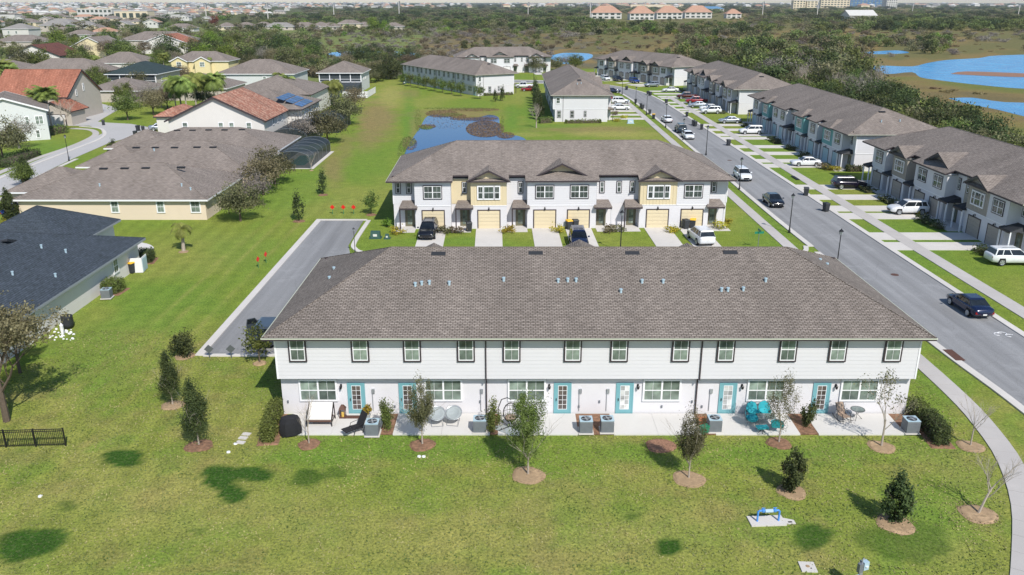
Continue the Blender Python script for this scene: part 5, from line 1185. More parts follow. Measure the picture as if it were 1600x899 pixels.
h2 = house('long beige single-storey house with three narrow windows', -59.4, 97.9, -36.9, 112.6, 2.6, 5.6, 'hip', 'wall_beige', 'shingle_brown', [('f', 12.6 - 1.0, .95, .85, 1.35), ('f', 17.1, .95, .85, 1.35), ('f', 21.3, .95, 1.1, 1.35), ('r', 6, .9, .9, 1.2)], .5, 'trim_white', vents=[(162, 264, V_), (195, 263.5, V_), (228, 263, V_), (283, 262, V_), (156, 291, 'p'), (284, 291, 'p'), (298, 297, 'p')])
roof_part(h2, -3.2, 4, 6, 12.5, 2.62, 4.9, 'hip', 'shingle_brown', .45, name='garage_roof'); b = MB(); b.box(-3.2, 4, 0, .5, 12.5, 2.6); b.build('garage_wall', 'wall_beige', h2)
h3 = house('second long brown-roofed house in the line of three', -59, 114.6, -36.9, 129.8, 2.6, 5.7, 'hip', 'wall_beige', 'shingle_brown', [], .5, vents=[(213, 231, V_), (243, 231, V_), (273, 231, V_), (308, 230.5, V_), (333, 230.5, V_), (241, 236, 'p')])
h4 = house('third long brown-roofed house, nearest the white gable house', -62, 131.6, -37.6, 146.6, 2.6, 5.25, 'hip', 'wall_beige', 'shingle_brown', [], .5, vents=[(277, 204, V_), (301, 204, V_), (326, 203.5, V_), (351, 203.5, V_), (378, 203, V_)])
roof_part(h3, -3, 4, 6, 12.5, 2.62, 4.9, 'hip', 'shingle_brown', .45, name='garage_roof'); roof_part(h4, -3.4, 3, 6, 12, 2.62, 4.9, 'hip', 'shingle_brown', .45, name='garage_roof')
h5 = house('white two-storey house with a wide gable under mixed red roof tiles', -61.3, 150, -44.3, 166.6, 4.9, 9.1, 'gy', 'wall_white', 'tile_mixed', [('f', 2.9, 3.2, .85, 1.35), ('f', 9.3, 3.2, .8, 1.35), ('f', 11.2, 3.2, .8, 1.35), ('f', 14.3, 3.2, .85, 1.35), ('r', 6, 3.4, .8, 1.2), ('r', 9, 3.4, .8, 1.2), ('r', 12, 3.4, .8, 1.2)], .55, 'trim_dark')
roof_part(h5, 3.5, 16, 19.7, 32.6, 5.0, 8.0, 'hip', 'shingle_brown', .5, 'trim_dark', name='rear_roof'); b = MB(); b.box(3.5, 16.7, 0, 19.7, 32.6, 4.95); b.build('rear_wall', 'wall_white', h5)
roof_part(h5, -4.2, 5, .5, 15, 5.0, 6.4, 'hip', 'tile_mixed', .4, 'trim_dark', name='side_roof'); b = MB(); b.box(-4.2, 5, 0, .2, 15, 4.95); b.build('side_wall', 'wall_white', h5)
for i, yy in enumerate((20, 23, 26, 29)): window(h5, 19.7, yy, 3.3, .8, 1.2, math.pi / 2, 1, 'trim_white')
pn = MB(); pn.box(-1.15, -.8, .04, 1.15, .8, .09); pn = pn.mesh('solar_panel', 'solar')
sl = 3.0 / 8.6
for i, (u, vv) in enumerate([(a, b_) for a in range(4) for b_ in range(3)]):
    yy = 18.6 + u * 2.5; xx = 18.9 - vv * 1.75; n_ = Vector((sl, 0, 1)).normalized(); x_ = Vector((0, 1, 0)); y_ = n_.cross(x_); ob('solar_panel', pn, h5, (xx, yy, 5.0 + (20.2 - xx) * sl + .02)).rotation_euler = Matrix((x_, y_, n_)).transposed().to_euler()
for i, (xx, yy) in enumerate([(6.6 + 2.5 * a, 17.4 + 1.75 * b_) for a in range(3) for b_ in range(2)]): ob('solar_panel', pn, h5, (xx, yy, 5.0 + (yy - 15.5) * sl + .02), (math.atan(sl), 0, 0))
h6 = house('cream-walled house with a broad brown hipped roof behind the solar panels', -66, 193.3, -46, 215, 5.0, 8.4, 'hip', 'wall_white', 'shingle_brown', [('f', 17, 1, 1, 1.3)], .5, 'trim_dark')
h7 = house('stone-coloured house with a steep orange tile roof', -113.5, 184.7, -97, 200.3, 5.3, 10.6, 'gx', 'wall_stone', 'tile_orange', [('r', 8, 6.0, .5, 1.5, 1, 'glass'), ('r', 4.5, 5.2, .5, 1.2, 1, 'glass')], .4, 'trim_dark')
roof_part(h7, 12.5, -6, 20, 1, 3.0, 5.0, 'gy', 'tile_orange', .4, 'trim_dark', 'wall_stone', 'garage_roof'); b = MB(); b.box(12.5, -6, 0, 20, .1, 3.0); b.build('garage_wall', 'wall_stone', h7); garage(h7, 16.2, -6, .02, 0, 'garage_white', 'trim_dark', 2.44).scale = (2, 1, 1.05)
roof_part(h7, 2, -4, 7, 1, 3.2, 5.0, 'gy', 'tile_orange', .4, 'trim_dark', 'wall_cream', 'porch_roof'); b = MB(); b.box(2, -4, 0, 7, .1, 3.2); b.build('porch_wall', 'wall_cream', h7)
def screened(label, x0, y0, x1, y1, roofm, wall, nb, rz=0., ze=5.4, zr=8.3):
    rt = house(label, x0, y0, x1, y1, ze, zr, 'hip', wall, roofm, [('r', 4, 3.2, .8, 1.1, 1, 'glass'), ('r', 7, 3.2, .8, 1.1, 1, 'glass')], .6, 'trim_white'); w_ = x1 - x0
    s = MB(); s.box(.3, -.03, 2.9, w_ - .3, -.01, 5.15); s.build('screen', 'screen_mesh', rt)
    for i in range(nb + 1):
        p = MB(); xx = .15 + (w_ - .3) * i / nb; p.box(xx - .12, -.12, 2.7, xx + .12, -.0, 5.3); p.build('post', 'trim_white', rt)
    p = MB(); p.box(0, -.1, 3.5, w_, -.035, 3.6); p.box(0, -.12, 2.62, w_, -.035, 2.86); p.build('rail', 'trim_white', rt); return rt
h8 = screened('house with a dark green roof and a screened upper porch', -115.7, 244.5, -101.8, 262.5, 'shingle_green', 'wall_stone', 4)
h16 = screened('house with a brown hipped roof and a screened upper porch by the green strip', -56.3, 249.2, -43.9, 263, 'shingle_brown', 'wall_pale', 4)
b = MB(); b.hull8([(0, -5, 0), (12.4, -5, 0), (12.4, 0, 0), (0, 0, 0), (0, -5, 2.2), (12.4, -5, 2.2), (12.4, 0, 2.7), (0, 0, 2.7)]); b.build('lower_screen', 'screen_mesh', h16)
h9 = house('white two-storey house with a clipped gable at the left edge', -100.2, 153.8, -86.9, 167, 5.6, 8.2, 'gy', 'wall_pale', 'shingle_brown', [('f', 10.0, 3.0, .55, 1.5), ('f', 12.0, 3.0, 1.3, 1.5, 2), ('f', 11.4, .5, .6, 1.4), ('f', 4, 3.0, .9, 1.4)], .5, 'trim_white', rz=R(28))
h10 = house('white two-storey house with a dark red tile roof', -194, 332, -174.3, 351, 5.2, 9.3, 'gy', 'wall_white', 'tile_brown', [('f', 4, 2.8, 1.3, 1.5), ('f', 11.5, 2.8, .8, 1.4), ('f', 13, 2.8, .8, 1.4), ('f', 14.5, 2.8, .8, 1.4), ('r', 4, 3, .8, 1.2), ('r', 8, 3, .8, 1.2), ('r', 12, 3, .8, 1.2), ('r', 16, 3, .8, 1.2)], .5, 'trim_dark')
house('low house with a wide grey-brown roof behind the orange tile roof', -160, 276, -133, 292, 3.4, 7.3, 'hip', 'wall_stone', 'shingle_brown', [('r', 5, 1, .9, 1.3)], .5, 'trim_dark')
house('low grey-roofed house left of the wide one behind the tile roof', -186, 282, -161.5, 298, 3.2, 6.6, 'hip', 'wall_white', 'shingle_brown', [], .5)
house('cream house with a broad gable and grey roof', -211, 407, -187, 427, 3.2, 9.2, 'gy', 'wall_cream', 'shingle_brown', [('f', 20, 1.5, .9, 1.3)], .5)
house('orange-roofed house beside the cream gable', -187, 436, -163, 455, 5.0, 9.4, 'gy', 'wall_white', 'tile_orange', [], .5)
house('grey-roofed house behind the orange-roofed one', -214, 470, -176, 492, 5.0, 9.4, 'hip', 'wall_stone', 'shingle_brown', [], .5)
house('white two-storey house with a pale grey roof near the left edge', -331, 565, -314, 580, 8.2, 11.4, 'hip', 'far_white', 'far_roof_grey', [('f', 4, 5.2, 1.3, 1.6), ('f', 9, 5.2, 1.3, 1.6), ('f', 13, 2.0, 1.3, 1.6)], .5)
house('low brown-roofed house at the left edge', -352, 540, -332, 556, 4, 7.6, 'hip', 'far_white', 'shingle_brown', [], .5)
house('grey-roofed house in front of the tall white one', -300, 500, -272, 518, 3, 6.5, 'hip', 'wall_stone', 'shingle_brown', [], .5)
house('house with a brown hipped roof left of the green strip', -86.5, 250.5, -64, 268, 5.0, 8.6, 'hip', 'wall_pale', 'shingle_brown', [('f', 14, 3, .9, 1.2)], .5)
h17 = house('yellow house with two small front gables and solar panels', -121.5, 306, -101, 318, 5.0, 8.0, 'hip', 'wall_yellow', 'shingle_brown', [], .5, 'trim_white')
for i, xx in enumerate((1.0, 9.2)):
    roof_part(h17, xx, -2, xx + 5.4, 3, 5.0, 6.6, 'gy', 'shingle_brown', .4, 'trim_white', 'wall_yellow', 'front_gable'); b = MB(); b.box(xx, -2, 0, xx + 5.4, .1, 5.0); b.build('bay', 'wall_yellow', h17); window(h17, xx + 2.7, -2, 3.2, 1.6, 1.5, 0, 2, 'trim_white', 'glass_blind', .08)
for i in range(4): ob('solar_panel', pn, h17, (7 + 2.5 * i, 3.2, 6.6), (.43, 0, 0))
house('brown-roofed house left of the yellow one', -158, 322, -138, 338, 3.2, 6.8, 'hip', 'wall_white', 'shingle_brown', [], .5)
house('grey roofed house between the green roof and the thicket', -94, 226, -76, 243, 3.2, 6.4, 'hip', 'wall_stone', 'shingle_brown', [], .5)
house('small grey-roofed house under the green-roofed one', -112, 222, -97, 238, 3.0, 5.6, 'hip', 'wall_stone', 'shingle_brown', [], .5)
# screened pool cages
def cage(label, x0, y0, x1, y1, h, arch=True, m='screen_mesh'):
    rt = thing('pool_cage', label, 'pool cage', (x0, y0, 0)); w_, d_ = x1 - x0, y1 - y0; n = 10; pr = [(w_ * (.5 - .5 * math.cos(math.pi * i / n)), h * .55 + h * .45 * math.sin(math.pi * i / n)) for i in range(n + 1)] if arch else [(0, h), (w_, h)]
    pr = [(0, 0)] + pr + [(w_, 0)]; s = MB()
    for i in range(len(pr) - 1): s.face([(pr[i][0], 0, pr[i][1]), (pr[i][0], d_, pr[i][1]), (pr[i + 1][0], d_, pr[i + 1][1]), (pr[i + 1][0], 0, pr[i + 1][1])])
    s.face([(x, 0, z) for x, z in pr]); s.face([(x, d_, z) for x, z in pr]); s.build('screen', m, rt)
    k = max(2, round(d_ / 3))
    for j in range(k + 1): f = MB(); f.tube([(x, d_ * j / k, z + .02) for x, z in pr], .045, 4); f.build('hoop', 'metal_grey', rt)
t = NT('cage_screen'); t.b.inputs['Base Color'].default_value = (.03, .04, .045, 1); tr = t.n('BsdfTransparent'); mx = t.n('MixShader'); mx.inputs[0].default_value = .72
t.l(tr.outputs[0], mx.inputs[1]); t.l(t.b.outputs[0], mx.inputs[2]); t.l(mx.outputs[0], t.t.nodes['Material Output'].inputs[0]); M['cage_screen'] = t.m
cage('dark screened pool cage at the end of the third long house', -37.3, 130.6, -31.9, 146, 2.7, True, 'cage_screen')
cage('arched black pool cage beside the white gable house', -43.9, 152, -37.3, 165, 3.2, True, 'cage_screen'); cage('grey arched pool cage behind the black one', -41.2, 168, -34.8, 181, 3.2, True, 'cage_screen')
cage('flat dark pool cage before the screened house', -56, 222, -47.5, 234, 2.8, False, 'screen_mesh')
sheet('pool_deck', [(-37.6, 130.2), (-31.3, 130.2), (-31.3, 146.3), (-37.6, 146.3)], .06, 'concrete', 'pale deck round the pool', .05); sheet('pool', [(-36.2, 133), (-33.4, 133), (-33.4, 142), (-36.2, 142)], .075, 'pool_water', 'turquoise pool under the screened cage')
for i, (x0, y0, x1, y1, lab) in enumerate(((-58, 208.5, -46.2, 208.8, 'white garden wall behind the flat pool cage'), (-46.3, 232, -39.5, 232.3, 'white garden fence below the upper screened porch'), (-39.6, 232, -39.4, 246, 'white garden fence along the green strip'))):
    f = thing('fence', lab, 'fence', (x0, y0, 0)); k = max(2, round(math.hypot(x1 - x0, y1 - y0) / 2.2))
    for j in range(k):
        p = MB(); u0, u1 = j / k, (j + 1) / k; p.box((x1 - x0) * u0 + (.02 if x1 - x0 > 1 else 0), (y1 - y0) * u0 + (.02 if y1 - y0 > 1 else 0), .05, (x1 - x0) * u1, (y1 - y0) * u1, 1.75); p.build('panel', 'trim_white', f)
# far houses of the left-hand neighbourhood, each with its own walls and roof
rh = random.Random(21); fh = []
def far_house(x, y, w_, d_, wall, roofm, label, group, two=False, screens=False):
    key = (round(w_), round(d_), wall, roofm, two, screens)
    def mk():
        o = empty('house'); h = 5.4 if two else 3.2; b = MB(); b.box(-w_ / 2, 0, 0, w_ / 2, d_, h); b.build('wall', wall, o)
        roof_part(o, -w_ / 2, 0, w_ / 2, d_, h, h + min(w_, d_) * .25, 'hip' if w_ > 14 else 'gy', roofm, .6, 'trim_white', wall)
        for j in range(3): P = MB(); u = -w_ / 2 + w_ * (j + .75) / 3.5; P.box(u - .8, -.06, h - 2.1, u + .8, -.01, h - .7); P.build('window', 'screen_mesh' if screens else 'glass', o)
        return o
    return inst(('far', key), mk, 'house', label, 'house', (x, y), 0., group)
RM = [('shingle_brown', 'brown-roofed'), ('far_roof_grey', 'grey-roofed'), ('far_roof_orange', 'orange-roofed'), ('shingle_brown', 'brown-roofed')]; WMs = [('far_white', 'white'), ('far_cream', 'cream'), ('wall_stone', 'stone-coloured')]
for i, (px, w_) in enumerate(((352, 16), (382, 18), (410, 18), (436, 26), (474, 22), (500, 16), (515, 18), (545, 22), (567, 16), (614, 18))):
    x, y = at(px, 47.5 - (i % 3) * .7); far_house(x, y, w_, 14, 'far_cream' if i in (0, 5, 7) else 'wall_stone', 'far_roof_grey' if i == 3 else 'shingle_brown', ['house at the left end of the line behind the marsh', 'second house of the line behind the marsh', 'third house of the line behind the marsh', 'pale-roofed house in the line behind the marsh', 'house beside the pale-roofed one behind the marsh', 'small cream house in the line behind the marsh', 'house with dark trees before it behind the marsh', 'cream house in the line behind the marsh', 'house half hidden left of the bright green tree', 'house right of the bright green tree'][i], 'line of houses behind the marsh', i == 7, True); fh.append((px, 47))
rows_ = [(62, 8, 70), (57, 7, 64), (50, 6, 58), (44, 6, 52), (38, 6, 46), (33, 8, 50), (27, 10, 46), (22, 12, 42), (17, 16, 36), (13, 18, 30)]
for j, (py, n, stp) in enumerate(rows_):
    for i in range(n):
        px = -20 + i * stp + rh.uniform(-12, 12)
        if px > 470 or (py > 54 and px > 240) or (py > 40 and px > 335): continue
        if py > 48 and (170 < px < 250 or px < 70) : continue
        x, y = at(px, py); rm, rn = rh.choice(RM); wm, wn = rh.choice(WMs)
        far_house(x, y, rh.choice([14, 18, 24]), rh.choice([12, 14]), wm, rm, '%s far house with %s walls among the trees at the left' % (rn, wn), 'far houses among the trees at the left', rh.random() < .5)
for i, (px, py, w_) in enumerate(((640, 12, 40), (690, 11, 50), (655, 10, 60), (730, 10, 60), (560, 9, 60), (520, 10, 50), (850, 9, 60), (1440, 9, 90), (1490, 9, 70), (1560, 9, 80))):
    x, y = at(px, py); far_house(x, y, w_, 20, 'far_white', 'far_roof_orange' if i in (0, 7, 8, 9) else 'far_roof_grey', 'long low building near the horizon', 'low buildings near the horizon', True)
# the distant town: too small to tell apart
tp = []
for nm, wl, rf_ in (('town_a', 'far_white', 'far_roof_grey'), ('town_b', 'far_cream', 'far_roof_orange'), ('town_c', 'far_white', 'far_white')):
    b = MB(); b.box(-9, -6, 0, 9, 6, 4.5); b.m = 1; b.hull8([(-9.6, -6.6, 4.5), (9.6, -6.6, 4.5), (9.6, 6.6, 4.5), (-9.6, 6.6, 4.5), (-4, -.4, 7.4), (4, -.4, 7.4), (4, .4, 7.4), (-4, .4, 7.4)]); tp.append(bpy.data.objects.new(nm, b.mesh(nm, [wl, rf_])))
tx, ts_, tk = [], [], []; r_ = random.Random(55)
for _ in range(620):
    px, py = r_.uniform(-60, 640), 4.2 + 20 * r_.random() ** 1.6
    if px > 420 and py > 14: continue
    tx.append(at(px, py)); ts_.append(r_.uniform(.8, 1.3) * (1 + max(0, 14 - py) * .12)); tk.append(r_.choices(range(3), [3, 2, 2])[0])
for _ in range(160): tx.append(at(r_.uniform(640, 1700), 4.5 + 8 * r_.random())); ts_.append(r_.uniform(1.2, 2.4)); tk.append(r_.randrange(3))
scatter('distant_town', 'roofs of the distant town spread towards the horizon', tx, ts_, tk, tp)
# large far buildings
def block(label, px0, px1, py, h, d_, wall, roofm, kind='hip', rise=3., nw=0, cat='building', glassm='glass', rows=2, flat=False):
    x0, y0 = at(px0, py); x1 = at(px1, py)[0]; w_ = x1 - x0; rt = thing('building', label, cat, (x0, y0, 0)); b = MB(); b.box(0, 0, 0, w_, d_, h); b.build('wall', wall, rt); HOUSEBOX.append((x0, y0, x1, y0 + d_))
    if flat: b = MB(); b.box(-.3, -.3, h, w_ + .3, d_ + .3, h + .6); b.build('roof', roofm, rt)
    else: roof_part(rt, 0, 0, w_, d_, h, h + rise, kind, roofm, 1., 'far_white', wall)
    if nw:
        mm = MB(); sw = w_ / nw; mm.box(-sw * .3, -.15, 0, sw * .3, -.02, h / rows * .5); mm = mm.mesh('window', glassm)
        for i in range(nw):
            for j in range(rows): ob('window', mm, rt, (sw * (i + .5), 0, h / rows * (j + .3)))
    return rt
block('white flat-roofed building left of centre among the far trees', 122, 176, 29, 14, 30, 'far_white', 'far_cream', nw=8, flat=True); block('white flat-roofed annexe beside the far white building', 180, 232, 32, 12, 24, 'far_cream', 'far_white', nw=5, flat=True, rows=1)
block('long low white building beside the annexe', 234, 300, 29, 5, 16, 'far_white', 'far_white', flat=True)
block('long white wall of a far store at the left edge', -20, 24, 31, 7, 20, 'far_white', 'far_roof_grey', flat=True)
for i, (a, e, py) in enumerate(((924, 971, 30), (984, 1022, 31.5), (1026, 1066, 30), (1070, 1112, 29))):
    r_ = block(['leftmost', 'second', 'third', 'rightmost'][i] + ' of the four large orange-roofed buildings beyond the marsh', a, e, py, 9, 26, 'far_white', 'far_roof_orange', rise=10, nw=5)
block('small orange-roofed building right of the four large ones', 1135, 1158, 29, 7, 18, 'far_white', 'far_roof_orange', rise=7, nw=3)
block('long building with a blue metal roof', 1094, 1131, 18.5, 7, 30, 'far_white', 'roof_metal_blue', rise=6, nw=6)
block('long pale building before the horizon', 985, 1068, 12, 12, 30, 'far_cream', 'far_roof_orange', flat=True); block('cream apartment block left of the glass tower', 1239, 1258, 15, 28, 24, 'far_cream', 'far_white', nw=4, rows=4, flat=True)
block('second cream apartment block left of the glass tower', 1260, 1277, 15, 26, 24, 'far_cream', 'far_white', nw=3, rows=4, flat=True); block('longer cream apartment block beside the glass tower', 1282, 1327, 12.5, 34, 24, 'far_cream', 'far_white', nw=9, rows=4, flat=True)
block('wide blue glass tower block on the horizon', 1328, 1384, 11, 62, 40, 'tower_glass', 'far_white', nw=10, rows=8, flat=True, glassm='glass_blind'); block('white tower joined to the blue glass block', 1384.3, 1401, 14, 56, 40, 'far_white', 'far_white', nw=5, rows=9, flat=True)
block('wide building with a pale metal roof in the far woods', 1327, 1369, 33, 7, 34, 'far_white', 'far_white', rise=7, kind='gx')
# power poles
def pole(px, py, top, label):
    x, y = at(px, py); z = zat(px, top, y)[1]
    def mk():
        o = empty('power_pole'); b = MB(); b.tube([(0, 0, 0), (0, 0, 1)], [.75, .5], 8); b.build('mast', 'concrete', o); b = MB()
        for k, zz in enumerate((.97, .9, .83)): b.tube([(-2.2 * (1 if k % 2 else -1), 0, zz + .01), (0, 0, zz)], .13, 4)
        b.build('arm', 'metal_grey', o); return o
    o = inst('pole', mk, 'power_pole', label, 'power pole', (x, y), 0, 'power poles beyond the marsh', (1.0, 1.0, max(10, z)))
for px, py, tp, lab in ((323, 32, 7, 'leftmost thin power pole beyond the marsh'), (419, 31, 6, 'power pole above the pale-roofed house'), (522, 27, 7, 'power pole near the middle left'), (624, 30, 4, 'power pole beyond the bright green tree'), (825, 26, 5, 'power pole beyond the far white row'), (922, 30, 6, 'power pole left of the orange roofs'), (1008, 17, 4, 'thin power pole behind the orange roofs'), (1191, 26, 4, 'power pole right of the orange roofs'), (1276, 30, 8, 'power pole before the cream apartments'), (1425, 22, 6, 'power pole right of the white tower'), (1590, 28, 8, 'power pole at the right edge')): pole(px, py, tp, lab)
# trees of the neighbourhood, placed clear of the houses
lay_undergrowth()
wood(60, lambda r_: (lambda p_: at(*p_))((r_.uniform(-10, 470), 55 + 60 * r_.random() ** .8)), 'among the houses at the left', 'trees among the houses at the left', ['olive_tree', 'green_tree', 'brown_tree', 'grey_tree', 'dark_tree', 'bright_tree'], .8, 1.3, 31, 6)
wood(20, lambda r_: (lambda p_: at(*p_))((r_.uniform(-10, 290), r_.uniform(115, 170))), 'between the nearer houses at the left', 'trees between the nearer houses at the left', ['olive_tree', 'brown_tree', 'green_tree', 'grey_tree'], .5, .85, 33, 5)
wood(24, lambda r_: (lambda p_: at(*p_))((r_.uniform(330, 620), r_.uniform(84, 118))), 'at the marsh edge beyond the screened houses', 'trees at the marsh edge beyond the screened houses', ['olive_tree', 'green_tree', 'brown_tree', 'grey_tree', 'dark_tree'], .6, .95, 35, 5)
# ================================================================ VEHICLES
CARK = {
 'sedan': dict(L=4.8, W=1.84, H=1.44, low=.2, st=[(-2.4, .55, .72, .70), (-2.25, .32, .95, .9), (-1.6, .22, .99, .96), (-.9, .2, .97, .99), (.6, .2, .95, 1.), (1.1, .2, .93, .99), (1.9, .22, .84, .95), (2.3, .3, .72, .86), (2.4, .45, .6, .7)], cab=(-1.75, 1.15, -.95, .35), wz=.95, wb=(-1.4, 1.42), wr=.33),
 'suv': dict(L=4.75, W=1.9, H=1.72, low=.24, st=[(-2.37, .5, 1.0, .8), (-2.28, .36, 1.1, .93), (-1.6, .28, 1.13, .98), (-.9, .27, 1.12, 1.), (.6, .27, 1.09, 1.), (1.05, .27, 1.07, .99), (1.8, .3, 1.0, .95), (2.25, .36, .86, .86), (2.37, .5, .72, .72)], cab=(-2.2, 1.2, -1.95, .35), wz=1.09, wb=(-1.38, 1.42), wr=.37),
 'pickup': dict(L=5.6, W=1.95, H=1.85, low=.3, st=[(-2.8, .55, 1.0, .9), (-2.75, .42, 1.1, .98), (-1.5, .36, 1.12, 1.), (.2, .34, 1.13, 1.), (1.2, .34, 1.12, 1.), (2.2, .36, 1.06, .96), (2.7, .42, .95, .9), (2.8, .55, .8, .78)], cab=(-.9, 1.55, -.7, .85), wz=1.12, wb=(-1.8, 1.75), wr=.4),
 'jeep': dict(L=4.3, W=1.86, H=1.85, low=.35, st=[(-2.1, .5, 1.05, .9), (-2.05, .42, 1.15, .96), (-1.0, .4, 1.16, .96), (.5, .4, 1.16, .96), (.9, .4, 1.14, .95), (1.9, .42, 1.08, .82), (2.1, .5, 1.0, .78)], cab=(-2.0, .95, -1.9, .6), wz=1.15, wb=(-1.3, 1.4), wr=.42)}
CM = {}
def car_meshes(kind):
    if kind in CM: return CM[kind]
    K = CARK[kind]; W = K['W'] / 2; b = MB(); rings = []
    for x, zl, zt, wf in K['st']:
        w = W * wf; zm = zl + (zt - zl) * .45
        half = [(w * .84, zl), (w * .97, zl + .08), (w, zm), (w * .985, zl + (zt - zl) * .78), (w * .93, zt - .03), (w * .74, zt + .01)]
        rings.append(b.vs([(x, y, z) for y, z in half] + [(x, 0, zt + .035)] + [(x, -y, z) for y, z in reversed(half)]))
    n = 13
    for i in range(len(rings) - 1):
        for j in range(n):
            j2 = (j + 1) % n; b.f.append((rings[i] + j, rings[i + 1] + j, rings[i + 1] + j2, rings[i] + j2)); b.mi.append(0)
    b.f.append(tuple(rings[0] + j for j in range(n))); b.f.append(tuple(rings[-1] + j for j in reversed(range(n)))); b.mi += [0, 0]
    body = b.mesh('body', 'car_white', smooth=True)
    x0, x1, r0, r1 = K['cab']; wz = K['wz']; H = K['H']; wb_ = W * .90; wt = W * .70
    def ring(t, ins=0.):
        a = x0 + (r0 - x0) * t; c = x1 + (r1 - x1) * t; w = wb_ + (wt - wb_) * t + ins; z = wz - .06 + (H - .07 - wz + .06) * t
        return [(a - ins, -w, z), (c + ins, -w, z), (c + ins, w, z), (a - ins, w, z)]
    g = MB(); A, B_ = ring(0), ring(1); g.hull8(A + B_); glass = g.mesh('windows', 'car_glass')
    rf = MB(); t_ = ring(.93, .015); u_ = ring(1, -.02); u_ = [(p[0], p[1], H - .03) for p in u_]; rf.hull8(t_ + u_)
    v_ = [(p[0] * .9 + .1 * (r0 + r1) / 2, p[1] * .8, H) for p in u_]; rf.hull8(u_ + v_)
    def pil(fx0, fx1, wd=.07):                 # pillar on both sides between belt x and roof x
        for s in (-1, 1):
            y0, y1 = s * (wb_ + .012), s * (wt + .02); z0, z1 = wz - .05, H - .08
            p = [(fx0, y0 - s * .03, z0), (fx0 + wd, y0 - s * .03, z0), (fx0 + wd, y0, z0), (fx0, y0, z0), (fx1, y1 - s * .03, z1), (fx1 + wd, y1 - s * .03, z1), (fx1 + wd, y1, z1), (fx1, y1, z1)]; rf.hull8(p)
    pil(x1 - .1, r1 - .08); pil(x0 + .02, r0 + .02, .12); pil((x0 + x1) / 2 + .05, (r0 + r1) / 2 + .05, .07)
    if kind == 'suv' or kind == 'jeep': pil(x0 + .75, r0 + .65, .08)
    roof = rf.mesh('roof_panel', 'car_white', smooth=False)
    w = MB(); r = K['wr']; k = 16
    w.v = []; ra = w.vs([(r * math.cos(2 * math.pi * j / k), -.11, r * math.sin(2 * math.pi * j / k)) for j in range(k)]); rb = w.vs([(r * math.cos(2 * math.pi * j / k), .11, r * math.sin(2 * math.pi * j / k)) for j in range(k)])
    for j in range(k): w.f.append((ra + j, ra + (j + 1) % k, rb + (j + 1) % k, rb + j)); w.mi.append(0)
    w.f.append(tuple(ra + j for j in reversed(range(k)))); w.f.append(tuple(rb + j for j in range(k))); w.mi += [0, 0]; wheel = w.mesh('wheel', 'rubber')
    q = MB()
    for j in range(5):
        a = 2 * math.pi * j / 5
        for da in (-.2, .2): q.hull8([(.05 * math.cos(a + 1.2), .112, .05 * math.sin(a + 1.2)), (.05 * math.cos(a - 1.2), .112, .05 * math.sin(a - 1.2)), (r * .62 * math.cos(a - .16 + da), .112, r * .62 * math.sin(a - .16 + da)), (r * .62 * math.cos(a + .16 + da), .112, r * .62 * math.sin(a + .16 + da))] + [(.05 * math.cos(a + 1.2), .13, .05 * math.sin(a + 1.2)), (.05 * math.cos(a - 1.2), .13, .05 * math.sin(a - 1.2)), (r * .62 * math.cos(a - .16 + da), .122, r * .62 * math.sin(a - .16 + da)), (r * .62 * math.cos(a + .16 + da), .122, r * .62 * math.sin(a + .16 + da))])
    q.tube([(r * .66 * math.cos(2 * math.pi * j / 16), .118, r * .66 * math.sin(2 * math.pi * j / 16)) for j in range(17)], .025, 4, cap=False); rim = q.mesh('rim', 'steel')
    arch = []
    for wx in K['wb']:
        for s in (-1, 1): ar = MB(); ar.hull8([(wx - r * 1.12, s * (W * .99), K['low'] + .02), (wx + r * 1.12, s * (W * .99), K['low'] + .02), (wx + r * 1.12, s * (W + .004), K['low'] + .02), (wx - r * 1.12, s * (W + .004), K['low'] + .02), (wx - r * .75, s * W * .99, r * 2.12), (wx + r * .75, s * W * .99, r * 2.12), (wx + r * .75, s * (W + .004), r * 2.12), (wx - r * .75, s * (W + .004), r * 2.12)]); arch.append(ar.mesh('wheel_arch', 'rubber'))
    fx = K['st'][-1][0]; bx = K['st'][0][0]; zf = K['st'][-1][2]; zb = K['st'][0][2]
    hl = MB(); hl.box(fx - .22, -.24, -.07, fx + .01 - .03, .2, .06); hl = hl.mesh('headlight', 'headlamp'); tl = MB(); tl.box(bx + .02, -.22, -.09, bx + .16, .2, .08); tl = tl.mesh('taillight', 'taillamp')
    gr = MB(); gr.box(fx - .1, -W * .42, .42, fx + .012, W * .42, zf - .06); gr = gr.mesh('grille', 'metal_black'); pl = MB(); pl.box(bx - .02, -.16, zb - .3, bx + .01, .16, zb - .18); pl = pl.mesh('number_plate', 'plate')
    mi = MB(); mi.hull8([(-.06, -.1, -.07), (.08, -.1, -.06), (.08, .1, -.06), (-.06, .1, -.07), (-.06, -.1, .07), (.04, -.1, .06), (.04, .1, .06), (-.06, .1, .07)]); mi = mi.mesh('mirror', 'car_white')
    CM[kind] = (K, W, body, glass, roof, wheel, rim, arch, hl, tl, gr, pl, mi, zf, zb); return CM[kind]
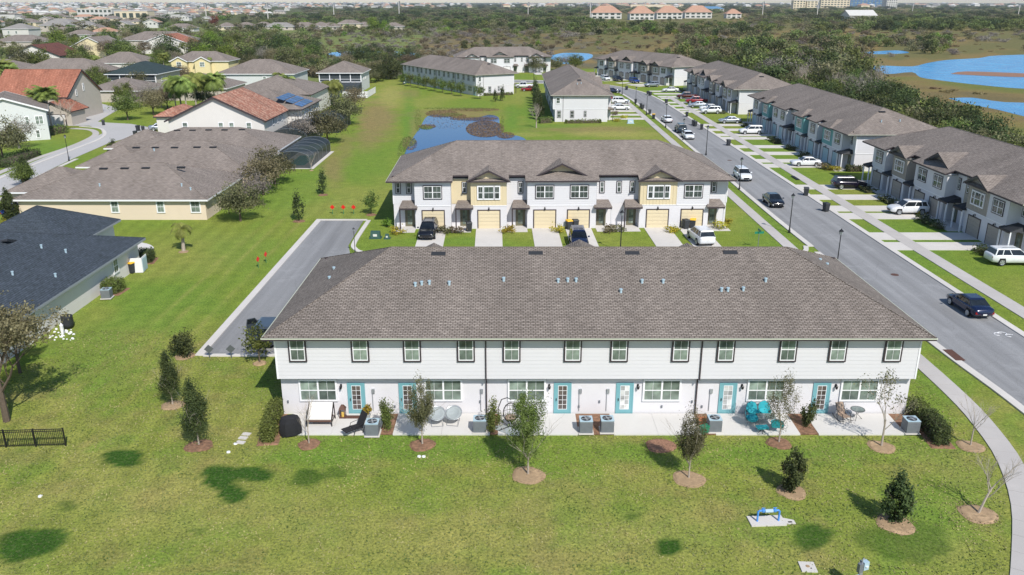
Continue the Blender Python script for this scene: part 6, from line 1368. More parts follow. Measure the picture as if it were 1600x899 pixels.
def car(kind, col, px, py, head, label, xy=None, open_door=False, rails=False, cat=None):
    K, W, body, glass, roof, wheel, rim, arch, hl, tl, gr, pl, mi, zf, zb = car_meshes(kind)
    x, y = xy if xy else at(px, py); rt = thing('parked_car' if kind != 'pickup' else 'pickup_truck', label, cat or ('car' if kind != 'pickup' else 'pickup truck'), (x, y, .045), R(head))
    def pt(o):
        if o.data.materials: o.material_slots[0].link = 'OBJECT'; o.material_slots[0].material = M[col]
        return o
    bd = pt(ob('body', body, rt)); [ob('wheel_arch', q_, bd) for q_ in arch]; ob('windows', glass, rt); pt(ob('roof_panel', roof, rt))
    for wx in K['wb']:
        for s in (-1, 1): w = ob('wheel', wheel, rt, (wx, s * (W - .1), K['wr']), 0 if s > 0 else math.pi); ob('rim', rim, w)
    for s in (-1, 1): ob('headlight', hl, rt, (0, s * W * .56, zf - .1)); ob('taillight', tl, rt, (0, s * W * .62, zb - .12)); pt(ob('mirror', mi, rt, (K['cab'][1] - .3, s * (W + .08), K['wz'] + .08)))
    ob('grille', gr, rt); ob('number_plate', pl, rt)
    if rails:
        for s in (-1, 1): b = MB(); b.tube([(-1.5, s * .52, K['H'] + .0), (-1.3, s * .52, K['H'] + .07), (.1, s * .52, K['H'] + .07), (.3, s * .52, K['H'])], .022, 4); b.build('roof_rail', 'metal_grey', rt)
    if open_door:
        b = MB(); b.hull8([(0, 0, .35), (1.05, 0, .35), (1.05, .07, .35), (0, .07, .35), (0, 0, 1.05), (1.05, 0, 1.05), (1.05, .07, 1.05), (0, .07, 1.05)]); d_ = b.mesh('door', 'car_white'); d_ = pt(ob('door', d_, rt, (.75, W, 0), R(115))); f = MB(); f.tube([(.03, .03, 1.05), (.35, .03, 1.5), (.95, .03, 1.48), (1.02, .03, 1.05)], .03, 4); f.build('window_frame', col, d_); f = MB(); f.face([(.06, .03, 1.05), (.37, .03, 1.47), (.93, .03, 1.45), (.99, .03, 1.05)]); f.build('pane', 'car_glass', d_)
    return rt
car('sedan', 'car_navy', 1510, 484, 91, 'dark blue saloon driving away in the near street', xy=(39.0, 66.6))
car('sedan', 'car_black', 1206, 320, -90, 'black hatchback driving towards the viewer', xy=(33.9, 105.8))
car('suv', 'car_white', 1159, 280, -90, 'white car with roof rails coming down the street', xy=(34.2, 122.2), rails=True)
car('suv', 'car_white', 1415, 335, 180, 'white car in the fourth driveway of the nearest right-hand row', xy=(49.2, 101.0))
car('suv', 'car_plum', 1320, 294, 0, 'dark purple car at the far driveway of the nearest right-hand row', xy=(47.6, 115.9))
car('suv', 'car_white', 1590, 418, 0, 'white car cut off by the right edge', xy=(50.2, 80.1), rails=True)
car('sedan', 'car_white', 1260, 260, 180, 'white saloon before the near end of the teal row', xy=(47.2, 132.9))
car('suv', 'car_white', 1178, 210, 180, 'white car before the middle of the teal row', xy=(47.6, 166.8))
car('sedan', 'car_silver', 1141, 193, 180, 'pale silver saloon at the far end of the teal row', xy=(47.3, 182.6))
car('suv', 'car_white', 1110, 178, 180, 'white car with roof rails nearest the yellow shrub', xy=(46.9, 199), rails=True)
car('sedan', 'car_white', 1107, 171, 180, 'white car half hidden behind the one with roof rails', xy=(48.0, 205.5)); car('sedan', 'car_silver', 1090, 168, 180, 'pale saloon beside the red pickup', xy=(46.4, 211.3))
car('pickup', 'car_red', 1090, 162, 180, 'bright red pickup in a driveway of the grey-gabled row', xy=(47.7, 219.5)); car('pickup', 'car_maroon', 1077, 155, 180, 'dark red pickup beyond the bright red one', xy=(47.5, 230.5)); car('sedan', 'car_white', 1048, 144, 180, 'white saloon at the far end of the grey-gabled row', xy=(46.3, 248.6))
car('sedan', 'car_white', 1073, 217, -90, 'white saloon parked at the left kerb in front of the black jeep', xy=(33.9, 161.2)); car('jeep', 'car_jeep', 1062, 208, 90, 'dark blue soft-top jeep at the left kerb', xy=(34.0, 169.0)); car('sedan', 'car_white', 1042, 192, 90, 'white saloon parked beyond the jeep', xy=(33.9, 184.2))
car('sedan', 'car_white', 968, 172, 0, 'white car nose-out before the end-on row', xy=(26.4, 206)); car('suv', 'car_white', 980, 162, 0, 'white car behind the nose-out one at the end-on row', xy=(28.0, 219)); car('sedan', 'car_red', 963, 156, 0, 'red car beside the end-on row', xy=(26.4, 226.6)); car('sedan', 'car_navy', 964, 141, 0, 'dark saloon at the far end of the end-on row', xy=(29., 245.6))
car('suv', 'car_white', 946, 126, -70, 'white car before the farthest right-hand row', xy=(31.2, 286)); car('suv', 'car_black', 963, 127, -70, 'black car before the farthest right-hand row', xy=(35.0, 283.6)); car('suv', 'car_blue', 990, 130, -70, 'bright blue car before the farthest right-hand row', xy=(39.6, 276.8)); car('suv', 'car_silver', 1017, 137, -160, 'silver car at the near end of the farthest right-hand row', xy=(43.2, 263.6))
car('pickup', 'car_white', 817, 138, 180, 'white pickup beside the row behind the pond', xy=(3.6, 260)); car('sedan', 'car_red', 823, 143, 180, 'red car beside the row behind the pond', xy=(5.0, 250.8))
car('suv', 'car_black', 667, 368, -92, 'black car in the first driveway of the second row', xy=(-9.4, 90.6), rails=True); car('suv', 'car_navy', 902, 372, -90, 'dark blue car in the fourth driveway of the second row', xy=(7.2, 86.9)); car('suv', 'car_white', 1092, 378, 97, 'white car with a dark sunroof in the last driveway of the second row', xy=(20.7, 88.2))
car('suv', 'car_grey', 420, 545, 90, 'grey car with its door open at the near end of the lane', xy=(-18.9, 60.3), open_door=True)
car('sedan', 'car_blue', 4, 338, 90, 'blue car beside the beige house at the left edge', xy=(-61.5, 101)); car('sedan', 'car_silver', 245, 203, 20, 'grey car in the shade beside the white gable house', xy=(-72, 172))
# ================================================================ STREET FURNITURE
def lamp_mk():
    o = empty('street_lamp'); b = MB(); b.lathe((0, 0, 0), [(.14, 0), (.13, .3), (.09, .4), (.06, .9)], 10); b.tube([(0, 0, .5), (0, 0, 4.0)], [.058, .042], 8); b.build('post', 'metal_black', o)
    b = MB(); b.lathe((0, 0, 3.98), [(.05, 0), (.13, .06), (.2, .36), (.2, .38)], 8); b.build('lantern', 'lamp_glass', o); b = MB(); b.lathe((0, 0, 4.34), [(.24, 0), (.17, .1), (.05, .2), (.03, .28)], 8)
    for k in range(4): a = k * math.pi / 2; b.tube([(.12 * math.cos(a), .12 * math.sin(a), -.0 + 4.04), (.205 * math.cos(a), .205 * math.sin(a), 4.36)], .014, 4)
    b.build('cap', 'metal_black', o); return o
for px, py, s, lab in ((1233, 364, 1.0, 'black street lamp on the grass at the near corner'), (1155, 297, 1.0, 'black street lamp beside the white car with roof rails'), (1103, 243, 1.12, 'tall street lamp beyond the second row'), (1040, 200, 1.1, 'street lamp nearest the parked saloons'), (1010, 180, 1.1, 'street lamp before the end-on row'), (993, 165, 1., 'street lamp beyond the bins'), (972, 148, 1.2, 'farthest street lamp in the bend'), (834, 142, 1.3, 'street lamp beside the far red car'), (1067, 220, .9, 'street lamp beside the white parked saloon'), (555, 397, .62, 'short black lamp at the mouth of the lane'), (108, 252, .95, 'street lamp on the green island at the left')):
    inst('lamp', lamp_mk, 'street_lamp', lab, 'street lamp', at(px, py), 0, 'street lamps', s)
inst('lamp', lamp_mk, 'street_lamp', 'street lamp showing just above the near roof in front of the second row', 'street lamp', (11.4, 84.0), 0, 'street lamps', 1.0); inst('lamp', lamp_mk, 'street_lamp', 'street lamp whose head shows above the right end of the near roof', 'street lamp', (31.3, 76.5), 0, 'street lamps', 1.0)
def bin_mk(lid, body='bin_dark'):
    def mk():
        o = empty('wheelie_bin'); b = MB(); b.hull8([(-.24, -.26, .08), (.24, -.26, .08), (.24, .26, .08), (-.24, .26, .08), (-.3, -.34, 1.0), (.3, -.34, 1.0), (.3, .34, 1.0), (-.3, .34, 1.0)]); b.build('tub', body, o)
        b = MB(); b.hull8([(-.33, -.37, 1.0), (.33, -.37, 1.0), (.33, .37, 1.0), (-.33, .37, 1.0), (-.28, -.32, 1.1), (.28, -.32, 1.1), (.3, .34, 1.1), (-.3, .34, 1.1)]); b.build('lid', lid, o)
        b = MB(); b.tube([(-.27, .36, .12), (.27, .36, .12)], .1, 10); b.build('wheel', 'rubber', o); return o
    return mk
BN = [(1259, 306, 'd', 'dark bin at the kerb farther up the right side'), (1290, 331, 'd', 'dark bin at the kerb opposite the corner lamp'), (1138, 228, 'd', 'dark bin before the teal row'), (1096, 203, 'd', 'dark bin nearest the grey pair'), (1083, 196, 'd', 'dark bin opposite the jeep'), (1086, 198, 'd', 'second dark bin opposite the jeep'), (1073, 183, 'd', 'dark bin before the grey-gabled row'), (1041, 162, 'd', 'dark bin farther along the grey-gabled row'), (1012, 149, 'd', 'dark bin near the bend'), (1016, 150, 'd', 'second dark bin near the bend'), (979, 141, 'd', 'farthest dark bin in the bend'),
      (1021, 186, 'y', 'yellow-lidded bin before the end-on row'), (1015, 179, 'd', 'brownish bin beside the yellow-lidded one'), (1004, 171, 'd', 'dark bin at the end-on row kerb'), (1001, 169, 'd', 'second bin at the end-on row kerb'), (993, 162, 'd', 'dark bin beyond the pair at the end-on row'),
      (889, 359, 'y', 'yellow-lidded bin before the fourth garage of the second row'), (899, 358, 'd', 'dark bin beside the yellow-lidded one at the fourth garage'), (1071, 358, 'd', 'dark bin before the last garage of the second row'), (1082, 357, 'y', 'yellow-lidded bin before the last garage of the second row'), (733, 362, 'd', 'dark bin by the second porch of the second row'), (207, 427, 'y', 'yellow-lidded bin against the blue-roofed house'), (162, 196, 'd', 'bin beside the pale driveway'), (216, 205, 'd', 'dark bin at the turning circle'), (224, 206, 'd', 'second dark bin at the turning circle'), (212, 214, 'd', 'dark bin on the near side of the turning circle')]
for px, py, k, lab in BN: inst('bin' + k, bin_mk('bin_yellow' if k == 'y' else 'bin_dark'), 'wheelie_bin', lab, 'bin', at(px, py), random.uniform(-.4, .4), 'wheeled bins', 1.05)
def sign_mk(m, s_=.42, h=.95, legs=.035, back='sign_grey'):
    def mk():
        o = empty('marker_sign'); b = MB(); b.box(-legs, -.015, 0, legs, .015, h); b.build('post', 'sign_green' if m == 'sign_red' else 'sign_grey', o)
        b = MB(); c = h + s_ * .75; p = [(0, -.03, c - s_), (s_, -.03, c), (0, -.03, c + s_), (-s_, -.03, c)]; q = [(x, y + .012, z) for x, y, z in p]; b.hull8(p + q); b.build('plate', m, o); return o
    return mk
for px, py, lab in ((520, 335, 'leftmost red diamond marker beyond the lane'), (537, 335, 'middle red diamond marker beyond the lane'), (553, 335, 'rightmost red diamond marker beyond the lane')): inst('red', sign_mk('sign_red'), 'marker_sign', lab, 'marker sign', at(px, py), 0, 'red diamond markers', .72)
for px, py, lab in ((404, 419, 'nearer red marker beside the lane, seen almost edge-on'), (416, 411, 'farther red marker beside the lane, seen almost edge-on')): inst('red', sign_mk('sign_red'), 'marker_sign', lab, 'marker sign', at(px, py), 1.3, 'red diamond markers', .72)
for px, py, lab in ((328, 560, 'left grey-backed diamond marker at the near lane end'), (362, 560, 'right grey-backed diamond marker at the near lane end')): inst('grey', sign_mk('sign_grey', .34, .5), 'marker_sign', lab, 'marker sign', at(px, py), .2, 'grey-backed markers')
o = thing('street_sign', 'green street-name sign at the corner behind the near roof', 'street sign', (*at(1184, 388), 0), .1); b = MB(); b.tube([(0, 0, 0), (0, 0, 1.6)], .035, 6); b.build('post', 'metal_grey', o); b = MB(); b.box(-.5, -.015, 1.6, .5, .015, 1.85); b.build('name_plate', 'sign_green', o); b = MB(); b.box(-.015, -.42, 1.87, .015, .42, 2.1); b.build('cross_plate', 'sign_green', o)
def cab_mk(w, d, h, m):
    def mk(): b = MB(); b.hull8([(-w / 2, -d / 2, 0), (w / 2, -d / 2, 0), (w / 2, d / 2, 0), (-w / 2, d / 2, 0), (-w / 2 + .05, -d / 2 + .12, h), (w / 2 - .05, -d / 2 + .12, h), (w / 2 - .05, d / 2 - .05, h), (-w / 2 + .05, d / 2 - .05, h)]); b.box(-w / 2 - .12, -d / 2 - .12, -.02, w / 2 + .12, d / 2 + .12, .07); b.box(-w * .2, -d / 2 - .0, h * .35, w * .2, -d / 2 + .05, h * .7, 1); return b.build('utility_box', [m, 'plate'])
    return mk
inst('ub', cab_mk(1.1, .8, .75, 'box_green'), 'utility_box', 'larger green utility box beside the lane mouth', 'utility box', at(587, 372), 0); inst('ub2', cab_mk(.5, .5, .5, 'box_green'), 'utility_box', 'small green utility box beside the larger one', 'utility box', at(605, 373), 0)
inst('ub3', cab_mk(1.3, .8, .8, 'box_pale'), 'utility_box', 'pale green utility box at the corner of the end-on row', 'utility box', at(985, 193), 0); inst('ub', None, 'utility_box', 'green utility box at the far corner of the pond-side row', 'utility box', at(632, 131), 0)
# ================================================================ PATIO OF THE NEAR ROW
PY0 = AYR - 2.35; PY1 = AYR + .5
def P(px, py): return at(px, py)
edges = [440, 590, 622, 764, 780, 901, 929, 931, 960, 1096, 1112, 1253, 1285, 1443]
def yb(px): return at(px, 683 - (px - 440) * .005)
r_ = empty('patio'); r_['kind'] = 'structure'; r_['label'] = 'row of pale concrete patios behind the near row'
for a, e in ((440, 592), (613, 765), (778, 904), (960, 1098), (1120, 1252), (1281, 1418)):
    xa, ya = at(a, 683); xe, _ = at(e, 683); yy = 45.0; n = 1
    for k in range(2):
        m0 = xa + (xe - xa) * k / 2 + (.012 if k else 0); m1 = xa + (xe - xa) * (k + 1) / 2
        s_ = sheet('slab', [(m0, yy), (m1, yy), (m1, 47.66), (m0, 47.66)], .1, 'patio_concrete', None, .1); s_.parent = r_; del s_['kind']
for a, e in ((592, 613), (765, 778), (904, 960), (1098, 1120), (1252, 1281), (1418, 1445)):
    o = sheet('mulch_bed', [(at(a, 683)[0], 45.02), (at(e, 683)[0], 45.02), (at(e, 683)[0], 47.66), (at(a, 683)[0], 47.66)], .085, 'mulch_dark', 'strip of brown mulch between two patios', .05); o['kind'] = 'stuff'
def ac_mk():
    o = empty('air_conditioner'); b = MB(); s = .38; b.box(-s - .08, -s - .08, .085, s + .08, s + .08, .15); b.build('pad', 'concrete', o)
    b = MB(); b.box(-s, -s, .15, s, s, .92); b.build('casing', 'ac_grey', o)
    b = MB()
    for k in range(11):
        z = .2 + k * .06
        for x0, y0, x1, y1 in ((-s - .012, -s - .012, s + .012, -s), (-s - .012, s, s + .012, s + .012), (-s - .012, -s, -s, s), (s, -s, s + .012, s)): b.box(x0, y0, z, x1, y1, z + .03)
    b.build('louvres', 'metal_grey', o)['kind'] = 'stuff'
    b = MB(); b.box(-s - .02, -s - .02, .92, s + .02, s + .02, .95); b.build('top', 'box_pale', o); b = MB(); b.lathe((0, 0, .952), [(.3, 0), (.3, .006)], 18); b.build('fan_opening', 'vent_black', o)
    b = MB(); b.lathe((0, 0, .955), [(.09, 0), (.08, .03)], 10)
    for k in range(4): a = k * math.pi / 2; b.hull8([(.06 * math.cos(a), .06 * math.sin(a), .96), (.27 * math.cos(a), .27 * math.sin(a), .96), (.27 * math.cos(a + .5), .27 * math.sin(a + .5), .96), (.06 * math.cos(a + .9), .06 * math.sin(a + .9), .96), (.06 * math.cos(a), .06 * math.sin(a), .97), (.27 * math.cos(a), .27 * math.sin(a), .97), (.27 * math.cos(a + .5), .27 * math.sin(a + .5), .985), (.06 * math.cos(a + .9), .06 * math.sin(a + .9), .985)])
    b.build('fan', 'steel', o); b = MB()
    for rr_ in (.12, .2, .28): b.tube([(rr_ * math.cos(2 * math.pi * j / 14), rr_ * math.sin(2 * math.pi * j / 14), 1.0) for j in range(15)], .006, 3, cap=False)
    b.build('grille', 'metal_grey', o); return o
for px, py, lab in ((583, 681, 'air conditioner beside the black lounge chair'), (750, 676, 'air conditioner left of the first downspout'), (915, 677, 'left of the two neighbouring air conditioners'), (948, 676, 'right of the two neighbouring air conditioners'), (1115, 675, 'air conditioner next to the upturned green cart'), (1421, 677, 'air conditioner at the right end of the patios')): inst('ac', ac_mk, 'air_conditioner', lab, 'air conditioner', at(px, py - 1), 0, 'air conditioners of the near row')
inst('ac', ac_mk, 'air_conditioner', 'greenish air conditioner beside the blue-roofed house', 'air conditioner', at(168, 467), .1)
def put(px, py, z=.1): x, y = at(px, py, z); return (x, y, z)
# covered grill, slanted black cover
o = thing('covered_grill', 'black fabric-covered grill at the left end of the patios', 'covered grill', put(455, 677), .35); b = MB(); n = 8
pr = [(.62, 0), (.66, .35), (.62, .8), (.48, 1.1), (.2, 1.2)]; vs = [[((r_ * 1.05 * math.cos(2 * math.pi * j / n + .3)) * (1 + .06 * (j % 2)), r_ * .72 * math.sin(2 * math.pi * j / n + .3) * (1 + .06 * (j % 2)), z) for j in range(n)] for r_, z in pr]
rg = [b.vs(v) for v in vs]
for i in range(len(rg) - 1):
    for j in range(n): b.f.append((rg[i] + j, rg[i] + (j + 1) % n, rg[i + 1] + (j + 1) % n, rg[i + 1] + j)); b.mi.append(0)
b.f.append(tuple(rg[-1] + j for j in range(n))); b.mi.append(0); b.build('cover', 'fabric_black', o); b = MB(); b.tube([(-.5, -.3, .0), (-.5, .3, .0)], .08, 8); b.build('wheel', 'rubber', o)
# canopy swing
o = thing('covered_bench', 'low dark-framed patio bench under a slanted white cover', 'bench', put(502, 660), 0); b = MB(); b.hull8([(-.74, -.5, .42), (.74, -.5, .42), (.7, .4, 1.1), (-.7, .4, 1.1), (-.74, -.52, .5), (.74, -.52, .5), (.7, .4, 1.2), (-.7, .4, 1.2)]); b.build('cover', 'fabric_white', o)
for s in (-1, 1): b = MB(); b.tube([(s * .78, -.55, 0), (s * .78, -.5, .45), (s * .76, .42, 1.15), (s * .78, .5, 0)], .035, 6); b.tube([(s * .78, -.5, .3), (s * .78, .45, .3)], .03, 6); b.build('frame', 'bronze', o)
b = MB(); b.box(-.7, -.45, .26, .7, .4, .34); b.build('seat', 'wood_brown', o); b = MB(); b.box(-.74, -.53, .3, .74, -.5, .42); b.build('front_rail', 'wood_brown', o)
# lantern
o = thing('floor_lantern', 'brown floor lantern with a glowing amber candle panel by the first blue door', 'lantern', put(536, 652), 0); b = MB()
for sx in (-1, 1):
    for sy in (-1, 1): b.box(sx * .16 - .02, sy * .16 - .02, 0, sx * .16 + .02, sy * .16 + .02, .6)
b.box(-.2, -.2, 0, .2, .2, .06); b.build('frame', 'wood_brown', o); b = MB(); b.hull8([(-.22, -.22, .6), (.22, -.22, .6), (.22, .22, .6), (-.22, .22, .6), (-.07, -.07, .86), (.07, -.07, .86), (.07, .07, .86), (-.07, .07, .86)]); b.build('lid', 'wood_brown', o); b = MB(); b.lathe((0, 0, .06), [(.1, 0), (.1, .3)], 8); b.build('candle', 'lantern_gold', o)
b = MB(); b.box(-.55, -.2, 0, .55, .2, .02); o = tag(b.build('door_mat', 'wood_brown'), 'brown door mat before the first blue door', 'door mat'); o.location = put(551, 652)
# planter
o = thing('potted_plant', 'yellow-leaved potted plant beside the black lounge chair', 'potted plant', put(574, 655), 0); b = MB(); b.lathe((0, 0, 0), [(.16, 0), (.22, .3), (.24, .32)], 10); b.build('pot', 'fabric_grey', o); p, n_, t_ = cloud(.32, .32, .3, .6, 8, 260, .4); ob('leaves', leafmesh('leaves', 'leaf_yellow', p, .07, t_, n_), o)
# black lounge chair
def sling(o, m, fm, w=.55, back=.95):
    b = MB(); b.hull8([(-w / 2, -.45, .36), (w / 2, -.45, .36), (w / 2, .12, .3), (-w / 2, .12, .3), (-w / 2, -.45, .4), (w / 2, -.45, .4), (w / 2, .12, .34), (-w / 2, .12, .34)]); b.build('seat', m, o)
    b = MB(); b.hull8([(-w / 2, .1, .3), (w / 2, .1, .3), (w / 2, .15, .3), (-w / 2, .15, .3), (-w / 2, .5, back), (w / 2, .5, back), (w / 2, .54, back), (-w / 2, .54, back)]); b.build('backrest', m, o)
    for s in (-1, 1): b = MB(); b.tube([(s * (w / 2 + .03), -.5, 0), (s * (w / 2 + .03), -.3, .55), (s * (w / 2 + .03), .35, .6), (s * (w / 2 + .03), .1, 0)], .02, 5); b.tube([(s * (w / 2 + .02), .1, .3), (s * (w / 2 + .02), .52, back)], .018, 5); b.build('side_frame', fm, o)
o = thing('lounge_chair', 'black folding lounge chair beside the first air conditioner', 'chair', put(560, 674), R(-50)); sling(o, 'fabric_black', 'metal_black', .62, 1.15); b = MB(); b.box(-.3, -1.0, .34, .3, -.47, .38); b.build('footrest', 'fabric_black', o)
# papasan chairs
def papasan():
    o = empty('papasan_chair'); b = MB(); ax = R(30); pr = [(.02, .0), (.28, .04), (.45, .14), (.56, .3), (.6, .3), (.5, .12), (.3, -.02), (.02, -.06)]; b.lathe((0, 0, 0), pr, 22); sh = b.build('shell', 'steel', o, smooth=True); sh.location = (0, .1, .55); sh.rotation_euler = (ax, 0, 0)
    b = MB(); b.lathe((0, 0, .06), [(.3, 0), (.5, .14), (.52, .26), (.4, .2), (.02, .1)], 18); c = b.build('cushion', 'fabric_grey', o, smooth=True); c.location = (0, .1, .55); c.rotation_euler = (ax, 0, 0)
    b = MB(); b.tube([(-.4, .1, .35), (-.38, -.45, .02), (.38, -.45, .02), (.4, .1, .35)], .02, 5); b.tube([(-.3, .3, .35), (-.33, .4, .02), (.33, .4, .02), (.3, .3, .35)], .02, 5); b.build('base', 'metal_grey', o); return o
inst('papa', papasan, 'papasan_chair', 'left round papasan chair, half behind the sparse tree', 'chair', put(683, 662), .15, 'round papasan chairs', .92); inst('papa', papasan, 'papasan_chair', 'right round papasan chair on the second patio', 'chair', put(709, 661), -.15, 'round papasan chairs', .92)
# egg swing chair
o = thing('egg_chair', 'hanging egg chair on a curved black stand', 'hanging chair', put(797, 668), .15); b = MB(); b.tube([(-.75, -.35, .03), (0, .1, .03), (.0, .55, .03)], .03, 6); b.tube([(.75, -.35, .03), (0, .1, .03)], .03, 6)
b.tube([(-.1, .1, .03), (-.6, .25, .5), (-.72, .25, 1.2), (-.5, .2, 1.85), (-.15, .1, 2.0), (.05, .0, 1.9)], .03, 6); b.build('stand', 'metal_black', o)
b = MB()
for k in range(9):
    a = math.pi * k / 8; b.tube([(.05 + .46 * math.sin(t_) * math.cos(a), .1 + .36 * math.sin(t_) * (abs(math.sin(a))), 1.0 - .62 * math.cos(t_)) for t_ in lin(0, math.pi + .01, 8)], .012, 4, cap=False)
for z in (.55, .75, 1.0, 1.3): r_ = .46 * math.sqrt(max(.05, 1 - ((z - 1.0) / .62) ** 2)); b.tube([(.05 + r_ * math.cos(a), .1 + r_ * .78 * math.sin(a), z) for a in lin(0, math.pi + .01, 8)], .012, 4, cap=False)
b.tube([(.05, .0, 1.62), (.05, 0, 1.9)], .012, 4); b.tube([(.05 + .47 * math.sin(t_), .05, 1.0 - .64 * math.cos(t_)) for t_ in lin(0, 2 * math.pi + .1, 20)], .03, 5, cap=False); b.build('basket', 'metal_black', o); b = MB(); b.lathe((.05, .12, .48), [(.2, 0), (.36, .1), (.34, .22), (.1, .26)], 12); b.build('cushion', 'fabric_tan', o, smooth=True)
sheet('outdoor_rug', [put(765, 668)[:2], put(800, 682)[:2], put(830, 678)[:2], put(795, 662)[:2]], .108, 'fabric_grey', 'grey rug under the hanging egg chair')['category'] = 'rug'
# teal set
def shell_chair():
    o = empty('shell_chair'); b = MB(); b.lathe((0, 0, 0), [(.02, .0), (.22, .03), (.34, .12), (.4, .26), (.43, .27), (.36, .08), (.2, -.03), (.02, -.05)], 16); s = b.build('seat', 'fabric_teal', o, smooth=True); s.location = (0, -.05, .38)
    b = MB(); pr = [(-.36, .0), (-.4, .3), (-.3, .6), (0, .74), (.3, .6), (.4, .3), (.36, .0)]; q = [(x, .3 + z * .28, .42 + z) for x, z in pr]; b.face(q); b.face([(x, y + .04, z) for x, y, z in q][::-1]); b.build('backrest', 'fabric_teal', o); b = MB(); b.tube([(x * 1.06, y, z) for x, y, z in q], .018, 5)
    for sx in (-.28, .28): b.tube([(sx, -.25, .4), (sx * 1.15, -.35, 0)], .014, 4); b.tube([(sx, .2, .4), (sx * 1.1, .3, 0)], .014, 4)
    b.build('frame', 'metal_grey', o); return o
for px, py, rz, lab in ((1176, 655, .1, 'left teal shell chair by the wall'), (1194, 654, -.1, 'right teal shell chair by the wall'), (1173, 665, 1.3, 'teal shell chair at the left of the glass table'), (1213, 674, 2.9, 'teal shell chair at the front of the glass table')): inst('teal', shell_chair, 'shell_chair', lab, 'chair', put(px, py), rz, 'teal shell chairs', .9)
o = thing('glass_table', 'glass-topped table among the teal chairs', 'table', put(1196, 664), 0); b = MB(); b.hull8([(-.55, -.38, .58), (.55, -.38, .58), (.55, .38, .58), (-.55, .38, .58), (-.55, -.38, .6), (.55, -.38, .6), (.55, .38, .6), (-.55, .38, .6)]); b.build('top', 'table_glass', o)
for sx in (-.48, .48):
    for sy in (-.32, .32): b = MB(); b.tube([(sx, sy, 0), (sx, sy, .58)], .02, 5); b.build('leg', 'metal_grey', o)
o = thing('footstool', 'dark teal footstool before the glass table', 'footstool', put(1190, 676), .1); b = MB(); b.hull8([(-.32, -.2, .3), (.32, -.2, .3), (.32, .2, .3), (-.32, .2, .3), (-.36, -.24, .4), (.36, -.24, .4), (.36, .24, .4), (-.36, .24, .4)]); b.build('seat', 'fabric_teal', o); b = MB(); b.tube([(-.2, 0, 0), (0, 0, .3), (.2, 0, 0)], .02, 5); b.tube([(0, -.2, 0), (0, 0, .3), (0, .2, 0)], .02, 5); b.build('base', 'metal_black', o)
# rocking chair and bistro table
o = thing('rocking_chair', 'tan sling rocking chair on the last patio', 'chair', put(1316, 656), .25); sling(o, 'fabric_tan', 'metal_black', .5, .98)
for s in (-1, 1): b = MB(); b.tube([(s * .34, -.6 + .15 * k, .03 + .012 * (k - 4) ** 2) for k in range(9)], .022, 5); b.build('rocker', 'metal_black', o)
o = thing('bistro_table', 'round glass table beside the rocking chair', 'table', put(1338, 655), 0); b = MB(); b.lathe((0, 0, .68), [(.42, 0), (.42, .015)], 20); b.build('top', 'table_glass', o); b = MB(); b.tube([(.42 * math.cos(2 * math.pi * j / 20), .42 * math.sin(2 * math.pi * j / 20), .69) for j in range(21)], .02, 5, cap=False)
for k in range(3): a = k * 2.09; b.tube([(.35 * math.cos(a), .35 * math.sin(a), 0), (.03 * math.cos(a), .03 * math.sin(a), .35), (.25 * math.cos(a), .25 * math.sin(a), .68)], .016, 5)
b.build('stand', 'metal_black', o)
o = thing('garden_cart', 'green garden cart tipped on its side by the fifth patio', 'cart', put(1101, 677), .6); b = MB(); b.hull8([(-.25, -.1, 0), (.25, -.1, 0), (.25, .1, 0), (-.25, .1, 0), (-.35, -.15, .55), (.3, -.15, .5), (.3, .2, .5), (-.35, .2, .55)]); b.build('tub', 'sign_green', o); b = MB(); b.lathe((.3, 0, .15), [(.14, 0), (.14, .06)], 10); b.build('wheel', 'rubber', o)
o = thing('planter', 'terracotta planter behind the tipped green cart', 'planter', put(1100, 664), 0); b = MB(); b.lathe((0, 0, 0), [(.3, 0), (.38, .35), (.4, .38), (.34, .36)], 12); b.build('pot', 'terracotta', o); b = MB(); b.lathe((0, 0, .33), [(.34, 0), (.33, .02)], 12); b.build('soil', 'mulch', o)
# ================================================================ LAWN FITTINGS
o = thing('pipe_frame', 'low blue pipe frame standing on a pale concrete pad', 'pipe frame', (*at(1199, 815), 0), R(3)); b = MB(); b.box(-.95, -.42, 0, .85, .42, .07); b.hull8([(.85, -.3, 0), (1.35, -.32, 0), (1.35, -.02, 0), (.85, .2, 0), (.85, -.3, .06), (1.35, -.32, .06), (1.35, -.02, .06), (.85, .2, .06)]); b.build('pad', 'concrete', o)
b = MB(); b.box(1.0, -.24, .06, 1.2, -.14, .068); b.build('plug', 'metal_black', o)
b = MB(); b.tube([(-.55, -.05, .05), (-.55, -.05, .62), (-.5, -.05, .68), (.5, -.05, .68), (.55, -.05, .62), (.55, -.05, .05)], .055, 8); b.build('pipe', 'pipe_blue', o)
for sx in (-.3, .3): b = MB(); b.lathe((sx, -.05, .62), [(.09, 0), (.1, .06), (.09, .12), (.03, .14), (.03, .22)], 8); b.tube([(sx - .1, -.05, .83), (sx + .1, -.05, .83)], .018, 5); b.build('valve', 'pipe_blue', o)
b = MB(); b.tube([(-.2, -.05, .66), (.2, -.05, .66)], .1, 8); b.build('valve_body', 'box_pale', o)
o = thing('concrete_cover', 'square concrete slab with a small round lid at the bottom of the lawn', 'concrete cover', (*at(1262, 887), 0), R(-3)); b = MB(); b.box(-.36, -.36, 0, .36, .36, .06); b.build('slab', 'concrete', o); b = MB(); b.lathe((-.0, .02, .06), [(.1, 0), (.09, .015)], 12); b.build('lid', 'mulch', o); b = MB(); b.lathe((.12, -.13, .06), [(.035, 0), (.03, .02)], 8); b.build('plug', 'metal_black', o)
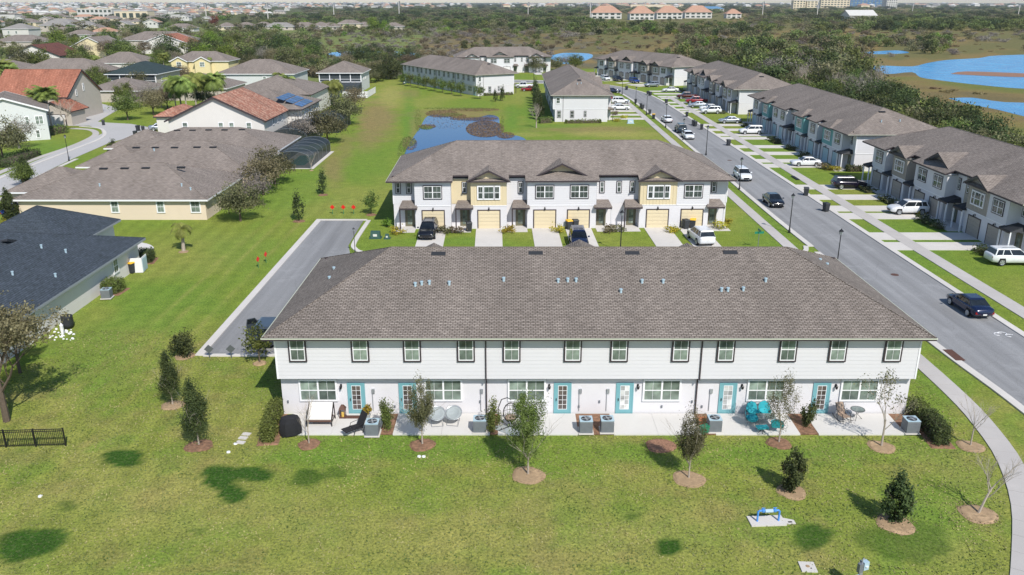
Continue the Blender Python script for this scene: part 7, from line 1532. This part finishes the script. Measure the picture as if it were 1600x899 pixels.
x, y = at(1340, 925); o = thing('meter_post', 'pale metal post with meter boxes at the bottom edge', 'meter post', (x, y, 0), .35); b = MB(); b.box(-.07, -.05, 0, .07, .05, 1.5); b.box(-.03, .09, 0, .03, .13, 1.62); b.build('post', 'steel', o)
for k, (x0, y0, z0, x1, y1, z1, m) in enumerate(((-.2, -.1, 1.1, .02, .06, 1.55, 'metal_grey'), (.03, -.12, 1.2, .3, .1, 1.6, 'box_pale'), (-.3, -.15, .55, -.08, .02, .95, 'box_pale'))): b = MB(); b.box(x0, y0, z0, x1, y1, z1); b.build('meter_box', m, o)
b = MB(); b.lathe((.16, -.12, 1.4), [(.08, -.02), (.08, .02)], 10); b.build('meter_dial', 'headlamp', o)
b = MB(); b.tube([(0, 0, 1.5), (0, 0, 1.7), (.1, .02, 1.75)], .03, 6); b.build('conduit', 'steel', o)
for i, (px, py, r_) in enumerate(((385, 679, .26), (380, 685, .26), (376, 692, .28))):
    b = MB(); b.box(-.26, -.16, 0, .26, .16, .05); o = tag(b.build('stepping_stone', 'concrete'), ['farthest', 'middle', 'nearest'][i] + ' of the three pale stepping stones', 'stepping stone', 'stepping stones'); o.location = (*at(px, py), 0); o.rotation_euler = (0, 0, -.2)
for i, (px, py, lab) in enumerate(((368, 694, 'small white cap beside the stepping stones'), (357, 707, 'white disc on the grass below the stepping stones'), (655, 714, 'left white cap below the sparse tree'), (662, 714, 'right white cap below the sparse tree'), (63, 776, 'white marker in the grass at the lower left'))): b = MB(); b.lathe((0, 0, 0), [(.12, 0), (.11, .05)], 10); o = tag(b.build('drain_cap', 'trim_white'), lab, 'drain cap'); o.location = (*at(px, py), 0)
# black metal fence at the left
fa0, fa1 = at(-150, 704), at(103, 697); L_ = math.dist(fa0, fa1); ang = math.atan2(fa1[1] - fa0[1], fa1[0] - fa0[0]); o = thing('metal_fence', 'black metal fence with thin pickets at the left edge', 'fence', (*fa0, 0), ang); FH = 1.15
pk_ = MB(); pk_.box(-.011, -.011, .08, .011, .011, FH - .02); pk_ = pk_.mesh('picket', 'metal_black'); k = int(L_ / .105)
for i in range(k): ob('picket', pk_, o, (i * L_ / k, 0, 0))
for i in range(5): b = MB(); xx = L_ - i * 1.72; b.box(xx - .035, -.035, 0, xx + .035, .035, FH + .05); b.build('post', 'metal_black', o)
for z in (.12, FH - .16, FH - .03): b = MB(); b.box(0, -.018, z, L_, .018, z + .035); b.build('rail', 'metal_black', o)
# things against the blue-roofed house
o = thing('bin_enclosure', 'white vinyl enclosure beside the yellow-lidded bin', 'enclosure', (*at(220, 424), 0), .1)
for k, (x0, y0, x1, y1) in enumerate(((-.9, -.5, -.84, .9), (-.9, -.56, .35, -.5), (.35, -.56, .41, .9))): b = MB(); b.box(x0, y0, .03, x1, y1, 1.5); b.build('panel', 'trim_white', o)
b = MB(); b.box(.42, -.45, .15, .45, .8, 1.35); b.build('gate', 'box_pale', o)
o = thing('rain_barrel', 'dark rain barrel among white stones beside the house', 'barrel', (*at(107, 512), 0), 0); b = MB(); b.lathe((0, 0, 0), [(.4, 0), (.46, .4), (.44, .95), (.46, 1.0)], 14); b.build('barrel', 'bin_dark', o, smooth=True); b = MB(); b.lathe((0, 0, 1.0), [(.38, 0), (.3, .02)], 14); b.build('lid', 'vent_black', o)
o = thing('urn', 'tall white garden urn beside the rain barrel', 'urn', (*at(98, 522), 0), 0); b = MB(); b.lathe((0, 0, 0), [(.15, 0), (.08, .1), (.15, .45), (.13, .7), (.16, .75)], 12); b.build('body', 'trim_white', o, smooth=True); b = MB(); b.lathe((0, 0, .75), [(.13, 0), (.03, .18)], 10); b.build('lid', 'trim_white', o)
b = MB(); rs_ = random.Random(3)
for i in range(40):
    x, y = at(rs_.uniform(76, 116), rs_.uniform(514, 532)); s_ = rs_.uniform(.05, .11)
    if y < at(100, 536)[1]: continue
    b.lathe((x, y, 0), [(s_, 0), (s_ * 1.05, s_ * .5), (s_ * .5, s_ * .9)], 6)
tag(b.build('white_stones', 'trim_white'), 'scatter of white stones edging the bed beside the rain barrel', None, None, 'stuff')
# ---- air: one closed box of thin even haze round everything
hz = MB(); hz.box(-6800, -40, -1.0, 6800, 11000, 95.); t = NT('haze'); t.t.nodes.remove(t.b); vs_ = t.n('VolumePrincipled'); vs_.inputs['Density'].default_value = .00005; vs_.inputs['Color'].default_value = (.72, .82, 1., 1); t.l(vs_.outputs[0], t.t.nodes['Material Output'].inputs['Volume'])
M['haze'] = t.m; tag(hz.build('haze', 'haze'), 'thin bluish haze in the air', None, None, 'stuff')
